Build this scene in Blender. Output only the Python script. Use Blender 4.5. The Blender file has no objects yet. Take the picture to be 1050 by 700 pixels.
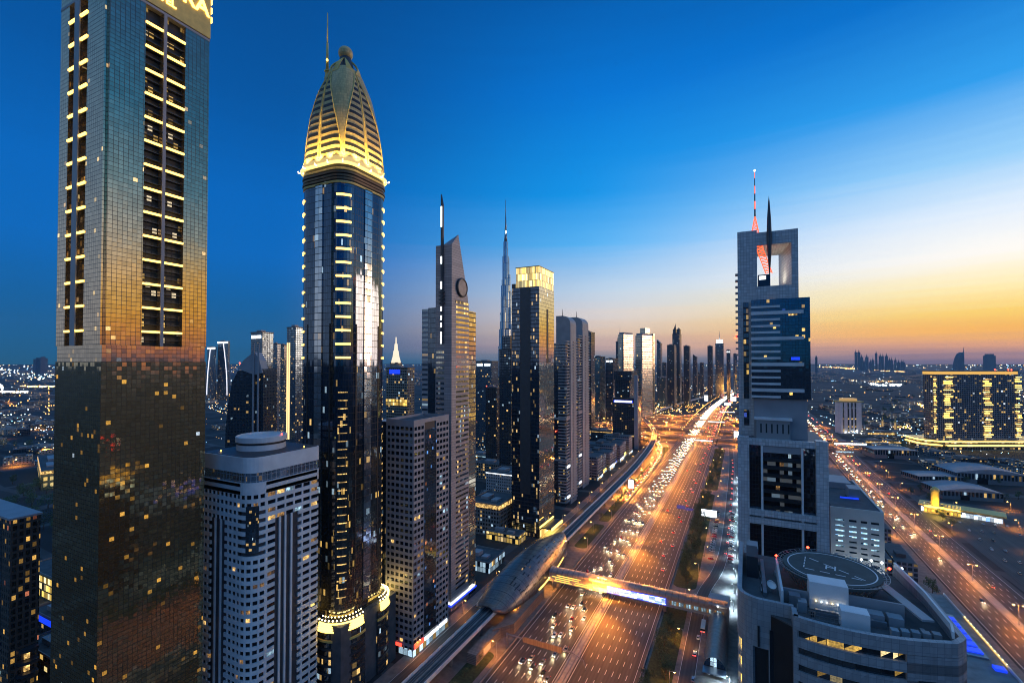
import bpy, math, random
from mathutils import Vector, Matrix
random.seed(7)
S = bpy.context.scene
COL = S.collection
rad = math.radians

# ------------------------------------------------------------------ camera
YAW, PITCH, FPX, CAMH = rad(26.2), rad(1.0), 478.0, 165.0
cam = bpy.data.objects.new('camera', bpy.data.cameras.new('camera'))
COL.objects.link(cam)
cam.location = (0, 0, CAMH)
cam.rotation_euler = (math.pi / 2 + PITCH, 0, YAW)
cam.data.sensor_width = 36
cam.data.lens = FPX / 1050 * 36
cam.data.shift_y = 13.66 / 1050
cam.data.clip_start = 0.5
cam.data.clip_end = 90000
S.camera = cam

# ------------------------------------------------------------------ sky (dusk, sun just set to the right)
SUN_AZ = rad(48)            # from +Y towards +X
def lin(r, g, b):
    f = lambda c: (c / 255 / 12.92) if c / 255 <= .04045 else ((c / 255 + .055) / 1.055) ** 2.4
    return (f(r), f(g), f(b), 1)
world = bpy.data.worlds.new('World')
S.world = world
world.use_nodes = True
wt = world.node_tree
def wn(t, **k):
    n = wt.nodes.new(t)
    for a, b in k.items(): setattr(n, a, b)
    return n
def wm(op, a, b=0.0):
    n = wn('ShaderNodeMath', operation=op)
    for i, s in enumerate((a, b)):
        if isinstance(s, (int, float)): n.inputs[i].default_value = s
        else: wt.links.new(s, n.inputs[i])
    return n.outputs[0]
tc = wn('ShaderNodeTexCoord')
sep = wn('ShaderNodeSeparateXYZ'); wt.links.new(tc.outputs['Generated'], sep.inputs[0])
hor = wm('SQRT', wm('ADD', wm('MULTIPLY', sep.outputs[0], sep.outputs[0]), wm('MULTIPLY', sep.outputs[1], sep.outputs[1])))
dot = wm('ADD', wm('MULTIPLY', sep.outputs[0], math.sin(SUN_AZ)), wm('MULTIPLY', sep.outputs[1], math.cos(SUN_AZ)))
ang = wm('DIVIDE', wm('ARCCOSINE', wm('MAXIMUM', wm('MINIMUM', wm('DIVIDE', dot, hor), 1.0), -1.0)), math.pi)
def ramp(fac, stops, interp='EASE'):
    n = wn('ShaderNodeValToRGB'); n.color_ramp.interpolation = interp
    e = n.color_ramp.elements
    while len(e) < len(stops): e.new(0.5)
    for el, (p, c) in zip(e, stops): el.position = p; el.color = c
    wt.links.new(fac, n.inputs[0]); return n.outputs[0]
elev = wm('MAXIMUM', sep.outputs[2], 0.0)
cld = wn('ShaderNodeTexNoise'); cld.inputs['Scale'].default_value = 1.0; cld.inputs['Detail'].default_value = 4
mp = wn('ShaderNodeMapping'); mp.inputs['Scale'].default_value = (3, 3, 90)
wt.links.new(tc.outputs['Generated'], mp.inputs[0]); wt.links.new(mp.outputs[0], cld.inputs['Vector'])
elev = wm('MAXIMUM', wm('ADD', elev, wm('MULTIPLY', wm('SUBTRACT', cld.outputs['Fac'], .5), .026)), 0.0)
LIN = 'LINEAR'
sunside = ramp(elev, [(0, lin(104, 92, 112)), (.012, lin(150, 116, 118)), (.028, lin(216, 152, 108)), (.052, lin(255, 184, 58)), (.08, lin(255, 210, 88)),
                      (.115, lin(255, 234, 168)), (.165, lin(252, 246, 236)), (.225, lin(222, 233, 244)), (.30, lin(146, 200, 240)), (.40, lin(44, 150, 226)), (.52, lin(0, 106, 192)), (.66, lin(0, 78, 152)), (.78, lin(70, 122, 178)), (1, lin(96, 142, 190))], LIN)
middle = ramp(elev, [(0, lin(80, 96, 112)), (.012, lin(118, 120, 126)), (.035, lin(190, 158, 146)), (.066, lin(222, 194, 168)), (.10, lin(218, 208, 202)),
                     (.15, lin(188, 208, 226)), (.245, lin(84, 174, 236)), (.34, lin(14, 144, 224)), (.5, lin(0, 112, 202)), (.66, lin(0, 78, 152)), (.78, lin(70, 122, 178)), (1, lin(96, 142, 190))], LIN)
away = ramp(elev, [(0, lin(28, 76, 104)), (.04, lin(20, 86, 128)), (.1, lin(6, 90, 148)), (.2, lin(0, 98, 178)), (.3, lin(0, 96, 178)),
                   (.45, lin(0, 80, 152)), (.64, lin(0, 68, 134)), (.78, lin(70, 122, 178)), (1, lin(96, 142, 190))], LIN)
sunnear = ramp(elev, [(0, lin(120, 96, 104)), (.02, lin(200, 130, 90)), (.05, lin(255, 184, 52)), (.10, lin(255, 205, 62)), (.14, lin(250, 212, 112)), (.175, lin(216, 210, 172)), (.215, lin(150, 186, 214)), (.29, lin(76, 150, 208)), (.40, lin(22, 118, 190)), (.52, lin(0, 98, 178)), (.66, lin(0, 78, 152)), (.78, lin(70, 122, 178)), (1, lin(96, 142, 190))], LIN)
behind = ramp(elev, [(0, lin(124, 136, 154)), (.06, lin(150, 162, 180)), (.15, lin(148, 168, 194)), (.3, lin(108, 146, 188)), (.55, lin(52, 116, 172)), (.78, lin(76, 126, 180)), (1, lin(96, 142, 190))], LIN)
def mixc(f, a, b):
    n = wn('ShaderNodeMix', data_type='RGBA'); n.clamp_factor = True
    wt.links.new(f, n.inputs[0]); wt.links.new(a, n.inputs[6]); wt.links.new(b, n.inputs[7]); return n.outputs[2]
def seg(a0, a1):      # 0..1 while the azimuth distance from the sun goes a0..a1 degrees
    n = wn('ShaderNodeMapRange', interpolation_type='SMOOTHSTEP'); n.inputs[1].default_value = a0 / 180; n.inputs[2].default_value = a1 / 180
    wt.links.new(ang, n.inputs[0]); return n.outputs[0]
skyc = mixc(seg(126, 150), mixc(seg(58, 102), mixc(seg(25, 68), mixc(seg(12, 25), sunnear, sunside), middle), away), behind)
below = wn('ShaderNodeMix', data_type='RGBA'); below.clamp_factor = True
wt.links.new(wm('LESS_THAN', sep.outputs[2], -.002), below.inputs[0]); wt.links.new(skyc, below.inputs[6]); below.inputs[7].default_value = (.006, .012, .02, 1)
nish = wn('ShaderNodeTexSky', sky_type='NISHITA'); nish.sun_disc = False
nish.sun_elevation = rad(-1.5); nish.sun_rotation = SUN_AZ; nish.ozone_density = 3
bg1 = wt.nodes['Background']; bg1.inputs[1].default_value = 0.05
wt.links.new(nish.outputs[0], bg1.inputs[0])
bg2 = wn('ShaderNodeBackground'); gain = wm('ADD', wm('MULTIPLY', wm('POWER', 2.718, wm('MULTIPLY', elev, -16.0)), .42), 1.14)
wt.links.new(gain, bg2.inputs[1])
wt.links.new(below.outputs[2], bg2.inputs[0])
addw = wn('ShaderNodeAddShader'); wt.links.new(bg1.outputs[0], addw.inputs[0]); wt.links.new(bg2.outputs[0], addw.inputs[1])
wt.links.new(addw.outputs[0], wt.nodes['World Output'].inputs[0])

# afterglow: the set sun's last warm light, very weak
sl = bpy.data.lights.new('sun', 'SUN'); sun = bpy.data.objects.new('sun', sl); COL.objects.link(sun)
sl.energy = 0.75; sl.angle = rad(14); sl.color = (1, .62, .42)
sun.rotation_euler = Vector((-math.sin(SUN_AZ), -math.cos(SUN_AZ), -math.tan(rad(4)))).to_track_quat('-Z', 'Y').to_euler()
S.view_settings.view_transform = 'Standard'; S.view_settings.look = 'None'
S.view_settings.exposure = 0; S.view_settings.gamma = 1
S.cycles.use_denoising = True
S.cycles.filter_width = 1.05
S.cycles.use_light_tree = True
S.cycles.sample_clamp_indirect = 2.0
S.cycles.max_bounces = 5; S.cycles.diffuse_bounces = 2; S.cycles.glossy_bounces = 3; S.cycles.volume_bounces = 0
S.cycles.transparent_max_bounces = 4
S.cycles.caustics_reflective = False; S.cycles.caustics_refractive = False

# ------------------------------------------------------------------ survey: where a sight line meets a known plane of the city
_F = Vector((-math.sin(YAW) * math.cos(PITCH), math.cos(YAW) * math.cos(PITCH), math.sin(PITCH)))
_R = Vector((math.cos(YAW), math.sin(YAW), 0)); _U = _R.cross(_F)
_y0 = 372 - FPX * math.tan(PITCH)
def ray(x, y): return _F + _R * ((x - 525) / FPX) + _U * ((_y0 - y) / FPX)
def P(x, y, z=0.0):
    d = ray(x, y); t = (z - CAMH) / d.z; return Vector((d.x * t, d.y * t, z))
def PX(x, y, X): d = ray(x, y); t = X / d.x; return Vector((X, d.y * t, CAMH + d.z * t))
def PY(x, y, Y): d = ray(x, y); t = Y / d.y; return Vector((d.x * t, Y, CAMH + d.z * t))
def PZ(x, y, D): d = ray(x, y); return Vector((d.x * D, d.y * D, CAMH + d.z * D))

# ------------------------------------------------------------------ mesh helpers
class MB:
    def __init__(s): s.v = []; s.f = []; s.m = []; s.uv = []; s.sm = []
    def face(s, pts, m=0, uv=None, smooth=False):
        i = len(s.v); n = len(pts)
        s.v.extend([tuple(p) for p in pts]); s.f.append(tuple(range(i, i + n))); s.m.append(m); s.sm.append(smooth)
        if uv is None:
            a, b, c = Vector(pts[0]), Vector(pts[1]), Vector(pts[2])
            nn = (b - a).cross(c - a)
            if abs(nn.z) > .7 * nn.length or nn.length < 1e-9: uv = [(p[0], p[1]) for p in pts]
            else:
                t = Vector((-nn.y, nn.x, 0)).normalized(); uv = [(p[0] * t.x + p[1] * t.y, p[2]) for p in pts]
        s.uv.extend(uv)
    def box(s, x0, x1, y0, y1, z0, z1, m=0, mt=None):
        a = [(x0, y0), (x1, y0), (x1, y1), (x0, y1)]
        s.prism(a, z0, z1, m, mt)
    def prism(s, pts, z0, z1, m=0, mt=None, bottom=True, smooth=False, top=True):
        n = len(pts); u = 0.0; mt = m if mt is None else mt
        for i in range(n):
            p, q = pts[i], pts[(i + 1) % n]; d = math.hypot(q[0] - p[0], q[1] - p[1])
            s.face([(p[0], p[1], z0), (q[0], q[1], z0), (q[0], q[1], z1), (p[0], p[1], z1)], m, [(u, z0), (u + d, z0), (u + d, z1), (u, z1)], smooth)
            u += d
        if top: s.face([(p[0], p[1], z1) for p in pts], mt)
        if bottom: s.face([(p[0], p[1], z0) for p in reversed(pts)], mt)
    def obox(s, c, ax, ay, az, m=0):      # oriented box from centre and half-axis vectors
        c, ax, ay, az = map(Vector, (c, ax, ay, az))
        P8 = [c + ax * i + ay * j + az * k for k in (-1, 1) for j in (-1, 1) for i in (-1, 1)]
        for q in ((0, 2, 3, 1), (4, 5, 7, 6), (0, 1, 5, 4), (2, 6, 7, 3), (0, 4, 6, 2), (1, 3, 7, 5)): s.face([P8[k] for k in q], m)
    def bar(s, p, q, w, h=None, m=0):
        p, q = Vector(p), Vector(q); d = q - p
        if d.length < 1e-6: return
        side = d.cross(Vector((0, 0, 1)))
        if side.length < 1e-4: side = Vector((1, 0, 0))
        side.normalize(); up = side.cross(d).normalized()
        s.obox((p + q) / 2, d / 2, side * (w / 2), up * ((h or w) / 2), m)
    def tube(s, p, q, r0, r1=None, n=8, m=0, cap=True):
        p, q = Vector(p), Vector(q); r1 = r0 if r1 is None else r1
        d = (q - p).normalized(); a = d.orthogonal().normalized(); b = d.cross(a)
        A = [p + (a * math.cos(k * 2 * math.pi / n) + b * math.sin(k * 2 * math.pi / n)) * r0 for k in range(n)]
        B = [q + (a * math.cos(k * 2 * math.pi / n) + b * math.sin(k * 2 * math.pi / n)) * r1 for k in range(n)]
        for k in range(n): j = (k + 1) % n; s.face([A[k], A[j], B[j], B[k]], m, None, True)
        if cap: s.face(B, m); s.face(list(reversed(A)), m)
    def lathe(s, c, prof, n=24, m=0, smooth=True):
        for (r0, z0), (r1, z1) in zip(prof, prof[1:]):
            for k in range(n):
                a, b = 2 * math.pi * k / n, 2 * math.pi * (k + 1) / n
                q = [(c[0] + r * math.cos(t), c[1] + r * math.sin(t), c[2] + z) for r, t, z in ((r0, a, z0), (r0, b, z0), (r1, b, z1), (r1, a, z1))]
                if r0 < 1e-5: q = q[1:]
                elif r1 < 1e-5: q = q[:3]
                s.face(q, m, [(p[0] * 0 + max(r0, r1) * t, p[2]) for p, t in zip(q, (a, b, b, a))], smooth)
    def octa(s, c, r, m=0):
        x, y, z = c; E = [(x + r, y, z), (x, y + r, z), (x - r, y, z), (x, y - r, z)]
        for k in range(4): j = (k + 1) % 4; s.face([E[k], E[j], (x, y, z + r)], m, [(0, 0)] * 3); s.face([E[j], E[k], (x, y, z - r)], m, [(0, 0)] * 3)
    def grid(s, rows, m=0, closed=False, smooth=True):       # rows of points
        u = 0
        for r0, r1 in zip(rows, rows[1:]):
            n = len(r0)
            for k in range(n if closed else n - 1):
                j = (k + 1) % n
                s.face([r0[k], r0[j], r1[j], r1[k]], m, None, smooth)
    def strip(s, path, z0, z1, th, m=0, u0=0.0, closed=False, slope=0.0):       # a band along an open plan path, outside on the right hand
        n = len(path); nor = []
        for i in range(n):
            a = Vector(path[i - 1] if (closed or i > 0) else path[i]); b = Vector(path[(i + 1) % n] if (closed or i < n - 1) else path[i])
            d = (b - a).normalized(); nor.append((d.y, -d.x))
        inn = [(p[0] - q[0] * th, p[1] - q[1] * th) for p, q in zip(path, nor)]
        u = u0
        for i in range(n if closed else n - 1):
            j = (i + 1) % n; p, q, pi, qi = path[i], path[j], inn[i], inn[j]; d = math.hypot(q[0] - p[0], q[1] - p[1])
            s.face([(*p, z0), (*q, z0), (*q, z1), (*p, z1)], m, [(u, z0), (u + d, z0), (u + d, z1), (u, z1)])
            s.face([(*qi, z0), (*pi, z0), (*pi, z1), (*qi, z1)], m)
            s.face([(*p, z1), (*q, z1), (*qi, z1), (*pi, z1)], m); s.face([(*q, z0), (*p, z0), (*pi, z0), (*qi, z0)], m)
            u += d
        if not closed:
            for i, f in ((0, 1), (n - 1, 0)):
                p, pi = path[i], inn[i]; q = [(*pi, z0), (*p, z0), (*p, z1), (*pi, z1)]
                s.face(q if f else list(reversed(q)), m)
        return u
    def build(s, name, mats, parent=None, loc=None):
        me = bpy.data.meshes.new(name)
        L = Vector(loc) if loc is not None else (parent.matrix_basis.translation.copy() if parent else Vector((0, 0, 0)))
        if parent and parent.parent: L = parent.parent.matrix_basis.translation.copy()
        me.from_pydata([(v[0] - L.x, v[1] - L.y, v[2] - L.z) for v in s.v], [], s.f)
        ul = me.uv_layers.new(name='UVMap'); flat = [c for t in s.uv for c in t]
        ul.data.foreach_set('uv', flat)
        mats = mats if isinstance(mats, (list, tuple)) else [mats]
        for m_ in mats: me.materials.append(m_)
        me.polygons.foreach_set('material_index', s.m); me.polygons.foreach_set('use_smooth', s.sm)
        if any(s.sm):
            import bmesh
            bm = bmesh.new(); bm.from_mesh(me); bmesh.ops.remove_doubles(bm, verts=bm.verts, dist=1e-4); bm.to_mesh(me); bm.free()
        me.update()
        o = bpy.data.objects.new(name, me); COL.objects.link(o)
        if parent: o.parent = parent
        else: o.location = L
        return o
def tag(o, label=None, cat=None, group=None, kind=None):
    if label: o['label'] = label
    if cat: o['category'] = cat
    if group: o['group'] = group
    if kind: o['kind'] = kind
    return o
def thing(name, label, cat, loc=(0, 0, 0), group=None):
    o = bpy.data.objects.new(name, None); COL.objects.link(o); o.location = loc; o.empty_display_size = 1
    return tag(o, label, cat, group)
def struct(name, mb, mat): return tag(mb.build(name, mat), kind='structure')
def dup(root, loc, rz=0.0, label=None, group=None, scale=1.0):
    r = root.copy(); COL.objects.link(r); r.location = loc; r.rotation_euler = (0, 0, rz); r.scale = (scale,) * 3
    if label: r['label'] = label
    if group: r['group'] = group
    for ch in root.children:
        c = ch.copy(); COL.objects.link(c); c.parent = r
        for g in ch.children:
            d = g.copy(); COL.objects.link(d); d.parent = c
    return r
def rrect(x0, x1, y0, y1, rs=0.0, n=5):          # counter-clockwise; rs per corner: (x1,y0),(x1,y1),(x0,y1),(x0,y0)
    rs = [rs] * 4 if isinstance(rs, (int, float)) else rs; out = []
    for (cx, cy, sx, sy, a0), r in zip(((x1, y0, -1, 1, -90), (x1, y1, -1, -1, 0), (x0, y1, 1, -1, 90), (x0, y0, 1, 1, 180)), rs):
        if r <= 0: out.append((cx, cy)); continue
        for k in range(n + 1):
            a = rad(a0 + 90 * k / n); out.append((cx + sx * r + r * math.cos(a), cy + sy * r + r * math.sin(a)))
    return out
def arc(cx, cy, r, a0, a1, n=12): return [(cx + r * math.cos(rad(a0 + (a1 - a0) * k / n)), cy + r * math.sin(rad(a0 + (a1 - a0) * k / n))) for k in range(n + 1)]

# ------------------------------------------------------------------ materials
def newmat(name):
    m = bpy.data.materials.new(name); m.use_nodes = True
    return m, m.node_tree, m.node_tree.nodes['Principled BSDF']
def mth(nt, op, a, b=None, c=None):
    n = nt.nodes.new('ShaderNodeMath'); n.operation = op
    for i, s in enumerate((a, b, c)):
        if s is None: continue
        if isinstance(s, (int, float)): n.inputs[i].default_value = s
        else: nt.links.new(s, n.inputs[i])
    return n.outputs[0]
def mixr(nt, f, a, b):
    n = nt.nodes.new('ShaderNodeMix'); n.data_type = 'RGBA'
    for i, s in ((0, f), (6, a), (7, b)):
        if isinstance(s, (int, float)): n.inputs[i].default_value = s
        elif isinstance(s, tuple): n.inputs[i].default_value = (*s[:3], 1)
        else: nt.links.new(s, n.inputs[i])
    return n.outputs[2]
def pbr(name, c, rough=.6, metal=0.0, var=.25, scale=.3, stretch=(1, 1, 1)):
    m, nt, b = newmat(name)
    tc = nt.nodes.new('ShaderNodeTexCoord'); mp = nt.nodes.new('ShaderNodeMapping'); mp.inputs['Scale'].default_value = stretch
    no = nt.nodes.new('ShaderNodeTexNoise'); no.inputs['Scale'].default_value = scale; no.inputs['Detail'].default_value = 5
    nt.links.new(tc.outputs['Object'], mp.inputs[0]); nt.links.new(mp.outputs[0], no.inputs['Vector'])
    f = mth(nt, 'MULTIPLY', mth(nt, 'SUBTRACT', no.outputs['Fac'], .3), 2.4)
    n2 = nt.nodes.new('ShaderNodeClamp'); nt.links.new(f, n2.inputs[0])
    nt.links.new(mixr(nt, n2.outputs[0], tuple(x * (1 - var) for x in c), tuple(min(1, x * (1 + var)) for x in c)), b.inputs['Base Color'])
    b.inputs['Roughness'].default_value = rough; b.inputs['Metallic'].default_value = metal
    return m
def emit(name, c, st, sample=False):
    m, nt, b = newmat(name)
    b.inputs['Base Color'].default_value = (.1, .1, .1, 1)
    b.inputs['Emission Color'].default_value = (*c, 1); b.inputs['Emission Strength'].default_value = st
    m.cycles.emission_sampling = 'FRONT' if sample else 'NONE'
    return m
WARM, COOL = (1, .62, .2), (.55, .8, 1)
def facade(name, frame, pane, cw, ch, fw=.12, fh=.2, lit=.1, cols=(WARM, COOL), coolness=.3, st=1.2, gm=.9, gr=.06, jit=.012, wr=.6, cluster=True, wm_=0.0, oz=0.0, dirt=.2, amb=0.0):
    """a wall of panes in frames: u runs along the wall in metres, v up it; lit panes are lamps-on rooms"""
    m, nt, b = newmat(name)
    uv = nt.nodes.new('ShaderNodeUVMap'); sp = nt.nodes.new('ShaderNodeSeparateXYZ'); nt.links.new(uv.outputs[0], sp.inputs[0])
    U = mth(nt, 'DIVIDE', sp.outputs[0], cw); V = mth(nt, 'DIVIDE', mth(nt, 'ADD', sp.outputs[1], oz), ch)
    mask = mth(nt, 'MULTIPLY', mth(nt, 'GREATER_THAN', mth(nt, 'FRACT', U), fw), mth(nt, 'GREATER_THAN', mth(nt, 'FRACT', V), fh))
    cb = nt.nodes.new('ShaderNodeCombineXYZ'); nt.links.new(mth(nt, 'FLOOR', U), cb.inputs[0]); nt.links.new(mth(nt, 'FLOOR', V), cb.inputs[1])
    geo = nt.nodes.new('ShaderNodeNewGeometry')
    gx = nt.nodes.new('ShaderNodeVectorMath'); gx.operation = 'MULTIPLY'; gx.inputs[1].default_value = (3, 5, 7); nt.links.new(geo.outputs['True Normal'], gx.inputs[0])
    rd = nt.nodes.new('ShaderNodeVectorMath'); rd.operation = 'SNAP'; rd.inputs[1].default_value = (1, 1, 1); nt.links.new(gx.outputs[0], rd.inputs[0])
    ad = nt.nodes.new('ShaderNodeVectorMath'); ad.operation = 'ADD'; nt.links.new(cb.outputs[0], ad.inputs[0]); nt.links.new(rd.outputs[0], ad.inputs[1])
    wn_ = nt.nodes.new('ShaderNodeTexWhiteNoise'); wn_.noise_dimensions = '3D'; nt.links.new(ad.outputs[0], wn_.inputs['Vector'])
    sc = nt.nodes.new('ShaderNodeSeparateColor'); nt.links.new(wn_.outputs['Color'], sc.inputs[0])
    if cluster: lit *= .55
    thr = lit
    no = nt.nodes.new('ShaderNodeTexNoise'); no.inputs['Scale'].default_value = .16; no.inputs['Detail'].default_value = 2
    nt.links.new(ad.outputs[0], no.inputs['Vector'])
    if cluster:
        thr = mth(nt, 'MULTIPLY', mth(nt, 'POWER', mth(nt, 'MULTIPLY', no.outputs['Fac'], 2.0), 3.0), lit)
    on = mth(nt, 'MULTIPLY', mth(nt, 'LESS_THAN', wn_.outputs['Value'], thr), mask)
    # blinds and ceiling lamps inside a lit room: brighter towards the top, uneven across
    fin = nt.nodes.new('ShaderNodeTexNoise'); fin.inputs['Scale'].default_value = 2.2; fin.inputs['Detail'].default_value = 1
    nt.links.new(uv.outputs[0], fin.inputs['Vector'])
    lev = mth(nt, 'MULTIPLY', mth(nt, 'ADD', mth(nt, 'POWER', sc.outputs[1], 2.0), .12), mth(nt, 'MULTIPLY', fin.outputs['Fac'], st * 1.9))
    nt.links.new(mth(nt, 'ADD', mth(nt, 'MULTIPLY', on, lev), mth(nt, 'MULTIPLY', mask, amb)), b.inputs['Emission Strength'])  # amb: even glow put into every pane to warm the glass tone
    nt.links.new(mixr(nt, mth(nt, 'LESS_THAN', sc.outputs[2], coolness), cols[0], cols[1]), b.inputs['Emission Color'])
    dn = nt.nodes.new('ShaderNodeTexNoise'); dn.inputs['Scale'].default_value = .08; dn.inputs['Detail'].default_value = 6; nt.links.new(uv.outputs[0], dn.inputs['Vector'])
    fr = mixr(nt, dn.outputs['Fac'], tuple(x * (1 - dirt) for x in frame), tuple(min(1, x * (1 + dirt)) for x in frame))
    pn = mixr(nt, sc.outputs[0], tuple(x * .82 for x in pane), tuple(min(1, x * 1.1) for x in pane))
    if gm < .4:       # weathering: rain streaks and dust on solid panels
        sv = nt.nodes.new('ShaderNodeVectorMath'); sv.operation = 'MULTIPLY'; sv.inputs[1].default_value = (1.3, .07, 1); nt.links.new(uv.outputs[0], sv.inputs[0])
        sn = nt.nodes.new('ShaderNodeTexNoise'); sn.inputs['Scale'].default_value = 1.0; sn.inputs['Detail'].default_value = 5; nt.links.new(sv.outputs[0], sn.inputs['Vector'])
        pn = mixr(nt, mth(nt, 'MULTIPLY', sn.outputs['Fac'], dn.outputs['Fac']), pn, tuple(x * .28 for x in pane))
    nt.links.new(mixr(nt, mask, fr, pn), b.inputs['Base Color'])
    nt.links.new(mth(nt, 'ADD', mth(nt, 'MULTIPLY', mask, gm - wm_), wm_), b.inputs['Metallic'])
    nt.links.new(mth(nt, 'ADD', mth(nt, 'MULTIPLY', mask, gr - wr), wr), b.inputs['Roughness'])
    if jit:
        v1 = nt.nodes.new('ShaderNodeVectorMath'); v1.operation = 'SUBTRACT'; nt.links.new(wn_.outputs['Color'], v1.inputs[0]); v1.inputs[1].default_value = (.5, .5, .5)
        v2 = nt.nodes.new('ShaderNodeVectorMath'); v2.operation = 'SCALE'; nt.links.new(v1.outputs[0], v2.inputs[0]); v2.inputs['Scale'].default_value = jit
        v3 = nt.nodes.new('ShaderNodeVectorMath'); v3.operation = 'ADD'; nt.links.new(v2.outputs[0], v3.inputs[0]); nt.links.new(geo.outputs['Normal'], v3.inputs[1])
        v4 = nt.nodes.new('ShaderNodeVectorMath'); v4.operation = 'NORMALIZE'; nt.links.new(v3.outputs[0], v4.inputs[0]); nt.links.new(v4.outputs[0], b.inputs['Normal'])
    m.cycles.emission_sampling = 'NONE'
    return m
M = {}
M['white'] = pbr('white_cladding', (.82, .80, .78), .55, var=.12, scale=.15)
M['grey'] = pbr('grey_cladding', (.36, .35, .36), .5, var=.12, scale=.15)
M['concrete'] = pbr('concrete', (.27, .26, .25), .8, scale=.2)
M['darkconc'] = pbr('dark_roofing', (.09, .095, .10), .85, scale=.25)
M['black'] = pbr('black_recess', (.012, .013, .015), .5)
M['metal'] = pbr('grey_metal', (.35, .36, .38), .35, .7, var=.1)
M['darkmetal'] = pbr('dark_metal', (.07, .075, .085), .4, .6, var=.1)
M['gold'] = pbr('gold_cladding', (.80, .58, .16), .45, .1, var=.12, scale=.4)
M['goldpanel'] = facade('gold_tile', (.36, .27, .10), (.80, .62, .26), 1.6, 1.6, .06, .06, 0, gm=.12, gr=.4, jit=.01, wr=.6)
M['glass'] = pbr('dark_glass', (.045, .055, .07), .06, .9, var=.1)
def room(name, c, st):      # a lamp-lit room behind glass: every window its own brightness, uneven inside
    m = emit(name, c, st); nt = m.node_tree; b = nt.nodes['Principled BSDF']
    geo = nt.nodes.new('ShaderNodeNewGeometry'); sn = nt.nodes.new('ShaderNodeVectorMath'); sn.operation = 'SNAP'; sn.inputs[1].default_value = (2.3, 2.3, 3.4); nt.links.new(geo.outputs['Position'], sn.inputs[0])
    w = nt.nodes.new('ShaderNodeTexWhiteNoise'); nt.links.new(sn.outputs[0], w.inputs['Vector'])
    no = nt.nodes.new('ShaderNodeTexNoise'); no.inputs['Scale'].default_value = 1.1; no.inputs['Detail'].default_value = 3; nt.links.new(geo.outputs['Position'], no.inputs['Vector'])
    f = mth(nt, 'MULTIPLY', mth(nt, 'ADD', mth(nt, 'MULTIPLY', w.outputs['Value'], 1.3), .2), mth(nt, 'POWER', mth(nt, 'MULTIPLY', no.outputs['Fac'], 1.9), 2.6))
    nt.links.new(mth(nt, 'MULTIPLY', f, st), b.inputs['Emission Strength']); b.inputs['Base Color'].default_value = (.05, .06, .07, 1); b.inputs['Roughness'].default_value = .1
    return m
M['litwarm'] = room('lit_window_warm', (1, .60, .18), 1.1)
M['litcool'] = room('lit_window_cool', (.5, .8, 1), .8)
M['litdim'] = room('lit_window_dim', (.8, .42, .12), .3)
M['strip'] = emit('warm_light_strip', (1, .60, .11), 4.6, True)
M['bulb'] = emit('warm_bulb', (1, .75, .3), 14.0)
M['whitebulb'] = emit('white_bulb', (.85, .95, 1), 14.0)
M['sodium'] = emit('sodium_lamp', (1, .55, .13), 30.0)
M['redlamp'] = emit('red_lamp', (1, .05, .02), 12.0)
M['signwarm'] = emit('warm_sign', (1, .66, .13), 4.0, True)
M['signwhite'] = emit('white_sign', (.85, .93, 1), 3.0, True)
M['signblue'] = emit('blue_sign', (.008, .05, 1), 1.15, True)
M['signred'] = emit('red_sign', (1, .06, .03), 2.5, True)
M['asphalt'] = pbr('asphalt', (.068, .064, .06), .7, var=.3, scale=.22, stretch=(1, .03, 1))
_nt = M['asphalt'].node_tree; _b = _nt.nodes['Principled BSDF']; _base = _b.inputs['Base Color'].links[0].from_socket      # lanes worn by tyres, relaid patches
_uv = _nt.nodes.new('ShaderNodeUVMap'); _sp = _nt.nodes.new('ShaderNodeSeparateXYZ'); _nt.links.new(_uv.outputs[0], _sp.inputs[0])
_wv = mth(_nt, 'MULTIPLY_ADD', mth(_nt, 'SINE', mth(_nt, 'MULTIPLY', _sp.outputs[0], 3.443)), .13, .95)
_cb = _nt.nodes.new('ShaderNodeCombineXYZ'); _nt.links.new(mth(_nt, 'FLOOR', mth(_nt, 'DIVIDE', _sp.outputs[0], 3.65)), _cb.inputs[0]); _nt.links.new(mth(_nt, 'FLOOR', mth(_nt, 'DIVIDE', _sp.outputs[1], 46.0)), _cb.inputs[1])
_wn = _nt.nodes.new('ShaderNodeTexWhiteNoise'); _nt.links.new(_cb.outputs[0], _wn.inputs['Vector'])
_pt = mth(_nt, 'MULTIPLY', _wv, mth(_nt, 'MULTIPLY_ADD', mth(_nt, 'POWER', _wn.outputs['Value'], 4.0), -.32, 1.05))
_mx = _nt.nodes.new('ShaderNodeMix'); _mx.data_type = 'RGBA'; _mx.blend_type = 'MULTIPLY'; _mx.inputs[0].default_value = 1; _nt.links.new(_base, _mx.inputs[6]); _nt.links.new(_pt, _mx.inputs[7]); _nt.links.new(_mx.outputs[2], _b.inputs['Base Color'])
M['paving'] = pbr('paving', (.2, .18, .16), .85, var=.25, scale=.3)
M['kerb'] = pbr('kerb_stone', (.34, .33, .31), .8)
M['paint'] = pbr('road_paint', (.8, .8, .78), .6, var=.1)
M['grass'] = pbr('grass', (.035, .06, .02), .95, var=.5, scale=.6)
M['sand'] = pbr('sandy_plain', (.030, .036, .040), .95, var=.6, scale=.012)
_nt = M['sand'].node_tree; _b = _nt.nodes['Principled BSDF']; _base = _b.inputs['Base Color'].links[0].from_socket
_tc = _nt.nodes.new('ShaderNodeTexCoord'); _br = _nt.nodes.new('ShaderNodeTexBrick'); _nz = _nt.nodes.new('ShaderNodeTexNoise'); _nz.inputs['Scale'].default_value = .004
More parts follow.
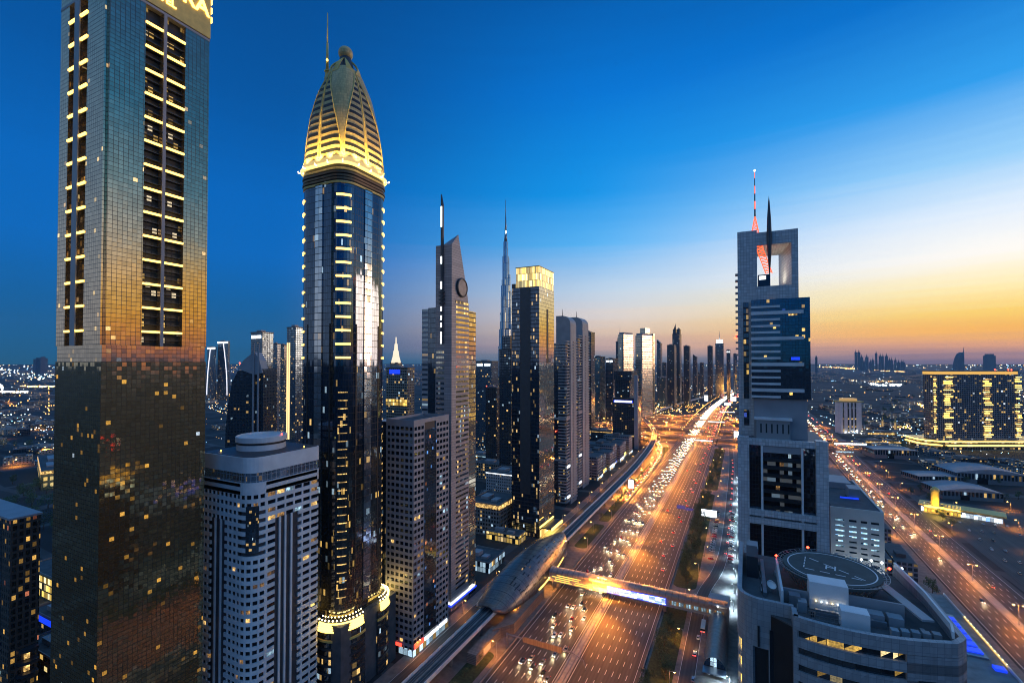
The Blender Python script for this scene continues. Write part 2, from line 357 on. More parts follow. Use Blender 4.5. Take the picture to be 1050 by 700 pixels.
_va = _nt.nodes.new('ShaderNodeVectorMath'); _va.operation = 'MULTIPLY_ADD'; _va.inputs[1].default_value = (90, 90, 0); _nt.links.new(_tc.outputs['Object'], _nz.inputs['Vector']); _nt.links.new(_nz.outputs['Color'], _va.inputs[0]); _nt.links.new(_tc.outputs['Object'], _va.inputs[2]); _nt.links.new(_va.outputs[0], _br.inputs['Vector'])
for _k, _v in (('Scale', 1.0), ('Mortar Size', 5.0), ('Brick Width', 150.0), ('Row Height', 78.0), ('Mortar Smooth', .2)): _br.inputs[_k].default_value = _v
_br.inputs['Color1'].default_value = (.35, .35, .35, 1); _br.inputs['Color2'].default_value = (1.25, 1.2, 1.1, 1); _br.inputs['Mortar'].default_value = (2.4, 2.2, 2.0, 1)
_mx = _nt.nodes.new('ShaderNodeMix'); _mx.data_type = 'RGBA'; _mx.blend_type = 'MULTIPLY'; _mx.inputs[0].default_value = 1; _nt.links.new(_base, _mx.inputs[6]); _nt.links.new(_br.outputs['Color'], _mx.inputs[7]); _nt.links.new(_mx.outputs[2], _b.inputs['Base Color'])
M['leaf'] = pbr('leaf', (.08, .12, .045), .7, var=.5, scale=1.5)
M['bark'] = pbr('bark', (.11, .08, .055), .9)

# ================================================================== GROUND AND ROADS
def cr(pts, n=6):
    out = []
    for i in range(len(pts) - 1):
        p = [Vector(pts[max(0, min(len(pts) - 1, i + k))]) for k in (-1, 0, 1, 2)]
        for k in range(n):
            t = k / n
            out.append(.5 * ((2 * p[1]) + (p[2] - p[0]) * t + (2 * p[0] - 5 * p[1] + 4 * p[2] - p[3]) * t * t + (3 * p[1] - p[0] - 3 * p[2] + p[3]) * t ** 3))
    out.append(Vector(pts[-1])); return out
def offset(path, d):
    out = []
    for i, p in enumerate(path):
        t = (path[min(i + 1, len(path) - 1)] - path[max(i - 1, 0)]); t.z = 0; t.normalize()
        out.append(p + Vector((t.y, -t.x, 0)) * d)
    return out
def ribbon(mb, path, a, b, z=0.0, m=0):
    A, B = offset(path, a), offset(path, b); v = 0
    for i in range(len(path) - 1):
        d = (path[i + 1] - path[i]).length
        mb.face([A[i] + Vector((0, 0, z)), B[i] + Vector((0, 0, z)), B[i + 1] + Vector((0, 0, z)), A[i + 1] + Vector((0, 0, z))], m, [(a, v), (b, v), (b, v + d), (a, v + d)])
        v += d
def curb(mb, path, a, b, z0, z1, m=0):      # raised ribbon with sides
    A, B = offset(path, a), offset(path, b); V0, V1 = Vector((0, 0, z0)), Vector((0, 0, z1))
    for i in range(len(path) - 1):
        mb.face([A[i] + V1, B[i] + V1, B[i + 1] + V1, A[i + 1] + V1], m)
        mb.face([A[i + 1] + V0, A[i] + V0, A[i] + V1, A[i + 1] + V1], m); mb.face([B[i] + V0, B[i + 1] + V0, B[i + 1] + V1, B[i] + V1], m)
    for p, q in ((A[0], B[0]), (B[-1], A[-1])): mb.face([p + V0, q + V0, q + V1, p + V1], m)
def dashes(mb, path, off, z, w=.2, on=4, per=12, maxd=1e9):
    acc = 0
    for i in range(len(path) - 1):
        d = path[i + 1] - path[i]; L = d.length; u = d.normalized(); r = Vector((u.y, -u.x, 0)); s = (-acc) % per
        while s < L:
            p = path[i] + u * s + r * off; q = p + u * on
            mb.face([p - r * w + Vector((0, 0, z)), p + r * w + Vector((0, 0, z)), q + r * w + Vector((0, 0, z)), q - r * w + Vector((0, 0, z))]); s += per
        acc += L
g = MB(); n = 24; R = 60000
for i in range(n):
    a, b = 2 * math.pi * i / n, 2 * math.pi * (i + 1) / n
    g.face([(0, 0, 0), (R * math.cos(a), R * math.sin(a), 0), (R * math.cos(b), R * math.sin(b), 0)])
struct('ground', g, M['sand'])

HW = cr([(-85.5, -150, 0), (-85.5, 250, 0), (-85.5, 700, 0), (-86, 1150, 0), (-88, 1471, 0), (-84, 1750, 0), (-74, 2005, 0), (-50, 2450, 0), (-10, 2921, 0), (80, 3600, 0), (230, 4400, 0), (600, 6000, 0)], 8)
mb = MB(); ribbon(mb, HW, -37, 37, .02); struct('highway', mb, M['asphalt'])
mb = MB(); curb(mb, HW, -2.6, 2.6, 0, .18); struct('highway_median', mb, M['kerb'])
mb = MB()
HWs = [p for p in HW if p.y < 1900]
for side in (-1, 1):
    for k in range(1, 8): dashes(mb, HWs, side * (4.6 + k * 3.65), .028, .14, 4.5, 11)
    for o in (3.6, 34.2): ribbon(mb, HWs, side * o - .12, side * o + .12, .028)
struct('lane_markings', mb, M['paint'])
for side, nm, lb in ((-1, 'concrete_barrier', 'long pale concrete barrier between the highway and the grass strip by the rail viaduct'),
                     (1, 'concrete_barrier', 'long pale concrete barrier along the right edge of the highway, beside the dark trees')):
    mb = MB(); curb(mb, [p for p in HW if p.y < 1700], side * 36.6 - .25, side * 36.6 + .25, 0, .95); tag(mb.build(nm, M['concrete']), lb, 'barrier')
for o, lb in ((-1.3, 'steel guard rail on the left side of the highway median'), (1.3, 'steel guard rail on the right side of the highway median')):
    mb = MB(); curb(mb, HWs, o - .08, o + .08, .18, .85); tag(mb.build('guard_rail', M['metal']), lb, 'guard rail')

# left verge: sidewalk, grass, service road under the viaduct
mb = MB(); mb.box(-172, -123.2, -100, 1010, 0, .1); struct('verge_pavement', mb, M['paving'])
mb = MB()
for y0, y1, x0, x1 in ((150, 236, -137, -126), (403, 470, -137, -125.5), (480, 640, -136, -125.5), (655, 820, -137, -126), (835, 960, -138, -126)): mb.prism(rrect(x0, x1, y0, y1, 4), .104, .2)
struct('grass_verge', mb, M['grass'])
SR = [Vector((-159, -80, 0)), Vector((-159, 600, 0)), Vector((-163, 850, 0)), Vector((-172, 1010, 0))]
mb = MB(); ribbon(mb, SR, -6, 6, .106); struct('service_road', mb, M['asphalt'])
mb = MB(); ribbon(mb, SR, -5.8, -5.6, .112); ribbon(mb, SR, 5.6, 5.8, .112); dashes(mb, SR, 0, .112, .1, 3, 9); struct('service_road_markings', mb, M['paint'])
# right verge: grass with trees, service road, parking, plaza
mb = MB(); mb.box(-48.4, 60, -80, 1010, 0, .1); struct('plaza_pavement', mb, M['paving'])
mb = MB(); mb.prism(rrect(-47, -33.5, 150, 345, 3), .104, .22); mb.prism(rrect(-47, -31, 365, 640, 5), .104, .22); mb.prism(rrect(-46, -29, 660, 980, 5), .104, .22); struct('grass_strip', mb, M['grass'])
RS = cr([(-27, -60, 0), (-27, 300, 0), (-26, 360, 0), (-17, 420, 0), (-14, 520, 0), (-15, 810, 0), (-20, 1000, 0)], 8)
mb = MB(); ribbon(mb, RS, -4, 4, .106); struct('frontage_road', mb, M['asphalt'])
mb = MB(); ribbon(mb, RS, -3.9, -3.7, .112); ribbon(mb, RS, 3.7, 3.9, .112); struct('frontage_road_edge_lines', mb, M['paint'])
mb = MB()
for k in range(60):
    y = 425 + k * 6.2
    for x in (-24.5, -9.5): mb.box(x - 2.6, x + 2.6, y - .06, y + .06, .11, .118)
struct('parking_bay_lines', mb, M['paint'])

# road on the far right, towards the coast
BL = cr([(156, 100, 0), (156, 700, 0), (160, 986, 0), (176, 1393, 0), (175, 2200, 0), (140, 3600, 0), (150, 6000, 0)], 8)
mb = MB(); ribbon(mb, BL, -21, 24, .02); struct('coast_road', mb, M['asphalt'])
mb = MB(); curb(mb, [p for p in BL if p.y < 1500], -2, 2, 0, .16); struct('coast_road_median', mb, M['kerb'])
mb = MB(); BLs = [p for p in BL if p.y < 1200]
for o in (-5.6, -9.2, -12.8, -16.4, 5.6, 9.2, 12.8, 16.4): dashes(mb, BLs, o, .028, .13, 4, 11)
for o in (-20.3, -2.6, 2.6, 20.6): ribbon(mb, BLs, o - .12, o + .12, .028)
struct('coast_road_markings', mb, M['paint'])
mb = MB(); mb.box(62, 133.5, 180, 1000, 0, .1); struct('coast_road_pavement', mb, M['paving'])
mb = MB(); mb.prism([(186, 430), (300, 470), (330, 700), (186, 735)], .01, .09); struct('car_park', mb, M['asphalt'])
mb = MB(); ribbon(mb, cr([(180, 640, 0), (215, 760, 0), (330, 800, 0), (700, 830, 0)], 6), -7, 7, .095); ribbon(mb, cr([(180, 640, 0), (120, 690, 0), (60, 800, 0)], 6), -6, 6, .105); struct('side_street', mb, M['asphalt'])
mb = MB()
for pts, w in (([(-2600, 900, 0), (-1500, 760, 0), (-900, 470, 0), (-560, 240, 0), (-420, 100, 0)], 10), ([(-4000, 1900, 0), (-2000, 1500, 0), (-900, 1250, 0), (-330, 1170, 0)], 14), ([(-700, 180, 0), (-820, 700, 0), (-1000, 1900, 0)], 9)):
    ribbon(mb, cr(pts, 6), -w, w, .03)
struct('district_roads', mb, M['asphalt'])

mb = MB(); mb.prism([(-560, 1016), (-124, 1016), (-124, 1580), (-560, 1580)], .01, .05); mb.prism([(-46, 1016), (196, 1016), (196, 1580), (-46, 1580)], .01, .05); struct('interchange_ground', mb, pbr('interchange_soil', (.16, .13, .10), .95, var=.45, scale=.02))
mb = MB()
for pts, w in (([(-123, 930, 0), (-150, 1000, 0), (-235, 1030, 0), (-330, 1000, 0), (-520, 990, 0)], 5), ([(-126, 1150, 0), (-160, 1130, 0), (-190, 1160, 0), (-170, 1190, 0), (-126, 1180, 0)], 4.5), ([(-126, 1290, 0), (-170, 1270, 0), (-200, 1310, 0), (-175, 1345, 0), (-126, 1330, 0)], 4.5),
               ([(-46, 1150, 0), (0, 1120, 0), (40, 1150, 0), (10, 1185, 0), (-46, 1175, 0)], 4.5), ([(-46, 960, 0), (-10, 1010, 0), (60, 1035, 0), (170, 1040, 0)], 5), ([(-46, 1300, 0), (10, 1290, 0), (60, 1340, 0), (10, 1360, 0), (-46, 1345, 0)], 4.5), ([(-560, 1150, 0), (-350, 1145, 0), (-200, 1225, 0), (-124, 1420, 0)], 5)):
    ribbon(mb, cr(pts, 8), -w, w, .07)
struct('slip_roads', mb, M['asphalt'])
# ================================================================== FLYOVERS OF THE INTERCHANGE
def flyover(label, pts, w, n=8):
    path = cr(pts, n); c = path[len(path) // 2]
    root = thing('flyover', label, 'flyover', (c.x, c.y, 0))
    mb = MB(); curb(mb, path, -w, w, -1.3, 0); mb.build('deck', M['concrete'], root)
    mb = MB(); ribbon(mb, path, -w + .5, w - .5, .01); mb.build('road_surface', M['asphalt'], root)
    for s in (-1, 1):
        mb = MB(); curb(mb, path, s * (w - .25) - .2, s * (w - .25) + .2, 0, .95); mb.build('parapet', M['concrete'], root)
    acc = 0
    for a, b in zip(path, path[1:]):
        acc += (b - a).length
        if acc > 34 and a.z > 3:
            acc = 0; mb = MB(); t = (b - a).normalized(); r = Vector((t.y, -t.x, 0))
            mb.tube((a.x, a.y, -.2), (a.x, a.y, a.z - 2.4), 1.1, n=10); mb.obox((a.x, a.y, a.z - 1.9), r * (w * .7), t * .9, Vector((0, 0, .6))); mb.build('pier', M['concrete'], root)
    return path
FA = flyover('nearest orange-lit flyover crossing straight over the highway', [(-900, 1110, 5), (-520, 1080, 7.5), (-300, 1072, 8), (0, 1075, 8), (90, 1085, 6), (200, 1120, .6)], 11)
FB = flyover('second orange-lit flyover across the highway, just behind the nearest one', [(-900, 1230, 5), (-520, 1215, 7.5), (-300, 1208, 8), (-60, 1205, 8.5), (80, 1230, 6), (180, 1300, .6)], 12)
FC = flyover('farthest straight flyover across the highway, before the road bends', [(-900, 1440, 6), (-520, 1400, 8), (-300, 1385, 9), (0, 1380, 9), (90, 1390, 7), (190, 1430, .6)], 10)
FD = flyover('curved slip road climbing from the left carriageway to the nearest flyover', [(-127, 560, .5), (-128, 760, 1), (-136, 900, 3), (-165, 1000, 5.5), (-235, 1046, 7.3), (-330, 1052, 7.6)], 5)
FE = flyover('curved ramp looping behind the straight flyovers left of the highway', [(-128, 1620, .8), (-140, 1540, 3), (-180, 1480, 6), (-260, 1470, 8), (-330, 1520, 8), (-420, 1650, 6)], 5)
FF = flyover('curved ramp on the right of the highway beyond the second flyover', [(-42, 1560, .8), (-30, 1480, 3), (0, 1330, 6), (40, 1280, 7), (110, 1290, 6), (180, 1330, .6)], 5)

# ================================================================== METRO VIADUCT AND STATION
MP = cr([(-143.5, -60, 9.6), (-143.5, 300, 9.6), (-143.5, 640, 9.6), (-148, 800, 9.6), (-158, 950, 9.6), (-180, 1100, 10), (-225, 1265, 10.5), (-255, 1390, 11), (-240, 1600, 11), (-195, 2000, 11), (-120, 2480, 11), (-60, 2800, 11)], 8)
vi = thing('rail_viaduct', 'elevated twin-track rail viaduct with pale parapets running along the left of the highway', 'viaduct', (-143.5, 300, 0))
mb = MB(); curb(mb, MP, -4.6, 4.6, -.5, 0); curb(mb, MP, -2.4, 2.4, -2.2, -.5); mb.build('deck', M['concrete'], vi)
mb = MB(); ribbon(mb, MP, -4.1, 4.1, .02); mb.build('track_bed', M['darkconc'], vi)
for s in (-1, 1):
    mb = MB(); curb(mb, MP, s * 4.85 - .25, s * 4.85 + .25, -.9, 1.25); mb.build('parapet', M['white'], vi)
    for r in (.75, 2.2):
        mb = MB(); curb(mb, MP, s * (1.0 + r) - .05, s * (1.0 + r) + .05, .02, .2); mb.build('rail', M['metal'], vi)
mb = MB(); curb(mb, MP, -.5, .5, .02, .5); mb.build('walkway', M['concrete'], vi)
acc = 20
for a, b in zip(MP, MP[1:]):
    L = (b - a).length; t = (b - a).normalized(); k = 0
    while acc < L:
        p = a + t * acc; r = Vector((t.y, -t.x, 0))
        mb = MB(); mb.tube((p.x, p.y, -.2), (p.x, p.y, p.z - 4), 1.0, n=12); mb.tube((p.x, p.y, p.z - 4), (p.x, p.y, p.z - 2.2), 1.0, 2.4, n=12); mb.build('pier', M['concrete'], vi)
        acc += 32 if p.y < 1100 else 64
    acc -= L

st = thing('metro_station', 'bronze shell-shaped metro station straddling the viaduct beside the highway', 'station', (-143.5, 322, 0))
SY0, SY1, SCX = 256, 390, -143.5
def shellpt(t, a):      # t 0..1 along, a 0..1 across the arch
    y = SY0 + (SY1 - SY0) * t
    k = math.sin(math.pi * min(1, .03 + t * .97) ** .82) ** .55 if 0 < t < 1 else 0
    w = 4.5 + 11.0 * k; h = 1.5 + 15.0 * math.sin(math.pi * min(1, .02 + .92 * t)) ** .85
    th = math.pi * (1 - a)
    base = 8.2 - 2.2 * k + (2.5 * (1 - t) ** 4) + 3.0 * t ** 6
    return Vector((SCX + w * math.copysign(abs(math.cos(th)) ** .85, math.cos(th)), y, base + h * math.sin(th) ** .9))
mb = MB(); mb.grid([[shellpt(i / 30, k / 20) for k in range(21)] for i in range(31)])
shell = mb.build('shell_roof', facade('shell_panels', (.08, .07, .06), (.25, .22, .19), 4.2, 2.0, .03, .06, 0, gm=.55, gr=.32, jit=0.0, wr=.6), st)
sm = shell.modifiers.new('thick', 'SOLIDIFY'); sm.thickness = .5; sm.offset = -1
for i in range(1, 16):
    mb = MB(); pts = [shellpt(i / 16.5, k / 20) for k in range(21)]
    for a, b in zip(pts, pts[1:]): mb.bar(a, b, .16, .16)
    mb.build('shell_seam', M['darkmetal'], st)
random.seed(4)
slots = []
for i in range(64):
    t, a = random.uniform(.15, .9), random.choice((.58, .64, .70, .76, .82, .88)) + random.uniform(-.01, .01)
    p = shellpt(t, a); q = shellpt(t + random.uniform(.012, .03), a); r_ = shellpt(t, a + .016); nrm = (q - p).cross(r_ - p).normalized(); nrm = nrm if nrm.z > 0 else -nrm
    mb = MB(); mb.obox((q + p) / 2 + nrm * .03, (q - p) / 2, (r_ - p) / 2, nrm * .08); mb.build('roof_slot', M['litdim'] if i % 15 == 3 else (M['litwarm'] if i % 21 == 5 else M['black']), st)
mb = MB(); mb.prism(rrect(SCX - 12, SCX + 12, SY0 + 18, SY1 - 12, 8), 5.2, 7.6); mb.build('platform', M['concrete'], st)
for s in (-1, 1):
    mb = MB(); mb.strip([(SCX + s * 11.4, y) for y in (range(SY0 + 30, SY1 - 20, 10) if s > 0 else range(SY1 - 30, SY0 + 20, -10))], 7.6, 11.5, .1)
    mb.build('glass_wall', facade('station_glass%d' % s, (.05, .06, .07), (.1, .13, .16), 2.2, 4, .08, .06, .75, st=1.6, coolness=.55, cluster=False, oz=.4), st)
mb = MB(); mb.box(SCX - 9, SCX + 9, SY0 + 30, SY1 - 30, .1, 5.2); mb.build('concourse', facade('concourse_wall', (.25, .23, .2), (.12, .13, .14), 6, 5, .5, .4, .5, st=1.0), st)
mb = MB(); mb.strip([shellpt(t / 40, 1).xy[:] for t in range(14, 36)], 5.9, 7.2, .2); mb.build('light_strip', M['strip'], st)
def pod(t0, y0, y1, x0, x1): pass
mb = MB(); mb.prism([(-134, 246), (-125.5, 258), (-125.5, 306), (-134, 300)], .1, 6.4); mb.build('entrance_wing', facade('entrance_cladding', (.12, .10, .085), (.33, .27, .21), 6, 1.5, .02, .08, 0, gm=.2, gr=.5, jit=0), st)
mb = MB(); mb.box(-129.0, -128.9, 236, 243, 2.2, 4.8)
tag(st, 'bronze shell-shaped metro station straddling the viaduct beside the highway')
bb = thing('billboard', 'pale poster board on the louvred wall under the viaduct, near the shell station', 'billboard', (-133.5, 240, 0))
mb = MB(); mb.prism([(-137, 222), (-131, 222), (-131, 251), (-137, 251)], .1, 5.6); mb.build('louvred_wall', facade('louvres', (.08, .07, .06), (.34, .29, .24), 40, .9, 0, .22, 0, gm=0, gr=.6, jit=0), bb)
mb = MB(); mb.box(-130.99, -130.8, 230, 238, 1.2, 4.6); mb.build('poster', pbr('poster', (.6, .6, .58), .5, var=.05), bb)

# footbridge over the highway
fb = thing('footbridge', 'covered footbridge with yellow light bars and a blue-white screen, crossing the highway', 'footbridge', (-70, 326, 0))
def tubeprof(x0, x1, y0, y1, z0, z1, m):
    mb = MB(); n = 10
    prof = [(y0, z0)] + [((y0 + y1) / 2 - (y1 - y0) / 2 * math.cos(math.pi * k / n), z0 + (z1 - z0) * (.72 + .28 * math.sin(math.pi * k / n))) for k in range(n + 1)] + [(y1, z0)]
    mb.grid([[(x, y, z) for y, z in prof] for x in (x0, x1)]); mb.face([(x0, y, z) for y, z in prof]); mb.face([(x1, y, z) for y, z in reversed(prof)]); mb.face([(x0, y0, z0), (x0, y1, z0), (x1, y1, z0), (x1, y0, z0)])
    return mb
tubeprof(-128, -9, 322, 331.5, 5.4, 13.6, 0).build('bridge_tube', pbr('bridge_skin', (.34, .3, .26), .4, .5, var=.15, scale=.5), fb)
for k in range(30):
    mb = MB(); x = -126 + 4 * k; pr = [(326.75 - 4.85 * math.cos(math.pi * q / 10), 5.4 + 8.3 * (.72 + .28 * math.sin(math.pi * q / 10))) for q in range(11)]
    for (y0, z0), (y1, z1) in zip(pr, pr[1:]): mb.bar((x, y0, z0), (x, y1, z1), .14, .14)
    mb.build('roof_rib', M['darkmetal'], fb)
random.seed(12); barm = emit('bridge_light_bar', (1, .62, .12), 1.7, True)
for k in range(17):
    x = -126 + random.uniform(0, 36); L = random.uniform(5, 14); z = 6.1 + 1.35 * (k % 4)
    mb = MB(); mb.box(x, min(x + L, -86.5), 321.72, 321.96, z, z + .5); mb.build('light_bar', barm, fb)
mb = MB(); mb.box(-84.5, -46, 321.5, 321.95, 6.4, 10.4); sc_ = mb.build('screen', facade('lit_screen', (.1, .25, 1), (.6, .75, 1), 4, 1, .03, .05, 1.0, cols=((.62, .78, 1), (.25, .45, 1)), coolness=.3, st=6, cluster=False, jit=0), fb)
mb = MB()
for z in (6.1, 10.4): mb.box(-84.9, -45.6, 321.4, 321.9, z, z + .3)
for x in (-84.9, -46): mb.box(x, x + .4, 321.4, 321.9, 6.4, 10.4)
mb.build('screen_frame', M['signblue'], fb)
for k in range(22):
    mb = MB(); x = -43.5 + k * 1.5
    if k == 17: continue
    mb.box(x, x + .95, 321.75, 321.95, 7.3, 9.6); mb.build('window', M['litcool'] if k % 3 else M['litdim'], fb)
for x in (-122.5, -85.5, -47): mb = MB(); mb.box(x - 1, x + 1, 325, 329, 0, 5.4); mb.build('pier', M['concrete'], fb)
pv = thing('bridge_pavilion', 'rounded bronze entrance pavilion at the right end of the footbridge', 'pavilion', (-14, 296, 0))
mb = MB(); n = 12
mb.grid([[(-14 - 5.6 * math.cos(math.pi * k / n), y, .2 + (9.6 if 1 else 0) * math.sin(math.pi * k / n) ** .6) for k in range(n + 1)] for y in (270, 320)]); mb.build('barrel_roof', pbr('barrel_skin', (.32, .28, .24), .4, .5, var=.15, scale=.5), pv)
for y in (270.3, 319.7): mb = MB(); mb.face([(-14 - 5.5 * math.cos(math.pi * k / n), y, .2 + 9.5 * math.sin(math.pi * k / n) ** .6) for k in range(n + 1)]); mb.build('end_wall', facade('pavglass%d' % y, (.1, .1, .1), (.1, .13, .16), 1.6, 2.4, .1, .1, .6, st=1.2, coolness=.8), pv)
mb = MB(); mb.box(-19.5, -8.5, 264, 270, 4.2, 4.7); mb.build('canopy', M['metal'], pv)
for x in (-17, -13, -9.6): mb = MB(); mb.octa((x, 266, 4.0), .3); mb.build('canopy_lamp', M['whitebulb'], pv)
mb = MB(); mb.box(-20, -8.2, 322.5, 338, .1, 13.0); mb.build('lift_tower', M['grey'], pv)
mb = MB(); mb.octa((-14.5, 321.9, 12.2), .5); mb.build('wall_lamp', M['whitebulb'], pv)

# ================================================================== WINDOWS AS PARTS
_panes = {}
def windows(root, items, name='window'):
    """items: (centre, normal, width, height, material, depth-of-reveal).  The 100 nearest are parts of their own, the rest one part."""
    C0 = Vector((0, 0, CAMH))
    items = sorted(items, key=lambda t: (Vector(t[0]) - C0).length / max(.05, abs((C0 - Vector(t[0])).normalized().dot(Vector(t[1])))))
    L = root.matrix_basis.translation
    for c, nrm, w, h, mat in items[:100]:
        k = (round(w, 2), round(h, 2), mat.name)
        if k not in _panes:
            m_ = MB(); m_.box(-w / 2, w / 2, -.06, .06, -h / 2, h / 2); o = m_.build(name, mat); _panes[k] = o.data; bpy.data.objects.remove(o)
        o = bpy.data.objects.new(name, _panes[k]); COL.objects.link(o); o.parent = root
        o.location = Vector(c) - L; o.rotation_euler = (0, 0, math.atan2(nrm[0], -nrm[1]))
    rest = items[100:]
    if rest:
        mats = list({t[4].name: t[4] for t in rest}.values()); m_ = MB()
        for c, nrm, w, h, mat in rest:
            n = Vector(nrm); t = Vector((-n.y, n.x, 0))
            m_.obox(c, t * (w / 2), n * .06, Vector((0, 0, h / 2)), mats.index(mat))
        tag(m_.build(name, mats, root), kind='stuff')
def pick(lit, cool=.3, dim=.4):
    r = random.random()
    if r > lit: return M['glass']
    r = random.random()
    return M['litdim'] if r < dim else (M['litcool'] if r < dim + (1 - dim) * cool else M['litwarm'])
def text(name, s, size, origin, xdir, mat, parent, ext=.12, bold=.0):
    cu = bpy.data.curves.new(name, 'FONT'); cu.body = s; cu.size = size; cu.extrude = ext; cu.offset = bold; cu.resolution_u = 3
    t = bpy.data.objects.new(name, cu); COL.objects.link(t)
    dg = bpy.context.evaluated_depsgraph_get(); me = bpy.data.meshes.new_from_object(t.evaluated_get(dg)); bpy.data.objects.remove(t)
    x = Vector(xdir).normalized(); z = Vector((0, 0, 1)); n = x.cross(z)
    if name == 'roof_marking': z = Vector((-x.y, x.x, 0)); n = Vector((0, 0, 1))
    Mx = Matrix((x, z, n)).transposed().to_4x4(); Mx.translation = Vector(origin) - (parent.matrix_basis.translation if parent else Vector())
    me.transform(Mx); me.materials.clear(); me.materials.append(mat)
    o = bpy.data.objects.new(name, me); COL.objects.link(o); o.parent = parent; return o

# ================================================================== LEFT ROW OF TOWERS
# ---- gold-lit glass hotel (far left)
gv = thing('hotel_tower', 'tallest glass hotel tower, with rows of yellow light bars and a glowing sign', 'hotel', (-222, 102, 0))
GX0, GX1, GY0, GY1, GH = -240.0, -205.0, 84.5, 120.8, 352.0
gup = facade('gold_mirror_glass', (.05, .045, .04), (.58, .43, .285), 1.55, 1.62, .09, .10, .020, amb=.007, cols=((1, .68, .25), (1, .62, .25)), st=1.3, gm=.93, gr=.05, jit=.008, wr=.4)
glow = facade('bronze_dark_glass', (.03, .025, .015), (.58, .43, .22), 1.55, 1.62, .09, .11, .040, amb=.003, cols=((1, .50, .07), (.7, .85, 1)), coolness=.08, st=.75, gm=.93, gr=.06, jit=.03, wr=.4)  # lit panes: rooms, plus mirrored city lights put in as glow
NZ0, NZ1 = 171.5, 303.5
lowp = rrect(GX0, GX1, GY0, GY1, [0, 1, 1, 1], 3)
lowp = [p for p in rrect(GX0, GX1, GY0, GY1, 0)]
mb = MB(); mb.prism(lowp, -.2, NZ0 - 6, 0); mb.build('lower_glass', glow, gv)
mb = MB(); mb.prism([(GX0 + .3, GY0 + .3), (GX1 - .3, GY0 + .3), (GX1 - .3, GY1 - .3), (GX0 + .3, GY1 - .3)], NZ0 - 6, NZ0); mb.build('mechanical_floor', facade('mech_band', (.05, .045, .04), (.58, .43, .285), 1.55, 1.62, .05, .08, .10, st=.5, gm=.93, gr=.05, jit=.012), gv)
D = 2.6
ra, rb, rc, rd_ = 96.9, 103.0, 104.2, 111.2          # recesses in the wall facing the highway
la, lb_, lc, ld = -233.0, -228.0, -224.0, -218.5       # recesses in the wall facing us
plan = [(GX0, GY0), (la, GY0), (la, GY0 + D), (lb_, GY0 + D), (lb_, GY0), (lc, GY0), (lc, GY0 + D), (ld, GY0 + D), (ld, GY0), (GX1 - 1.0, GY0), (GX1 - 1.0, GY0 + 1.0), (GX1, GY0 + 1.0),
        (GX1, ra), (GX1 - D, ra), (GX1 - D, rb), (GX1, rb), (GX1, rc), (GX1 - D, rc), (GX1 - D, rd_), (GX1, rd_), (GX1, GY1), (GX0, GY1)]
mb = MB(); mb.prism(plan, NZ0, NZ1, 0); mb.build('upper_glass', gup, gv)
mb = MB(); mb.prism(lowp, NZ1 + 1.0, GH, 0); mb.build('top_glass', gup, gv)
mb = MB(); mb.box(GX0 - .1, GX1 + .1, GY0 - .1, GY1 + .1, NZ1, NZ1 + 1.0); mb.build('cornice', M['grey'], gv)
mb = MB(); mb.box(GX1 + .05, GX1 + .5, rb + .05, rc - .05, NZ0, NZ1); mb.build('pier', M['grey'], gv)
mb = MB(); mb.box(lb_ + .05, lc - .05, GY0 - .4, GY0 - .05, NZ0, NZ1); mb.build('pier', M['grey'], gv)
back = facade('recess_rooms', (.03, .025, .018), (.05, .05, .05), 2.0, 3.07, .2, .35, .22, cols=((1, .6, .15), (1, .8, .5)), st=1.0, gm=.3, gr=.3, jit=0)
for y0, y1 in ((ra, rb), (rc, rd_)):
    mb = MB(); mb.box(GX1 - D + .03, GX1 - D + .2, y0 + .02, y1 - .02, NZ0, NZ1); mb.build('recess_wall', back, gv)
for x0, x1 in ((la, lb_), (lc, ld)):
    mb = MB(); mb.box(x0 + .02, x1 - .02, GY0 + D - .2, GY0 + D - .03, NZ0, NZ1); mb.build('recess_wall', back, gv)
for k in range(14):
    z = 296.6 - 9.2 * k
    for y0, y1 in ((ra, rb), (rc, rd_)):
        mb = MB(); mb.box(GX1 - .25, GX1 + .35, y0 + .1, y1 - .1, z - .35, z + .4); mb.build('light_bar', M['strip'], gv)
        mb = MB(); mb.box(GX1 - D + .2, GX1 - .3, y0 + .05, y1 - .05, z - .6, z - .35); mb.build('balcony', M['darkmetal'], gv)
        for j in (1, 2):
            mb = MB(); mb.box(GX1 - D + .2, GX1 - .9, y0 + .05, y1 - .05, z - 3.07 * j - .2, z - 3.07 * j); mb.build('balcony', M['darkmetal'], gv)
    for x0, x1 in ((la, lb_), (lc, ld)):
        mb = MB(); mb.box(x0 + .1, x1 - .1, GY0 - .35, GY0 + .25, z - .35, z + .4); mb.build('light_bar', M['strip'], gv)
        mb = MB(); mb.box(x0 + .05, x1 - .05, GY0 + .3, GY0 + D - .2, z - .6, z - .35); mb.build('balcony', M['darkmetal'], gv)
mb = MB(); mb.box(GX1 + .02, GX1 + .35, 93, GY1 + .2, 304.8, 330); mb.build('sign_panel', M['gold'], gv)
text('sign_letters', 'GEVORA', 8.6, (GX1 + .5, 86.4, 313.6), (0, 1, 0), M['signwarm'], gv, .25, .12)
text('sign_letters', 'HOTEL', 3.9, (GX1 + .5, 95.0, 308.3), (0, 1, 0), M['signwarm'], gv, .2, .07)
for k in range(5): mb = MB(); mb.box(GX1 - .6, GX1 + .5, GY1 + .25, GY1 + .8, 312 + 4 * k, 314.4 + 4 * k); mb.build('edge_lamp', M['strip'], gv)
mb = MB(); mb.prism(lowp, GH, GH + 1); mb.build('roof', M['darkconc'], gv)
for k in range(4): pass
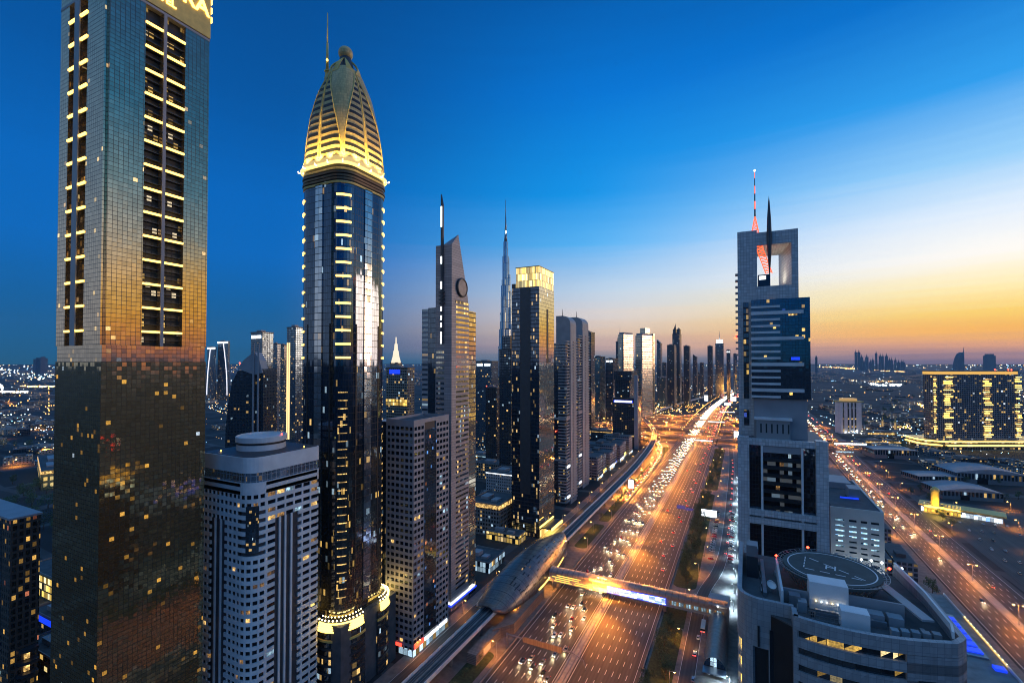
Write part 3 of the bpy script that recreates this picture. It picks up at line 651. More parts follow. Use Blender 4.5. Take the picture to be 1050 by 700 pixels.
mb = MB(); mb.strip([(GX1, GY0 + 2), (GX1, GY1)], 0, 9, -.8); mb.build('lobby', facade('lobby_glass', (.2, .15, .08), (.1, .1, .1), 3, 4.2, .1, .15, .8, cols=((1, .6, .2), (1, .8, .5)), st=1.2, cluster=False), gv)

# ---- white balcony tower with a round drum on its roof
wt_ = thing('white_tower', 'pale apartment tower with a rounded corner and a round drum on its roof', 'tower', (-202, 146, 0))
WX0, WX1, WY0, WY1, WH = -220.0, -185.0, 128.0, 164.0, 126.0
mb = MB(); mb.prism(rrect(WX0 + .7, WX1 - .7, WY0 + .7, WY1 - .7, [6.3, 1.5, 1, 1.5], 7), -.2, WH - 1.2); mb.build('inner_wall', pbr('shadow_gap_wall', (.05, .052, .06), .5), wt_)  # dark core wall, set back behind the pale bands
FH = 3.45; rc6 = arc(WX1 - 7, WY0 + 7, 7, -90, 0, 8); rcn = arc(WX1 - 2, WY1 - 2, 2, 0, 90, 3); rcl = arc(WX0 + 2, WY0 + 2, 2, 180, 270, 3)
mb = MB(); items = []
def wpath(full):
    if full: return [[rcl[0]] + rcl + rc6 + rcn]
    return [rcl + [(-212.5, WY0)], [(-202.5, WY0)] + rc6 + [(WX1, 139.5)], [(WX1, 151.5)] + rcn]
nf = int(WH / FH)
for k in range(nf):
    z = k * FH
    top = z > 121.5 - FH
    if z > 112: continue
    full = z > 96
    for p in wpath(full): mb.strip(p, z + 1.75, z + FH, .9)
    if not full:
        [mb.strip([(WX1 - .1, q_), (WX1 - .1, q_ + .9)], z, z + FH, .9) for q_ in (141.6, 144.4, 147.6)]; [mb.strip([(q_, WY0 + .1), (q_ + .8, WY0 + .1)], z, z + FH, .9) for q_ in (-210, -206)]
    for j in range(6):
        y = WY0 + 9.4 + 4.55 * j
        if not full and 139.2 < y < 151.8: continue
        mb.box(WX1 - .9, WX1 - .02, y - 2.28, y - 1.5, z, z + 1.75)
        items.append(((WX1 - .5, y + .38, z + .88), (1, 0, 0), 3.7, 1.72, pick(.15 + (.3 if k > 27 else 0), .2)))
    for j in range(9):
        x = WX1 - 8.4 - 2.9 * j
        if not full and -213.2 < x < -202.0: continue
        mb.box(x - 1.45, x - .65, WY0 + .02, WY0 + .9, z, z + 1.75)
        items.append(((x + .38, WY0 + .5, z + .88), (0, -1, 0), 2.05, 1.72, pick(.1, .3)))
    if k < 24 or k > 29:
        for a in (-78, -56, -34, -12):
            c, s = math.cos(rad(a)), math.sin(rad(a)); items.append(((WX1 - 7 + 6.5 * c, WY0 + 7 + 6.5 * s, z + .88), (c, s, 0), 2.1, 1.72, pick(.1, .3)))
        for a in (-90, -67, -45, -23, 0):
            c, s = math.cos(rad(a)), math.sin(rad(a)); mb.obox((WX1 - 7 + 6.55 * c, WY0 + 7 + 6.55 * s, z + .87), (c * .42, s * .42, 0), (-s * .42, c * .42, 0), (0, 0, .87))
mb.build('facade', M['white'], wt_)
mb = MB(); mb.strip(arc(WX1 - 7, WY0 + 7, 7.06, -66, -24, 4), 84, 104, .8); mb.build('corner_glazing', facade('corner_glass', (.03, .03, .035), (.2, .24, .28), 1.3, 1.15, .1, .12, .12, st=.9), wt_)
gl = rrect(WX0 + .4, WX1 - .4, WY0 + .4, WY1 - .4, [6.7, 2, 2, 2], 7)
mb = MB(); mb.prism(gl, 113.5, 118); mb.build('glazed_floor', facade('blue_glazing', (.35, .38, .42), (.55, .66, .76), 2.2, 2.2, .1, .08, .05, st=.7), wt_)
pp = rrect(WX0, WX1, WY0, WY1, [7, 2, 2, 2], 7)
mb = MB(); mb.strip(pp, 118, 124.6, .8, closed=True); mb.strip(pp, 108.8, 113.5, .8, closed=True); mb.build('parapet', M['white'], wt_)
mb = MB(); mb.prism(rrect(WX0 + .8, WX1 - .8, WY0 + .8, WY1 - .8, [6.2, 1, 1, 1], 5), 121.5, 122.2); mb.build('roof', M['darkconc'], wt_)
dc = P(262, 445, 129); dc = (-205.0, 147.0, 0)
mb = MB(); mb.lathe((dc[0], dc[1], 122.2), [(10.4, 0), (10.4, 6.4), (10.9, 6.4), (10.9, 8.6), (10.4, 8.9), (10.2, 8.2), (0, 8.0)], 40, smooth=False); mb.build('roof_drum', M['white'], wt_)
mb = MB(); mb.lathe((dc[0], dc[1], 127.4), [(10.44, 0), (10.44, .9), (10.1, 1.0)], 40, smooth=False); mb.build('drum_dark_band', M['black'], wt_)  # black band round the drum, just below its rim
for x, y, z, m_, nm in ((-195, 150, 131.6, 'redlamp', 'warning_lamp'), (-212, 132, 125.3, 'signwarm', 'roof_lamp'), (-187, 156, 125.3, 'signwarm', 'roof_lamp')):
    mb = MB(); mb.octa((x, y, z), .45); mb.tube((x, y, z - 1.2), (x, y, z - .3), .08); mb.build(nm, [M[m_]], wt_)
mb = MB(); mb.box(-190, -186.6, 137, 140, 122.2, 123.6); mb.box(-190, -187, 158, 161, 122.2, 124.4); mb.box(-216, -211, 141, 150, 122.2, 124.8); mb.build('roof_plant', M['grey'], wt_)
for y in (135.5, 137.6): mb = MB(); mb.box(-186.2, -185.9, y, y + 1.3, 122.6, 123.8); mb.build('roof_floodlight', M['signwhite'], wt_)
windows(wt_, items)

# ---- tulip-topped glass tower with golden crown
rz = thing('rose_tower', 'tall dark glass tower with a golden tulip-shaped crown and a lit ring near its foot', 'tower', (-195, 188, 0))
RX, RY = -195.0, 188.0
def rplan(h, r, n=8, grooves=False): return [(RX + x, RY + y) for x, y in rrect(-h, h, -h, h, r, n)]
HS = 17.0
sh1 = facade('tower_blue_glass', (.012, .016, .02), (.085, .12, .17), 1.35, 3.4, .08, .07, .05, cols=(WARM, COOL), coolness=.35, st=1.0, gm=.92, gr=.05, jit=.012, wr=.3)
sh2 = facade('tower_bronze_glass', (.02, .018, .015), (.20, .19, .17), 1.35, 3.4, .10, .12, .07, cols=((1, .6, .15), COOL), coolness=.3, st=.9, gm=.92, gr=.06, jit=.02, wr=.3)
mb = MB(); mb.prism(rplan(HS, 8.5, 8), 120, 258, 0, smooth=False); mb.build('upper_shaft', sh1, rz)
mb = MB(); mb.prism(rplan(HS, 8.5, 8), 37, 120, 0); mb.build('lower_shaft', sh2, rz)
for nx, ny in ((1, 0), (0, -1), (-1, 0), (0, 1)):       # bright mirrored strip and dark grooves in every face
    tx, ty = -ny, nx
    def fbox(u0, u1, d0, d1, z0, z1):
        a, b = (RX + nx * (HS + d0) + tx * u0, RY + ny * (HS + d0) + ty * u0), (RX + nx * (HS + d1) + tx * u1, RY + ny * (HS + d1) + ty * u1)
        m_ = MB(); m_.box(min(a[0], b[0]), max(a[0], b[0]), min(a[1], b[1]), max(a[1], b[1]), z0, z1); return m_
    fbox(-2.6, 2.6, -.3, .5, 42, 257).build('mirror_strip', facade('mirror_strip%d%d' % (nx, ny), (.05, .05, .05), (.50, .52, .54), 2.5, 3.4, .05, .1, .06, st=.9, gm=.95, gr=.08, jit=.03), rz)
    for u in (-8.4, 7.6): fbox(u, u + .8, -.3, .12, 60, 185).build('dark_groove', M['black'], rz)
for c in ((1, -1), (1, 1), (-1, -1)):
    cx_, cy_ = RX + c[0] * (HS - 8.5), RY + c[1] * (HS - 8.5); a0 = math.degrees(math.atan2(c[1], c[0]))
    for k in range(13):
        z = 250 - 6.9 * k
        mb = MB(); mb.strip(arc(cx_, cy_, 9.1, a0 - 24, a0 + 24, 6), z, z + 1.0, .9); mb.build('light_balcony', M['strip'] if k < 13 else M['litwarm'], rz)
    for k in range(26):
        z = 150 - 4.1 * k
        if z < 42: continue
        mb = MB(); mb.strip(arc(cx_, cy_, 8.75, a0 - 15, a0 + 15, 4), z, z + .4, .5); mb.build('balcony_edge', M['litwarm'], rz)
# crown
ringp = rplan(HS + .9, 9.2, 8)
for k in range(5): mb = MB(); mb.strip(rplan(HS + .5 + .25 * (k % 2), 9.0, 8), 256.5 + 1.7 * k, 257.6 + 1.7 * k, .8, closed=True); mb.build('bronze_louvre', M['gold'] if k in (0, 4) else pbr('bronze%d' % k, (.16, .10, .05), .4, .6), rz)
mb = MB(); mb.prism(rplan(HS - .2, 8.5, 6), 256.5, 266); mb.build('crown_base', M['black'], rz)
mb = MB(); mb.strip(rplan(HS + 1.6, 9.6, 8), 266.0, 267.2, 1.0, closed=True); mb.build('crown_light_ring', emit('crown_ring', (1, .66, .16), 2.4, True), rz)
mb = MB(); mb.strip(rplan(HS + .3, 8.9, 8), 266.2, 270.5, .5, closed=True); mb.build('crown_sill', emit('crown_glow', (1, .70, .22), .7, True), rz)
CZ0, CZ1 = 270.5, 334.0
def cprof(t):
    T = ((0, 1), (.2, .94), (.4, .855), (.63, .69), (.8, .47), (.9, .31), (1, .16))
    for (a, u), (b, v) in zip(T, T[1:]):
        if t <= b: return HS * (u + (v - u) * (t - a) / (b - a))
    return HS * .16
def cpt(a, t, out=0.0):
    rr = .5 + .22 * t; h = cprof(t) * 1.207 / (1.414 - .414 * rr) + out; r = h * rr; q = rplan(h, r, 8); n = len(q)
    L = [0.0]
    for i in range(n): L.append(L[-1] + math.dist(q[i], q[(i + 1) % n]))
    s = (a % 1.0) * L[-1]
    for i in range(n):
        if L[i] <= s <= L[i + 1]:
            f = (s - L[i]) / max(1e-6, L[i + 1] - L[i]); p, w = q[i], q[(i + 1) % n]; return Vector((p[0] + (w[0] - p[0]) * f, p[1] + (w[1] - p[1]) * f, CZ0 + (CZ1 - CZ0) * t))
# arc-length parameter: corner (x1,y0) centre sits at a_c
q = rplan(HS, HS * .46, 8); Ls = sum(math.dist(q[i], q[(i + 1) % len(q)]) for i in range(len(q))); ca = (math.pi / 2 * HS * .46) / 2 / Ls
NA = 64
mb = MB(); mb.grid([[cpt(ca + k / NA, i / 20) for k in range(NA)] for i in range(18)], closed=True); mb.face([cpt(k / NA, .85) for k in range(NA)]); mb.build('crown_shell', M['goldpanel'], rz)
for lv in range(13):
    t0 = .035 + lv * .058; t1 = t0 + .026
    gap = .010 + .108 * (min(1, t0 / .80)) ** 2.0
    for f in range(4):
        a0, a1 = ca + f / 4 + gap, ca + (f + 1) / 4 - gap
        mid = (a0 + a1) / 2
        for b0, b1 in ((a0, mid - .012), (mid + .012, a1)):
            if b1 - b0 < .008: continue
            mb = MB(); K = 6; mb.grid([[cpt(b0 + (b1 - b0) * k / K, t, .12) for k in range(K + 1)] for t in (t0, t1)], smooth=False); o = mb.build('louvre_window', M['black'], rz)
            s_ = o.modifiers.new('thick', 'SOLIDIFY'); s_.thickness = .3
for f in range(4):      # sharp fold lines between petals
    mb = MB()
    for i in range(15): mb.bar(cpt(ca + f / 4 + .125, i / 20, .1), cpt(ca + f / 4 + .125, (i + 1) / 20, .1), .5, .5)
    mb.build('petal_rib', M['gold'], rz)
TT = .80; zt_ = CZ0 + (CZ1 - CZ0) * TT; apex = Vector((RX, RY, CZ1 + .5))
mb = MB(); mb.lathe((RX, RY, zt_ - 2), [(7.4, 0), (6.0, 5), (4.2, 9), (3.2, 12.5), (2.6, 15.5), (2.6, 17)], 20); mb.build('bud', M['darkmetal'], rz)
mb = MB(); mb.lathe((RX, RY, CZ1 + 1.6), [(0, -3.8)] + [(3.9 * math.cos(rad(q)), 3.9 * math.sin(rad(q))) for q in range(-75, 90, 15)] + [(0, 3.9)], 22); mb.build('dome', M['goldpanel'], rz)
for f in range(4):      # folded petals meeting under the dome
    L_, Rr_, Cc = cpt(ca + f / 4 - .118, TT, .2), cpt(ca + f / 4 + .118, TT, .2), cpt(ca + f / 4, TT, .9)
    d = (Cc - Vector((RX, RY, Cc.z))).normalized(); tip = apex + d * 3.0 + Vector((0, 0, -2.5))
    mb = MB()
    for e, sg_ in ((L_, 1), (Rr_, -1)):
        for k in range(6):
            f1, f2 = k / 6, (k + 1) / 6; bow = lambda q: e.lerp(tip, q) + d * (2.2 * math.sin(math.pi * q))
            inn_ = lambda q: Cc.lerp(tip, q) + d * (1.2 * math.sin(math.pi * q)) + (e - Cc) * .42 * (1 - q)
            mb.face([bow(f1), inn_(f1), inn_(f2), bow(f2)] if sg_ > 0 else [inn_(f1), bow(f1), bow(f2), inn_(f2)])
    o = mb.build('bud_petal', M['gold'], rz); s_ = o.modifiers.new('thick', 'SOLIDIFY'); s_.thickness = .5
    mb = MB(); mb.face([L_ + d * -.5, Rr_ + d * -.5, tip - d * 1.0]); o = mb.build('bud_shade_panel', M['black'], rz); s_ = o.modifiers.new('thick', 'SOLIDIFY'); s_.thickness = .3  # black panel stands for the shade inside the open arch
    mb = MB()       # fold line down each shield edge
    for sg_ in (-1, 1):
        for i in range(12):
            q0, q1 = i / 12 * TT, (i + 1) / 12 * TT; g0, g1 = .006 + .112 * (q0 / TT) ** 2, .006 + .112 * (q1 / TT) ** 2
            mb.bar(cpt(ca + f / 4 + sg_ * g0, q0, .15), cpt(ca + f / 4 + sg_ * g1, q1, .15), .45, .45)
    mb.build('shield_edge', M['gold'], rz)
mx, my = RX - 8.5, RY - 5.0
mb = MB(); mb.tube((mx, my, 306), (mx, my, 326), 1.3, 1.1, 10); mb.tube((mx, my, 326), (mx, my, 341), .8, .55, 8); mb.tube((mx, my, 341), (mx, my, 358), .34, .2, 6)
for z in (313, 317, 321, 325): mb.tube((mx, my, z), (mx, my, z + .8), 1.5, 1.5, 8)
mb.build('mast', M['gold'], rz)
mb = MB(); mb.octa((mx + .9, my - .9, 331), .8); mb.build('mast_lamp', M['signwarm'], rz)
for k in range(16):
    a = ca + k / 16; p = cpt(a, 0, 2.6); q = cpt(a, 0, 0.0); d = (p - q).normalized()
    mb = MB(); mb.bar((q.x, q.y, 266.6), (p.x, p.y, 266.6), .3, .3); mb.octa((p.x, p.y, 267.2), .3); mb.build('floodlight', M['bulb'], rz)
    l = bpy.data.lights.get('crown_floodlight') or bpy.data.lights.new('crown_floodlight', 'SPOT'); l.energy = 50000; l.color = (1, .64, .16); l.spot_size = rad(80); l.spot_blend = .8; l.shadow_soft_size = .5
    o = bpy.data.objects.new('crown_floodlight', l); COL.objects.link(o); o.parent = rz; o.location = (p.x + d.x * 1.2 - RX, p.y + d.y * 1.2 - RY, 267.6); o.rotation_euler = (Vector((-d.x * .5, -d.y * .5, 1))).to_track_quat('-Z', 'Y').to_euler()
# ring of lamps and podium
for c in ((1, -1), (1, 1), (-1, -1)):
    a0 = math.degrees(math.atan2(c[1], c[0])); cx_, cy_ = RX + c[0] * 8.0, RY + c[1] * 8.0
    for k in range(4): mb = MB(); mb.strip(arc(cx_, cy_, 14.0 - .2 * k, a0 - 52, a0 + 52, 14), 33 + 1.1 * k, 33.75 + 1.1 * k, .8); mb.build('light_ring', M['strip'] if k % 2 == 0 else M['signwarm'], rz)
    for k in range(13):
        a = rad(a0 - 52 + 8.67 * k)
        mb = MB(); mb.octa((cx_ + 13 * math.cos(a), cy_ + 13 * math.sin(a), 38.4), .5); mb.octa((cx_ + 11.4 * math.cos(a + .05), cy_ + 11.4 * math.sin(a + .05), 39.4), .4); mb.build('ring_lamp', M['bulb'], rz)
    pl = bpy.data.lights.new('ring_light', 'POINT'); pl.energy = 1100; pl.color = (1, .6, .14); pl.shadow_soft_size = 1
    lo = bpy.data.objects.new('ring_light', pl); COL.objects.link(lo); lo.parent = rz; lo.location = (cx_ + 16 * math.cos(rad(a0)) - RX, cy_ + 16 * math.sin(rad(a0)) - RY, 43)
    for k in range(8):
        mb = MB(); mb.strip(arc(cx_, cy_, 13.6, a0 - 60, a0 + 60, 14), 4 * k, 4 * k + 1.1, 1.0); mb.build('podium_floor_band', M['gold'] if k == 7 else M['darkmetal'], rz)
    mb = MB(); mb.strip(arc(cx_, cy_, 13.2, a0 - 60, a0 + 60, 14), -.2, 33, 1.0); mb.build('podium_glass', facade('podium_glass%d' % a0, (.02, .02, .02), (.2, .2, .2), 2.4, 4, .06, .1, .22, st=1.2), rz)
mb = MB(); mb.box(RX - 20, RX + 20, RY - 20, RY + 20, -.1, 36.6); mb.build('podium', M['darkconc'], rz)

# ---- gridded office slab with a dark glass middle
gt = thing('office_tower', 'mid-height tower with a pale grid of square windows and one dark glass strip', 'tower', (-176, 229, 0))
X0, X1, Y0, Y1, H = -186.0, -166.0, 212.0, 247.0, 131.0
mb = MB(); mb.box(X0 - 14, X0, Y0 + 6, Y1, -.2, H - 1); mb.build('rear_wing', facade('rear_wing_glass', (.02, .025, .03), (.16, .2, .24), 1.6, 3.5, .08, .1, .04, st=.7), gt)
mb = MB(); mb.box(X0 + .6, X1 - .6, Y0 + .6, Y1 - .6, -.2, H - .5); mb.build('inner_wall', pbr('grid_gap_wall', (.04, .042, .05), .5), gt)
items = []; mb = MB(); fh = 3.62; nf = int(H / fh)
for k in range(1, nf):
    z = k * fh
    mb.strip([(X0, Y0), (X1, Y0), (X1, 222)], z + 2.0, z + fh, .7); mb.strip([(X1, 233.5), (X1, Y1)], z + 2.0, z + fh, .7)
    for j in range(6):
        if j < 6: items.append(((X0 + 1.67 + 3.33 * j, Y0 + .3, z + 1), (0, -1, 0), 2.3, 1.95, pick(.05)))
    for y in (213.8, 217.0, 220.2, 235.3, 238.8, 242.3, 245.4): items.append(((X1 - .3, y, z + 1), (1, 0, 0), 2.2, 1.95, pick(.08, .6)))
for j in range(7): mb.box(X0 + 3.33 * j - .5 + (.5 if j == 0 else 0) - (.5 if j == 6 else 0), X0 + 3.33 * j + .5 + (.5 if j == 0 else 0) - (.5 if j == 6 else 0), Y0 + .02, Y0 + .6, fh, nf * fh)
for y in (212.5, 215.4, 218.6, 221.7, 233.8, 237, 240.5, 243.9, 246.7): mb.box(X1 - .6, X1 - .02, y - .35, y + .35, fh, nf * fh)
mb.build('grid_facade', M['grey'], gt)
mb = MB(); mb.box(X1 - .6, X1 + .25, 222.02, 233.48, 8, H - 5); mb.build('glass_strip', facade('strip_glass', (.015, .018, .02), (.16, .2, .24), 1.3, 1.8, .08, .08, .05, cols=((1, .3, .1), (.15, .4, 1)), coolness=.7, st=1.4, jit=.02), gt)
mb = MB(); mb.strip([(X0, Y0), (X1, Y0), (X1, Y1), (X0, Y1)], nf * fh + .01, H + 1.6, .8, closed=True); mb.build('parapet', M['grey'], gt)
mb = MB(); mb.box(X0 + 3, X1 - 3, Y0 + 5, Y1 - 8, H - .5, H + .6); mb.build('roof', M['darkconc'], gt)
for y0, y1, m_ in ((213, 221, 'signred'), (222.5, 236, 'signwhite'), (237, 245, 'signwhite')): mb = MB(); mb.box(X1 + .05, X1 + .5, y0, y1, 4.4, 6.2 if m_ != 'signred' else 7); mb.build('shop_sign', M[m_], gt)
mb = MB(); mb.box(-182, -174, Y0 - .5, Y0 - .05, 4.6, 6.2); mb.build('shop_sign', M['signred'], gt)
mb = MB(); mb.box(X0, X1, Y0 + .1, Y1 - .1, -.1, 4.2); mb.build('shopfronts', facade('shopfront', (.15, .12, .1), (.1, .1, .1), 3.2, 4.4, .08, .1, .9, st=1.6, coolness=.5, cluster=False), gt)
windows(gt, items)

# ---- slanted office tower with a disc and a blade mast
dt = thing('disc_tower', 'grey slanted-top tower with a large dark disc near the top and a tall blade mast', 'tower', (-181, 278, 0))
A = PX(463, 250, -174); Bp = PX(470, 242, -174); Cp = PX(479, 300, -174); Dp = PX(481, 318, -174)
y0 = 262.0; zA, zB, zC = A.z, Bp.z + 1, Cp.z
clad = facade('ribbed_cladding', (.20, .19, .19), (.50, .45, .45), 60, 1.75, .0, .14, 0, gm=.1, gr=.45, jit=0)
prof = [(y0, 0), (Dp.y, 0), (Dp.y, Dp.z), (Cp.y, Cp.z), (Bp.y, zB), (y0, zA)]
mb = MB(); XL, XR = -187.0, -174.0
mb.face([(XR, y, z) for y, z in prof]); mb.face([(XL, y, z - (6 if i in (4,) else 0)) for i, (y, z) in reversed(list(enumerate(prof)))])
for i in range(len(prof)):
    (ya, za), (yb, zb) = prof[i], prof[(i + 1) % len(prof)]
    da, db = (6 if i == 4 else 0), (6 if (i + 1) % 6 == 4 else 0)
    mb.face([(XR, yb, zb), (XR, ya, za), (XL, ya, za - da), (XL, yb, zb - db)])
mb.build('shaft', clad, dt)
nfl = 58
bands = []
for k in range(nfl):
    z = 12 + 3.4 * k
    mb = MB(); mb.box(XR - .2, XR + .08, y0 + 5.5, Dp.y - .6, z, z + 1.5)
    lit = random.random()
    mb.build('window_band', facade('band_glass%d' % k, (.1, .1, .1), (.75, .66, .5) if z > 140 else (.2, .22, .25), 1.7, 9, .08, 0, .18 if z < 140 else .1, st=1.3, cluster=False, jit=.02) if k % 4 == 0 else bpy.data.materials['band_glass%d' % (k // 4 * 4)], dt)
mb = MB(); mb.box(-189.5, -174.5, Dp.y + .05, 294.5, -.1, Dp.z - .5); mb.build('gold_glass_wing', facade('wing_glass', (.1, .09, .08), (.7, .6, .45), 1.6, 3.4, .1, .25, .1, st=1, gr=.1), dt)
mb = MB(); mb.box(-203, XL - .02, 268, 293, -.1, 203); mb.build('side_wing', facade('side_wing_wall', (.42, .42, .45), (.2, .25, .3), 5.2, 3.5, .05, .55, .14, st=.8, coolness=.3), dt)
mb = MB(); mb.box(-197, XL - .2, 267.2, 267.98, 4, 203.5); mb.build('wing_glazing', facade('wing_glazing_m', (.02, .022, .03), (.12, .15, .19), 1.6, 3.5, .08, .1, .06, st=.8), dt)
dcn = PX(473, 295, XR); d_ = MB()
ey = 6.6
d_.grid([[(XR + .05 + w, dcn.y + r * math.cos(2 * math.pi * k / 32), dcn.z + r * math.sin(2 * math.pi * k / 32)) for k in range(32)] for w, r in ((0, ey), (1.2, ey), (1.5, ey - .5), (1.5, ey - .9), (1.1, ey - 1.0))], closed=True, smooth=False)
d_.build('disc_rim', M['darkmetal'], dt)
d_ = MB(); d_.face([(XR + 1.12, dcn.y + (ey - .9) * math.cos(2 * math.pi * k / 32), dcn.z + (ey - .9) * math.sin(2 * math.pi * k / 32)) for k in range(32)]); d_.build('disc', pbr('disc_face', (.19, .18, .19), .4, .4), dt)
wd = MB()
for k, w in enumerate((1.0, .7, 1.2, .4, .9, 1.1)): wd.box(XR + .02, XR + .2, y0 + 4.5 + 1.75 * k, y0 + 4.5 + 1.75 * k + w, dcn.z - 11.2, dcn.z - 9.4)
wd.build('facade_lettering', M['darkmetal'], dt)
mk = PY(453.5, 240, y0 - .5); xm = mk.x
mb = MB(); mb.box(xm - .8, xm + .8, y0 - 1.2, y0 + .3, 178, 258); mb.prism([(xm - .8, y0 - 1.2), (xm + .8, y0 - 1.2), (xm + .8, y0 + .3), (xm - .8, y0 + .3)], 258, 272)
mb.face([(xm - .8, y0 - 1.2, 272), (xm + .8, y0 - 1.2, 272), (xm - .8, y0 - 1.2, 279.5)]); mb.face([(xm + .8, y0 + .3, 272), (xm - .8, y0 + .3, 272), (xm - .8, y0 + .3, 279.5)]); mb.face([(xm + .8, y0 - 1.2, 272), (xm + .8, y0 + .3, 272), (xm - .8, y0 + .3, 279.5), (xm - .8, y0 - 1.2, 279.5)]); mb.face([(xm - .8, y0 + .3, 272), (xm - .8, y0 - 1.2, 272), (xm - .8, y0 - 1.2, 279.5), (xm - .8, y0 + .3, 279.5)])
mb.build('blade_mast', M['darkmetal'], dt)
for z0, z1 in ((257, 271), (232, 237), (215, 220), (200, 203), (194, 197), (189, 192), (178, 186)):
    mb = MB(); mb.box(xm - .72, xm + .3, y0 - 1.45, y0 - 1.22, z0, z1); mb.build('mast_light', M['signwhite'], dt)
for z in (205, 207.5, 210, 212.5): mb = MB(); mb.box(xm - 2.2, xm + 2.2, y0 - 1.5, y0 - .1, z, z + .6); mb.build('mast_bracket', M['darkmetal'], dt)
mb = MB(); mb.strip([(-192, y0 - .6), (XR + .6, y0 - .6), (XR + .6, 292)], 5.0, 6.2, .4); mb.build('blue_fascia_light', M['signwhite'], dt)
mb = MB(); mb.strip([(-192, y0 - .9), (XR + .9, y0 - .9), (XR + .9, 294)], 3.6, 4.6, .4); mb.build('blue_fascia_light', M['signblue'], dt)
mb = MB(); mb.box(-200, XR - .3, y0 + .2, 294, -.15, 3.6); mb.build('lobby', facade('lobby2', (.1, .12, .15), (.1, .12, .15), 2.5, 4, .1, .1, .7, st=1.2, coolness=.8), dt)
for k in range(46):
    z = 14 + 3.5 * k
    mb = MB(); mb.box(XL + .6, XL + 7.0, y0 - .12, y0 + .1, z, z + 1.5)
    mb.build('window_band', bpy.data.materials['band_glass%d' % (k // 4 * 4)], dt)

# ---- glass tower with a glowing gold crown
ct = thing('gold_crown_tower', 'dark glass tower whose rooftop box glows gold, beside the station', 'tower', (-186, 428, 0))
X0, X1, Y0, Y1, H = -201.0, -172.0, 408.0, 447.0, 238.0
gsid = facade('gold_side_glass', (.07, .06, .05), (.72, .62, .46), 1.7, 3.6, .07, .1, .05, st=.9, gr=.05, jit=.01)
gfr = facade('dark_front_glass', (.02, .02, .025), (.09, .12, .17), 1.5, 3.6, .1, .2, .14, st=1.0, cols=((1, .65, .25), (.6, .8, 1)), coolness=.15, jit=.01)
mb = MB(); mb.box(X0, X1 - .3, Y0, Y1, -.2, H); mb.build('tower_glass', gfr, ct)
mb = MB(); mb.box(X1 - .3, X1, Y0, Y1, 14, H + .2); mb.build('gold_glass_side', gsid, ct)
mb = MB(); mb.box(-192, -181, Y0 - .3, Y0 - .01, 40, H); mb.build('dark_front_panel', M['darkmetal'], ct)
s0, s1 = PX(560.5, 317, X1), PX(561.5, 372, X1)
mb = MB(); mb.box(X1 + .01, X1 + .25, s0.y, s0.y + 4, s1.z, s0.z); mb.build('dark_slit', M['black'], ct)
crz = PX(553, 273, X1).z
mb = MB(); mb.box(-196.5, X1 - .3, Y0 + .4, Y1 - .4, H + .2, crz); mb.build('lit_crown', facade('crown_lattice', (.5, .35, .1), (.9, .75, .4), 1.5, 6.6, .16, .05, 1.0, cols=((1, .62, .14), (1, .76, .30)), coolness=.5, st=3.0, cluster=False, jit=0, gm=0), ct)
mb = MB(); mb.box(-197, X1 + .1, Y0 - .1, Y1 + .1, crz, crz + .8); mb.build('crown_rim', M['gold'], ct)
mb = MB(); mb.box(X0, -197.2, Y0, Y0 + 12, H, H + 4); mb.build('shoulder', M['darkmetal'], ct)
mb = MB(); mb.box(X1 - 2, X1 + 10, Y0 + 6, Y1 - 4, 7.2, 8.4); mb.build('canopy', M['darkmetal'], ct)
mb = MB(); mb.box(X1 + 9.6, X1 + 10.4, Y0 + 6, Y1 - 4, 6.3, 8.5); mb.build('canopy_light', M['signwarm'], ct)
mb = MB(); mb.box(X1 - 1, X1 + .4, Y0 + 2, Y1 - 2, 9, 10.2); mb.build('canopy_light', M['signwarm'], ct)
mb = MB(); mb.box(X1 - 1, X1 + .3, Y0 + 2, Y1 - 2, .1, 7); mb.build('lobby', facade('lobby3', (.2, .15, .08), (.2, .16, .1), 3, 7, .1, .06, 1, cols=((1, .62, .16), (1, .72, .3)), st=2.5, cluster=False), ct)
pl = bpy.data.lights.new('canopy_lamp', 'AREA'); pl.energy = 9000; pl.color = (1, .68, .15); pl.size = 8; pl.shape = 'RECTANGLE'; pl.size_y = 26
lo = bpy.data.objects.new('canopy_lamp', pl); COL.objects.link(lo); lo.parent = ct; lo.location = (X1 + 4 + 186, 427 - 428, 7.0)

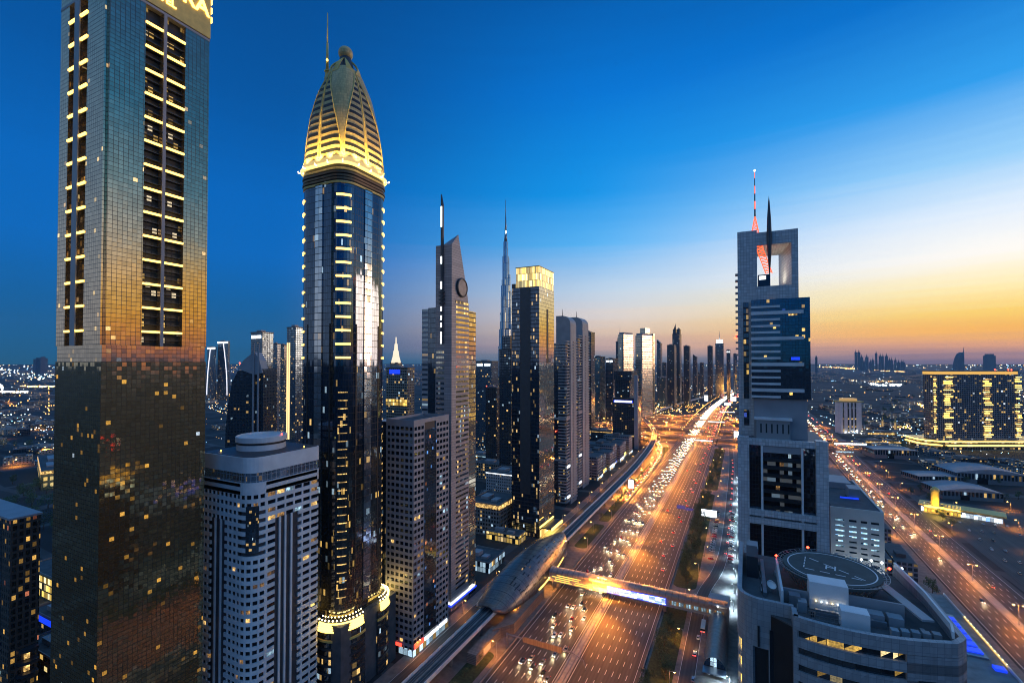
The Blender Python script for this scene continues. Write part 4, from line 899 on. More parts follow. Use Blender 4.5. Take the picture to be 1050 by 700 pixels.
# ---- twin towers with round-shouldered fins and white balcony bands
def finned(label, X0, X1, Y0, Y1, H, Hb):
    t = thing('balcony_tower', label, 'tower', ((X0 + X1) / 2, (Y0 + Y1) / 2, 0))
    mb = MB(); mb.box(X0, X1 - 1.2, Y0 + 1.2, Y1, -.2, Hb - 2); mb.build('core', facade('fin_core%d' % X0, (.03, .03, .04), (.13, .16, .2), 1.8, 3.5, .1, .15, .08, st=.9), t)
    for k in range(int(Hb / 3.5)):
        z = 3.5 * k + 4
        mb = MB(); mb.strip([(X0 + .42 * (X1 - X0), Y0), (X1 - 2, Y0), (X1, Y0 + 2), (X1, Y0 + .45 * (Y1 - Y0))], z, z + 1.25, 1.6); mb.strip([(X1 + 1.6, Y0 + .62 * (Y1 - Y0)), (X1 + 1.6, Y1)], z, z + 1.25, 1.6); mb.build('balcony_band', M['grey'], t)
    # fin: tall slab with a quarter-round shoulder
    mb = MB(); ya, yb = Y0 + .38 * (Y1 - Y0), Y0 + .97 * (Y1 - Y0); r = (X1 - X0) * .62
    pr = [(X0 - .5, 0), (X1 + .6, 0), (X1 + .6, H - r)] + [(X1 + .6 - r + r * math.cos(a * math.pi / 16), H - r + r * math.sin(a * math.pi / 16)) for a in range(1, 9)] + [(X0 - .5, H)]
    mb.face([(x, ya, z) for x, z in pr]); mb.face([(x, yb, z) for x, z in reversed(pr)])
    for i in range(len(pr)):
        p, q_ = pr[i], pr[(i + 1) % len(pr)]; mb.face([(q_[0], ya, q_[1]), (p[0], ya, p[1]), (p[0], yb, p[1]), (q_[0], yb, q_[1])])
    mb.build('round_shouldered_fin', M['grey'], t)
    mb = MB(); mb.tube((X0 + 4, (ya + yb) / 2, H), (X0 + 4, (ya + yb) / 2, H + 9), .5, .2); mb.build('mast', M['darkmetal'], t)
    for k, z in enumerate((52, 100)):
        mb = MB(); mb.strip([(X0 + 1, Y0 - .4), (X1 + .3, Y0 - .4), (X1 + .3, Y1 - 2)], z, z + 1.8, .5); mb.build('sky_floor_band', M['grey'], t)
    for z, m_ in ((44, 'signwhite'), (9, 'signwhite')): mb = MB(); mb.box(X1 + .05, X1 + .5, Y0 + 3, Y0 + 12, z, z + 2.4); mb.build('wall_sign', M[m_], t)
    mb = MB(); mb.octa((X0 + 4.4, Y0 - .8, 86), .9); mb.build('warning_lamp', M['redlamp'], t)
finned('nearer of two round-shouldered towers with pale balcony bands, right behind the gold-crowned tower', -198, -181, 509, 545, 221, 190)
finned('farther of two round-shouldered towers with pale balcony bands, peeping past its twin', -205, -189, 578, 622, 226, 200)

# ================================================================== RIGHT SIDE TOWERS
tile = facade('pale_tile', (.26, .26, .27), (.78, .77, .76), 1.55, 1.8, .06, .07, 0, gm=.0, gr=.35, jit=.004)
M['officedim'] = emit('office_dim', (.55, .6, .6), .07); M['officecool'] = emit('office_cool', (.5, .75, 1), .16)
dglass = facade('chelsea_glass', (.035, .04, .045), (.17, .20, .24), 1.5, 1.8, .06, .07, .03, cols=((1, .62, .15), (.1, .25, 1)), coolness=.18, st=1.6, gm=.92, gr=.05, jit=.012, wr=.3)
ch = thing('frame_tower', 'pale tower with a square opening at its top and a dark needle spire', 'tower', (18, 305, 0))
YF = 300.0
def cx(x, y=400, Y=YF): return PY(x, y, Y).x
def cz(y, x=790, Y=YF): return PY(x, y, Y).z
YB = 332.0
zt, zh1, zh0, zb = cz(236, 800), cz(250.5), cz(293), 118.0
xl, xa, xb_, xr = -1.6, cx(777.5), cx(813), cx(820)
mb = MB(); mb.box(xl, xa, YF, YB, zb, zt + 1.5); mb.build('left_pylon', tile, ch)
mb = MB(); mb.prism([(xb_, YF), (xr, YF), (xr, YB), (xb_ - 4.2, YB)], zb, zt); mb.build('right_pylon', tile, ch)
mb = MB(); mb.prism([(xa + .01, YF + .02), (xb_ - .01, YF + .02), (xb_ - 4.2, YB - .02), (xa + .01, YB - .02)], zh1, zt - .01); mb.build('top_beam', tile, ch)
mb = MB(); mb.prism([(xa + .01, YF + .02), (xb_ - .01, YF + .02), (xb_ - 4.2, YB - .02), (xa + .01, YB - .02)], zb, zh0); mb.build('bottom_beam', tile, ch)
pl = bpy.data.lights.new('opening_light', 'AREA'); pl.energy = 1600; pl.color = (1, .9, .7); pl.size = 6
lo = bpy.data.objects.new('opening_light', pl); COL.objects.link(lo); lo.parent = ch; lo.location = (xa + 9 - 18, YF + 16 - 305, zh0 + 3); lo.rotation_euler = (0, math.pi, 0)
mb = MB(); mb.box(xl + 2.7, xl + 5.4, YF - .35, YF + .2, cz(409), cz(309)); mb.box(xl + 2.7, xl + 5.4, YF - .35, YF + .2, cz(437), cz(421)); mb.build('slot_window', facade('slot_glass', (.05, .05, .06), (.14, .17, .2), 1.4, 3.5, .1, .3, .3, st=1.0, cols=((1, .62, .15), (.1, .2, 1)), coolness=.3), ch)
for k in range(24):
    mb = MB(); z = cz(430) + 3.6 * k; mb.box(xl - 1.3, xl - .02, YF + 1, YF + 5, z, z + 1.0); mb.build('balcony', M['grey'], ch)
YG = 292.0
gx0, gx1 = PY(770.5, 350, YG).x, PY(831, 350, YG).x
zg1, zg0 = PY(800, 306, YG).z, PY(800, 409, YG).z
mb = MB(); mb.box(gx0, gx1, YG, YF - .02, zg0, zg1); mb.box(xa + 6, gx1, YF - .02, YB, zg0, zg1); mb.build('glass_block', dglass, ch)
pz = PY(790, 315.6, YG).z
for k in range(15):
    z = pz - 3.52 * k
    if z < zg0: break
    long = k % 4 == 1
    mb = MB(); mb.box(gx0 - .2, PY(824 if long else 800, 350, YG).x, YG - 1.5, YG - .02, z - (.2 if long else 0), z + (1.6 if long else 1.2)); mb.build('ledge', M['white'], ch)
for z0, nm in ((PY(820, 323, YG).z, 0), (PY(815, 369, YG).z, 1)):
    mb = MB(); mb.box(gx0 + 18 + nm, gx0 + 22 + nm, YG - .2, YG - .02, z0, z0 + 1.6); mb.build('lit_panel', M['litwarm'] if not nm else M['signblue'], ch)
mb = MB(); mb.box(gx0 + 1, gx1 - 1.5, YG + 2, YB - 2, 116, zg0); mb.build('setback_storey', M['grey'], ch)
mb = MB(); mb.box(gx0 + 2, gx0 + 18, YG - 3, YG + 1.9, 123.4, 134); mb.build('terrace_block', facade('terrace_wall', (.3, .3, .3), (.08, .09, .1), 2.6, 11, .72, .55, .1, jit=0, gm=.5), ch)
mb = MB(); mb.box(gx0 + 1, gx0 + 19, YG - 3.6, YG + 1.8, 134.01, 135.2); mb.build('terrace_roof', M['white'], ch)
# lower block
YL = 285.0
def lx(x): return PY(x, 500, YL).x
def lz(y, x=800): return PY(x, y, YL).z
Lx0, Lx1 = -2.2, lx(850)
mb = MB(); mb.box(Lx0 + .5, Lx1 - .5, YL + 3.0, 335, -.2, lz(452)); mb.build('lower_block', pbr('lower_block_wall', (.12, .125, .14), .5), ch)
for a, b, nm in ((Lx0, lx(768.5), 'pilaster'), (lx(837), Lx1, 'pilaster')):
    mb = MB(); mb.box(a, b, YL, YL + 6, -.2, lz(450)); mb.build(nm, tile, ch)
mb = MB(); mb.box(lx(768.5) + .01, lx(837) - .01, YL + .6, YL + 4, lz(458), lz(451.5)); mb.build('top_fascia', tile, ch)
mb = MB(); mb.box(lx(769), lx(836.5), YL + 2.6, YL + 3.1, 5, lz(458)); mb.build('curtain_wall', facade('chelsea_low_glass', (.02, .025, .03), (.10, .13, .17), 1.4, 2.2, .06, .07, .012, cols=((1, .62, .15), (.6, .85, 1)), coolness=.6, st=1.0, jit=.03), ch)
for x in (780.5, 822): mb = MB(); mb.box(lx(x), lx(x + 2.2), YL + .4, YL + 2.9, 5, lz(458.2)); mb.build('mullion_column', M['white'], ch)
mb = MB(); mb.box(lx(782.8), lx(821.8), YL + 1.0, YL + 2.9, lz(465), lz(458.4)); mb.build('inner_fascia', M['grey'], ch)
items = []
for k in range(7):
    y = 471 + 8.2 * k
    mb = MB(); mb.box(lx(782.8), lx(821.8), YL + 1.2, YL + 2.8, lz(y + 3.2), lz(y)); mb.build('floor_slab', M['black'], ch)
    for j in range(9):
        x = 785 + 4.3 * j; r = random.random()
        mt = M['officedim'] if r < .34 else (M['litdim'] if r < .42 and k < 4 else (M['officecool'] if r < .5 else M['glass']))
        items.append(((lx(x), YL + 2.2, lz(y + 5.6)), (0, -1, 0), 2.0, 2.0, mt))
windows(ch, items)
for y0_, y1_ in ((525, 531), (533, 539.5)):
    mb = MB(); mb.box(lx(767), lx(838.5), YL - .5, YL + 2.4, lz(y1_), lz(y0_)); mb.build('horizontal_beam', tile, ch)
# spire, mast
sx = cx(788.5, 230)
def needle(x, y, z0, zm, z1, r):
    m_ = MB(); m_.lathe((x, y, 0), [(.25, z0), (r * .7, z0 + (zm - z0) * .5), (r, zm), (r * .75, zm + (z1 - zm) * .45), (r * .3, zm + (z1 - zm) * .85), (0, z1)], 12); return m_
needle(sx, YF - 1.2, cz(282), cz(243), cz(201), 1.35).build('needle_spire', M['darkmetal'], ch)
red = emit('red_mast_light', (1, .10, .03), 2.2); mm = MB(); mx = cx(774.5, 230); my = YF + 6
zb_ = zt + 1.5
for i in range(4):
    a, b = math.pi / 4 + i * math.pi / 2, math.pi / 4 + (i + 1) * math.pi / 2
    f = lambda t, a: Vector((mx + 2.3 * (1 - t) * math.cos(a) + .2 * math.cos(a), my + 2.3 * (1 - t) * math.sin(a) + .2 * math.sin(a), zb_ + 9.5 * t))
    mm.bar(f(0, a), f(1, a), .35, .35)
    for k in range(5): mm.bar(f(k / 5, a), f((k + 1) / 5, b), .22, .22); mm.bar(f(k / 5, a), f(k / 5, b), .22, .22)
mm.build('lattice_base', red, ch)
mastz = zb_ + 9.5; top = PY(774, 175, my).z
for k in range(6):
    z0_, z1_ = mastz + (top - mastz) * k / 6, mastz + (top - mastz) * (k + 1) / 6
    mm = MB(); mm.tube((mx, my, z0_), (mx, my, z1_), .42 - .05 * k, .4 - .05 * k, 8); mm.build('mast_section', [M['darkmetal'], red][k % 2], ch)
mm = MB(); mm.octa((mx, my, top), .6); mm.build('mast_lamp', M['whitebulb'], ch)
p0, p1 = Vector((xa + 1.0, YF + 2, zh1)), Vector((xa + 6.0, YF + 2, zh0 + 7.5)); mm = MB()
for o in (-1.6, 1.6): mm.bar(p0 + Vector((o, 0, 0)), p1 + Vector((o, 0, 0)), .5, .5)
for k in range(9): mm.bar(p0.lerp(p1, k / 9) + Vector((-1.6, 0, 0)), p0.lerp(p1, (k + .5) / 9) + Vector((1.6, 0, 0)), .4, .4); mm.bar(p0.lerp(p1, (k + .5) / 9) + Vector((1.6, 0, 0)), p0.lerp(p1, (k + 1) / 9) + Vector((-1.6, 0, 0)), .4, .4)
mm.build('leaning_lattice', red, ch)
mm = MB(); mm.prism([(xa + .4, YF + 1), (xa + 6.6, YF + 1), (xa + 6.6, YF + 7), (xa + .4, YF + 7)], zh0, zh0 + 6.8); mm.build('glass_cabin', M['glass'], ch)
mm = MB(); mm.box(xa + 1.0, xa + 4.4, YF + .7, YF + .95, zh0 + 4, zh0 + 6); mm.build('cabin_sign', M['signwhite'], ch)
mm = MB(); mm.octa((xl - 1.4, YF + 2, cz(346, 757)), .8); mm.octa((xl - 1.0, YF + 1, cz(343, 757)), .6); mm.build('warning_lamp', M['redlamp'], ch)

# ---- building with the helipad roof (near right)
hp = thing('helipad_building', 'near pale tiled building with a round helipad and plant on its roof', 'building', (23, 165, 0))
HR = 100.0
front = [(-1.0, 190), (-1.4, 166)] + arc(4.6, 152, 6.2, 180, 270, 8) + [(12.0, 145.6)]
bow = [(11.4, 145.5), (11.4, 140.6)] + [(11.4 + (47 - 11.4) * k / 14, 140.6 - 2.6 * math.sin(math.pi * (k / 14) ** .8 * .9) + 4.6 * (k / 14) ** 2.2) for k in range(1, 14)] + [(46.0, 145.2), (47.2, 147.2), (47, 170), (44.5, 190)]
plan = front[:-1] + bow[1:]
ptile = facade('facade_tile', (.19, .20, .22), (.44, .44, .45), 1.55, 1.5, .05, .05, 0, gm=.05, gr=.38, jit=.004)
mb = MB(); inner = [((x - 23) * .955 + 23, (y - 165) * .955 + 165) for x, y in plan]
mb.prism(inner, -.2, HR - 3.6); mb.build('inner_block', M['black'], hp)
mb = MB()
mb.strip(front, HR - 13, HR + .2, 1.2)                                  # solid top of the rounded corner
cornr = front
for z0_, z1_ in ((82, 83.6), (77, 79), (72.5, 74.2)): mb.strip(front[:6], z0_, z1_, 1.2)
mb.strip(front[5:-3] , -.2, HR - 13, 1.2); mb.strip([(4.6 + 1.4, 145.8), (6.6, 145.75)], -.2, HR - 13, 1.2); mb.strip([(9.6, 145.65), (12, 145.6)], -.2, HR - 13, 1.2)
mb.build('corner_facade', ptile, hp)
for z0_, z1_, m_ in ((83.7, 86.9, 'r1'), (79.1, 81.9, 'r2'), (74.3, 76.9, 'r1')):
    mb = MB(); mb.strip([(p[0] + .5, p[1]) for p in front[:6]], z0_, z1_, .5); mb.build('ribbon_window', facade('corner_ribbon%d' % z0_, (.05, .05, .05), (.1, .1, .1), 2.2, 8, .06, 0, .75, cols=((1, .62, .12), (.5, .8, 1)), coolness=.3, st=2.2, cluster=False, jit=0), hp)
mb = MB(); z = HR
solid = [(HR - 3.2, HR + .1)]
bw = bow[1:11]
zz = [HR - 3.2]
for k in range(22):
    mb.strip(bow[1:], (HR - 3.2) if k == 0 else (HR - 3.2 - 4.25 * k), (HR + .1) if k == 0 else (HR - 3.2 - 4.25 * k + 2.45), 1.3)
mb.strip(bow[10:], -.2, HR - 3.3, 1.25); mb.strip(bow[1:2] + [(12.3, 140.3)], -.2, HR - 3.3, 1.25); mb.strip(bow[0:2], -.2, HR + .1, 1.2)
mb.build('bow_facade', ptile, hp)
rib = facade('ribbon_glass', (.03, .03, .03), (.13, .14, .15), 2.6, 4.25, .04, 0, .30, cols=((1, .60, .12), (1, .8, .4)), coolness=.25, st=1.3, jit=.03)
ribl = facade('ribbon_glass_lit', (.03, .03, .03), (.13, .14, .15), 3.6, 4.25, .04, 0, .62, cols=((1, .60, .12), (1, .75, .35)), coolness=.25, st=1.2, cluster=False, jit=.03)
for k in range(14):
    z1_ = HR - 3.2 - 4.25 * k; mb = MB(); mb.strip([(x, y + .7) for x, y in bow[1:12]], z1_ - 1.8, z1_, .3); mb.build('ribbon_window', ribl if k == 0 else rib, hp)
mb = MB(); mb.box(36.5, 41.3, 140.0, 141.6, 40, 91); mb.build('dark_bay', M['glass'], hp)
mb = MB(); mb.box(43.2, 44.2, 141.9, 143.2, 40, 89); mb.build('slot_window', M['black'], hp)
mb = MB(); mb.box(3.4, 3.9, 145.3, 145.75, 87.5, 93); mb.build('slot_window', M['black'], hp)
mb = MB(); mb.box(6.3, 9.9, 145.3, 145.9, 20, 92.5); mb.build('dark_bay', M['glass'], hp)
# roof
mb = MB(); mb.prism(inner, HR - 3.6, HR - 3.2); mb.build('roof_deck', M['darkconc'], hp)
hc = (23.6, 169.0); hz = 103.5; hr_ = 12.3
mb = MB(); mb.lathe((hc[0], hc[1], hz), [(hr_ - 1, -1.6), (hr_ + .2, -1.2), (hr_ + .2, 0), (0, 0)], 48, smooth=False); mb.build('helipad_deck', pbr('helipad_green', (.045, .075, .075), .7, var=.2, scale=.25), hp)
mb = MB(); mb.lathe((hc[0], hc[1], hz), [(hr_ - 1.35, .05), (hr_ - 1.2, .055), (hr_ - 1.0, .05)], 48, smooth=False); mb.build('pad_ring', M['paint'], hp)
mb = MB(); n = 48
for k in range(n):
    a = 2 * math.pi * k / n; c, s = math.cos(a), math.sin(a)
    mb.bar((hc[0] + c * hr_, hc[1] + s * hr_, hz - .3), (hc[0] + c * (hr_ + 1.7), hc[1] + s * (hr_ + 1.7), hz + .2), .12, .12); mb.bar((hc[0] + c * hr_, hc[1] + s * hr_, hz - 1.1), (hc[0] + c * (hr_ - 2), hc[1] + s * (hr_ - 2), hz - 4.6), .25, .25)
    a2 = 2 * math.pi * (k + 1) / n
    mb.bar((hc[0] + c * (hr_ + 1.7), hc[1] + s * (hr_ + 1.7), hz + .2), (hc[0] + math.cos(a2) * (hr_ + 1.7), hc[1] + math.sin(a2) * (hr_ + 1.7), hz + .2), .12, .12)
    mb.bar((hc[0] + c * (hr_ + .9), hc[1] + s * (hr_ + .9), hz - .05), (hc[0] + math.cos(a2) * (hr_ + .9), hc[1] + math.sin(a2) * (hr_ + .9), hz - .05), .1, .1)
mb.build('safety_net', M['metal'], hp)
ha = rad(-10)
def hrot(x, y): return (hc[0] + x * math.cos(ha) - y * math.sin(ha), hc[1] + x * math.sin(ha) + y * math.cos(ha))
def mark(name, segs, w):
    m_ = MB()
    for (xa_, ya_), (xb2, yb2) in segs:
        p, q_ = Vector((*hrot(xa_, ya_), hz + .03)), Vector((*hrot(xb2, yb2), hz + .03)); m_.bar(p, q_, w, .05)
    m_.build(name, M['paint'], hp)
mark('pad_letter', [((-1.1, -1.7), (-1.1, 1.7)), ((1.1, -1.7), (1.1, 1.7)), ((-.95, 0), (.95, 0))], .42)
V3 = [(-6.8, 5.2), (-6.6, -4.8), (8.6, -4.4)]
sg = []
for i in range(3):
    a, b = Vector(V3[i]), Vector(V3[(i + 1) % 3])
    for k in range(4): sg.append((tuple(a.lerp(b, (k + .08) / 4)), tuple(a.lerp(b, (k + .72) / 4))))
mark('pad_triangle', sg, .3)
def rbox(name, x0, x1, y0_, y1_, z0_, z1_, m_='grey'): m2 = MB(); m2.box(x0, x1, y0_, y1_, z0_, z1_); return m2.build(name, M[m_], hp)
rbox('stair_tower', 16.5, 25.5, 154.2, 159.5, HR - 3.2, 104.2, 'white'); rbox('plant_box', 22.5, 28.5, 145.5, 149.5, HR - 3.2, 101.6, 'white'); rbox('plant_wall', 9.5, 10.1, 152, 176, HR - 3.2, 101.2, 'white')
rbox('plant_wall', 10.2, 16.4, 155.5, 156, HR - 3.2, 100.6, 'grey'); rbox('plant_wall', 25.6, 38, 156.5, 157.1, HR - 3.2, 101.4, 'grey'); rbox('tank', 11.5, 14.2, 152, 154.8, HR - 3.2, 100.3, 'metal')
rbox('cooling_unit', 13.5, 15.6, 150.6, 153.4, HR - 3.2, 99.6, 'grey'); rbox('cooling_unit', 29.5, 32.8, 152, 155, HR - 3.2, 99.4, 'grey'); rbox('cooling_unit', 33.6, 36.8, 152, 155, HR - 3.2, 99.4, 'grey'); rbox('louvre_box', 1.0, 4.2, 168, 178, HR - 3.2, 103.4, 'darkmetal'); rbox('louvre_box', 1.4, 4.6, 179, 186, HR - 3.2, 102.4, 'grey')
rbox('duct', 5.2, 6.2, 156, 182, HR - 3.2, 98.0, 'metal'); rbox('duct', 17.5, 33, 150.6, 151.4, HR - 3.2, 98.4, 'metal')
for j, (x, y, r) in enumerate(((7.4, 160, .0),)):
    mb = MB(); mb.lathe((0, 0, 0), [(.1, .0), (.8, .16), (1.3, .5), (1.35, .52), (.8, .2), (0, .05)], 16); o = mb.build('satellite_dish', M['white'], hp, loc=(0, 0, 0)); o.location = (x - 23, y - 165, HR - 1.3); o.rotation_euler = (rad(40), 0, rad(30))
    rbox('dish_stand', x - .1, x + .1, y - .1, y + .1, HR - 3.2, HR - 1.3, 'metal')
mb = MB()
for k in range(12): mb.box(15.5 + k * .8, 15.56 + k * .8, 146.3, 146.4, HR - 3.2, HR - .4)
for z_ in (HR - 2.3, HR - 1.3, HR - .4): mb.box(15.4, 25, 146.3, 146.4, z_, z_ + .08)
mb.build('roof_railing', M['metal'], hp)
mb = MB(); mb.obox((38.2, 163, 100.6), (-3.2, 11.5, 0), (1.3, .36, 0), (0, 0, .25)); mb.build('roof_walkway', M['grey'], hp)
mb = MB(); mb.strip([(44.6, 145.6), (45.6, 150), (45.4, 168), (43.5, 188)], HR, HR + 1.6, .5); mb.build('parapet_wall', M['white'], hp)
for k in range(6): mb = MB(); mb.octa((18.0 + 1.25 * k, 153.6, 99.4), .16); mb.build('deck_lamp', M['whitebulb'] if k % 3 else M['bulb'], hp)
for (x, y, z_) in ((9.8, 176.2, 102.0), (19.5, 185.2, 103.2), (39.6, 177.5, 103)): mb = MB(); mb.octa((x, y, z_), .5); mb.tube((x, y, z_ - 2), (x, y, z_ - .4), .06, m=1); mb.build('warning_lamp', [M['redlamp'], M['darkmetal']], hp)
for (x, y) in ((34.5, 187), (37.2, 187.5), (39.8, 187), (44.2, 184.5)): mb = MB(); mb.octa((x, y, 101.2), .42); mb.tube((x, y, 97), (x, y, 100.8), .07, m=1); mb.build('roof_floodlight', [M['whitebulb'], M['darkmetal']], hp)
for k in range(9): rbox('roof_vent', 11.5 + 3.4 * (k % 3) + random.random(), 12.6 + 3.4 * (k % 3) + random.random(), 178 + 2.6 * (k // 3), 179.4 + 2.6 * (k // 3), HR - 3.2, HR - 2 + random.random(), 'grey')
for k in range(5): rbox('cooling_unit', 33 + 2.2 * k, 34.6 + 2.2 * k, 146.8 + .6 * k, 148.6 + .6 * k, HR - 3.2, 98.6, 'grey')

random.seed(8)
for k in range(22):      # clutter of small plant, hatches and pipes on the deck
    x, y = random.uniform(6, 42), random.choice((random.uniform(147, 153.5), random.uniform(157.5, 186)))
    if math.hypot(x - hc[0], y - hc[1]) < hr_ + 1.5: continue
    w, d_, h = random.uniform(.5, 1.7), random.uniform(.5, 1.9), random.uniform(.4, 1.9); rbox(random.choice(('roof_hatch', 'vent_box', 'pipe_stack')), x, x + w, y, y + d_, HR - 3.2, HR - 3.2 + h, random.choice(('grey', 'metal', 'darkmetal', 'white')))
for k in range(5): mb = MB(); y = 158 + 5 * k; mb.tube((4.8 + .3 * (k % 2), y, HR - 2.7), (4.8 + .3 * (k % 2), y + 4.6, HR - 2.7), .18, n=8); mb.build('pipe', M['metal'], hp)
for x in (30.5, 33, 35.5): rbox('cooling_fan', x, x + 1.8, 158.2, 160.0, HR - 3.2, HR - 1.4, 'metal')
# ---- lower wing with blue strips and yellow edge lights
an = thing('terrace_wing', 'low roof terrace wing with glowing blue skylights and a yellow light line', 'building', (75, 260, 0))
mb = MB(); mb.box(50, 97, 205, 330, -.2, 40); mb.build('wing_wall', facade('wing_wall', (.25, .26, .28), (.12, .14, .17), 9, 5, .25, .6, .05, jit=0), an)
mb = MB(); mb.box(50.4, 96.6, 205.4, 329.6, 40.02, 40.2); mb.build('roof', M['concrete'], an)
mb = MB(); mb.strip([(50, 205), (97, 205), (97, 330)], 40, 41.4, .4); mb.build('parapet', M['white'], an)
for k in range(6): mb = MB(); mb.box(84.4, 91.6, 268.6 + 5.6 * k, 272.4 + 5.6 * k, 41.0, 41.5); mb.build('blue_skylight', M['signblue'], an)
mb = MB(); mb.box(83.6, 92.4, 266, 304, 40.3, 41.0); mb.build('terrace_canopy', M['metal'], an)
mb = MB(); mb.box(91.4, 95, 258, 261, 40.3, 41.4); mb.build('blue_pool', M['signblue'], an)
for k in range(13): mb = MB(); mb.octa((96.3, 262 + 3.3 * k, 42.1), .24); mb.build('edge_lamp', M['bulb'], an)
mb = MB(); mb.box(96.0, 96.25, 261, 303, 41.42, 41.6); mb.build('light_line', emit('amber_line', (1, .58, .08), 1.3), an)

# ---- pale car park block with louvred openings
lb = thing('louvre_block', 'pale blank-walled block with four columns of blue-lit louvred slots', 'building', (62, 380, 0))
YP = 345.0
bx0, bx1 = PY(852, 560, YP).x, PY(904.5, 560, YP).x; bz = PY(880, 522, YP).z
beige = pbr('beige_wall', (.74, .70, .60), .7, var=.08, scale=.1)
mb = MB(); mb.box(bx0, bx1 + 1, YP + .8, 430, -.2, bz - 1); mb.build('inner_block', M['darkconc'], lb)
cols = [(856.5, 867), (870.5, 879.5), (882.5, 890.5), (893, 904.5)]
cxs = [(PY(a, 560, YP).x + .2, PY(b, 560, YP).x - .4) for a, b in cols]; cxs = [(a, min(b, bx1 - 1.2)) for a, b in cxs]
zr = [PY(880, 535 + 5.35 * k, YP).z for k in range(9)]
mb = MB(); xs = [bx0] + [v for c in cxs for v in c] + [bx1]
mb.box(bx0, bx1, YP, YP + .8, zr[0] + .9, bz); mb.box(bx0, bx1, YP, YP + .8, -.2, zr[-1] - 1.4)
for i in range(0, len(xs), 2): mb.box(xs[i], xs[i + 1], YP, YP + .8, zr[-1] - 1.4, zr[0] + .9)
for a, b in cxs:
    for k in range(9):
        if k < 8: mb.box(a, b, YP, YP + .8, zr[k + 1] + .45, zr[k] - .55)
mb.box(bx1, bx1 + 1.2, YP, 430, -.2, bz); mb.build('front_wall', beige, lb)
random.seed(21)
for i, (a, b) in enumerate(cxs):
    for k in range(9):
        lit = (k < 6 and random.random() < .8) if i in (0, 3) else (k in (1, 2, 3) or random.random() < .15)
        m2 = facade('slot_lit', (.1, .15, .2), (.15, .2, .25), 1.3, 6, .05, 0, .9, cols=((.45, .8, 1), (.3, .6, .95)), coolness=.4, st=2.0, cluster=False, jit=0) if 'slot_lit' not in bpy.data.materials else bpy.data.materials['slot_lit']
        mb = MB(); mb.box(a + .02, b - .02, YP + .5, YP + .75, zr[k] - .5, zr[k] + .4); mb.build('louvre_slot', m2 if lit else M['black'], lb)
mb = MB(); mb.box(bx0 + 1, bx1, YP + 1.5, 429, bz - 1, bz - .6); mb.build('roof', M['darkconc'], lb)
mb = MB(); mb.box(bx0 + 1, bx0 + 20, 400, 425, bz - .6, bz + 3.4); mb.box(bx0 + 14, bx0 + 20, 372, 384, bz - .6, bz + 6); mb.build('roof_room', M['grey'], lb)
mb = MB(); mb.box(bx0 + 9, bx0 + 19, 371, 371.5, bz - .4, bz + .5); mb.build('blue_roof_light', M['signblue'], lb)
mb = MB(); mb.octa((bx0 + 12, YP - .6, 26), .8); mb.octa((bx0 + 20, YP - .6, 27), .8); mb.build('wall_floodlight', M['whitebulb'], lb)
for x in (bx0 + 12, bx0 + 30):
    l = bpy.data.lights.new('wall_flood', 'POINT'); l.energy = 5200; l.color = (.8, .9, 1); l.shadow_soft_size = .6; o = bpy.data.objects.new('wall_flood', l); COL.objects.link(o); o.parent = lb; o.location = (x - 62, YP - 9 - 380, 32)

# ---- wide lit hotel on the right, slab, halls, fuel station
def local(root, mb, name, mat): return mb.build(name, mat, root, loc=(0, 0, 0))
hl = thing('wide_hotel', 'wide dark hotel slab with stacks of glowing yellow balconies and a curved lit podium', 'hotel', PZ(1000, 372, 900).xy[:] + (0,)); hl.rotation_euler = (0, 0, YAW)
mb = MB(); mb.box(-78, 82, 0, 26, 0, 143); local(hl, mb, 'main_slab', facade('hotel_wall', (.30, .28, .28), (.12, .14, .18), 4.2, 4.0, .22, .26, .16, cols=((1, .62, .15), (.8, .9, 1)), coolness=.25, st=1.2))
mb = MB(); mb.box(-79, 81, -.6, 26.4, 143, 148.5); local(hl, mb, 'lit_parapet', emit('amber_parapet', (1, .55, .10), .9))
mb = MB(); mb.box(-80, 82, -1.2, 27, 148.5, 150.0); local(hl, mb, 'roof_edge', M['darkmetal'])
random.seed(31)
for x0, w in ((-81.5, 5), (-62, 18), (14, 20), (76, 12)):
    for k in range(29):
        if random.random() < .16: continue
        a = x0 + random.choice((0, 0, 2, 4)) * (1 if w > 6 else .1); mb = MB(); mb.box(a, a + (w - abs(a - x0)) * random.uniform(.5, 1.0), -1.4, -.1, 22 + 4.1 * k, 23.7 + 4.1 * k); local(hl, mb, 'lit_balcony', M['signwarm'] if random.random() < .75 else M['litwarm'])
arcp = [(-92, 55)] + arc(-62, 20, 38, 180, 268, 8) + [(40, -18), (140, -20), (200, -20)]
for z in (8, 15): mb = MB(); mb.strip(arcp, z, z + 2.2, 1.5); local(hl, mb, 'podium_light_band', M['signwarm'])
mb = MB(); mb.prism([(x * .985 + 1, y + 1) for x, y in arcp] + [(200, 40), (-85, 60)], -.2, 17.5); local(hl, mb, 'podium', facade('hotel_podium', (.2, .17, .12), (.15, .13, .1), 5, 5.5, .2, .3, .6, st=1.2, cols=((1, .62, .18), (1, .8, .5))))
for x in (44, 76, 70): mb = MB(); mb.octa((x, 6, 152), 1.6); mb.tube((x, 6, 149.9), (x, 6, 151), .2); local(hl, mb, 'roof_red_lamp', M['redlamp'])
ws = thing('white_slab', 'slim pale office slab with four dark vertical window strips, standing beyond the coast road', 'tower', PZ(872, 372, 1090).xy[:] + (0,)); ws.rotation_euler = (0, 0, YAW - .1)
mb = MB(); mb.box(-23, 23, 0, 22, 0, 74); local(ws, mb, 'wall', M['white'])
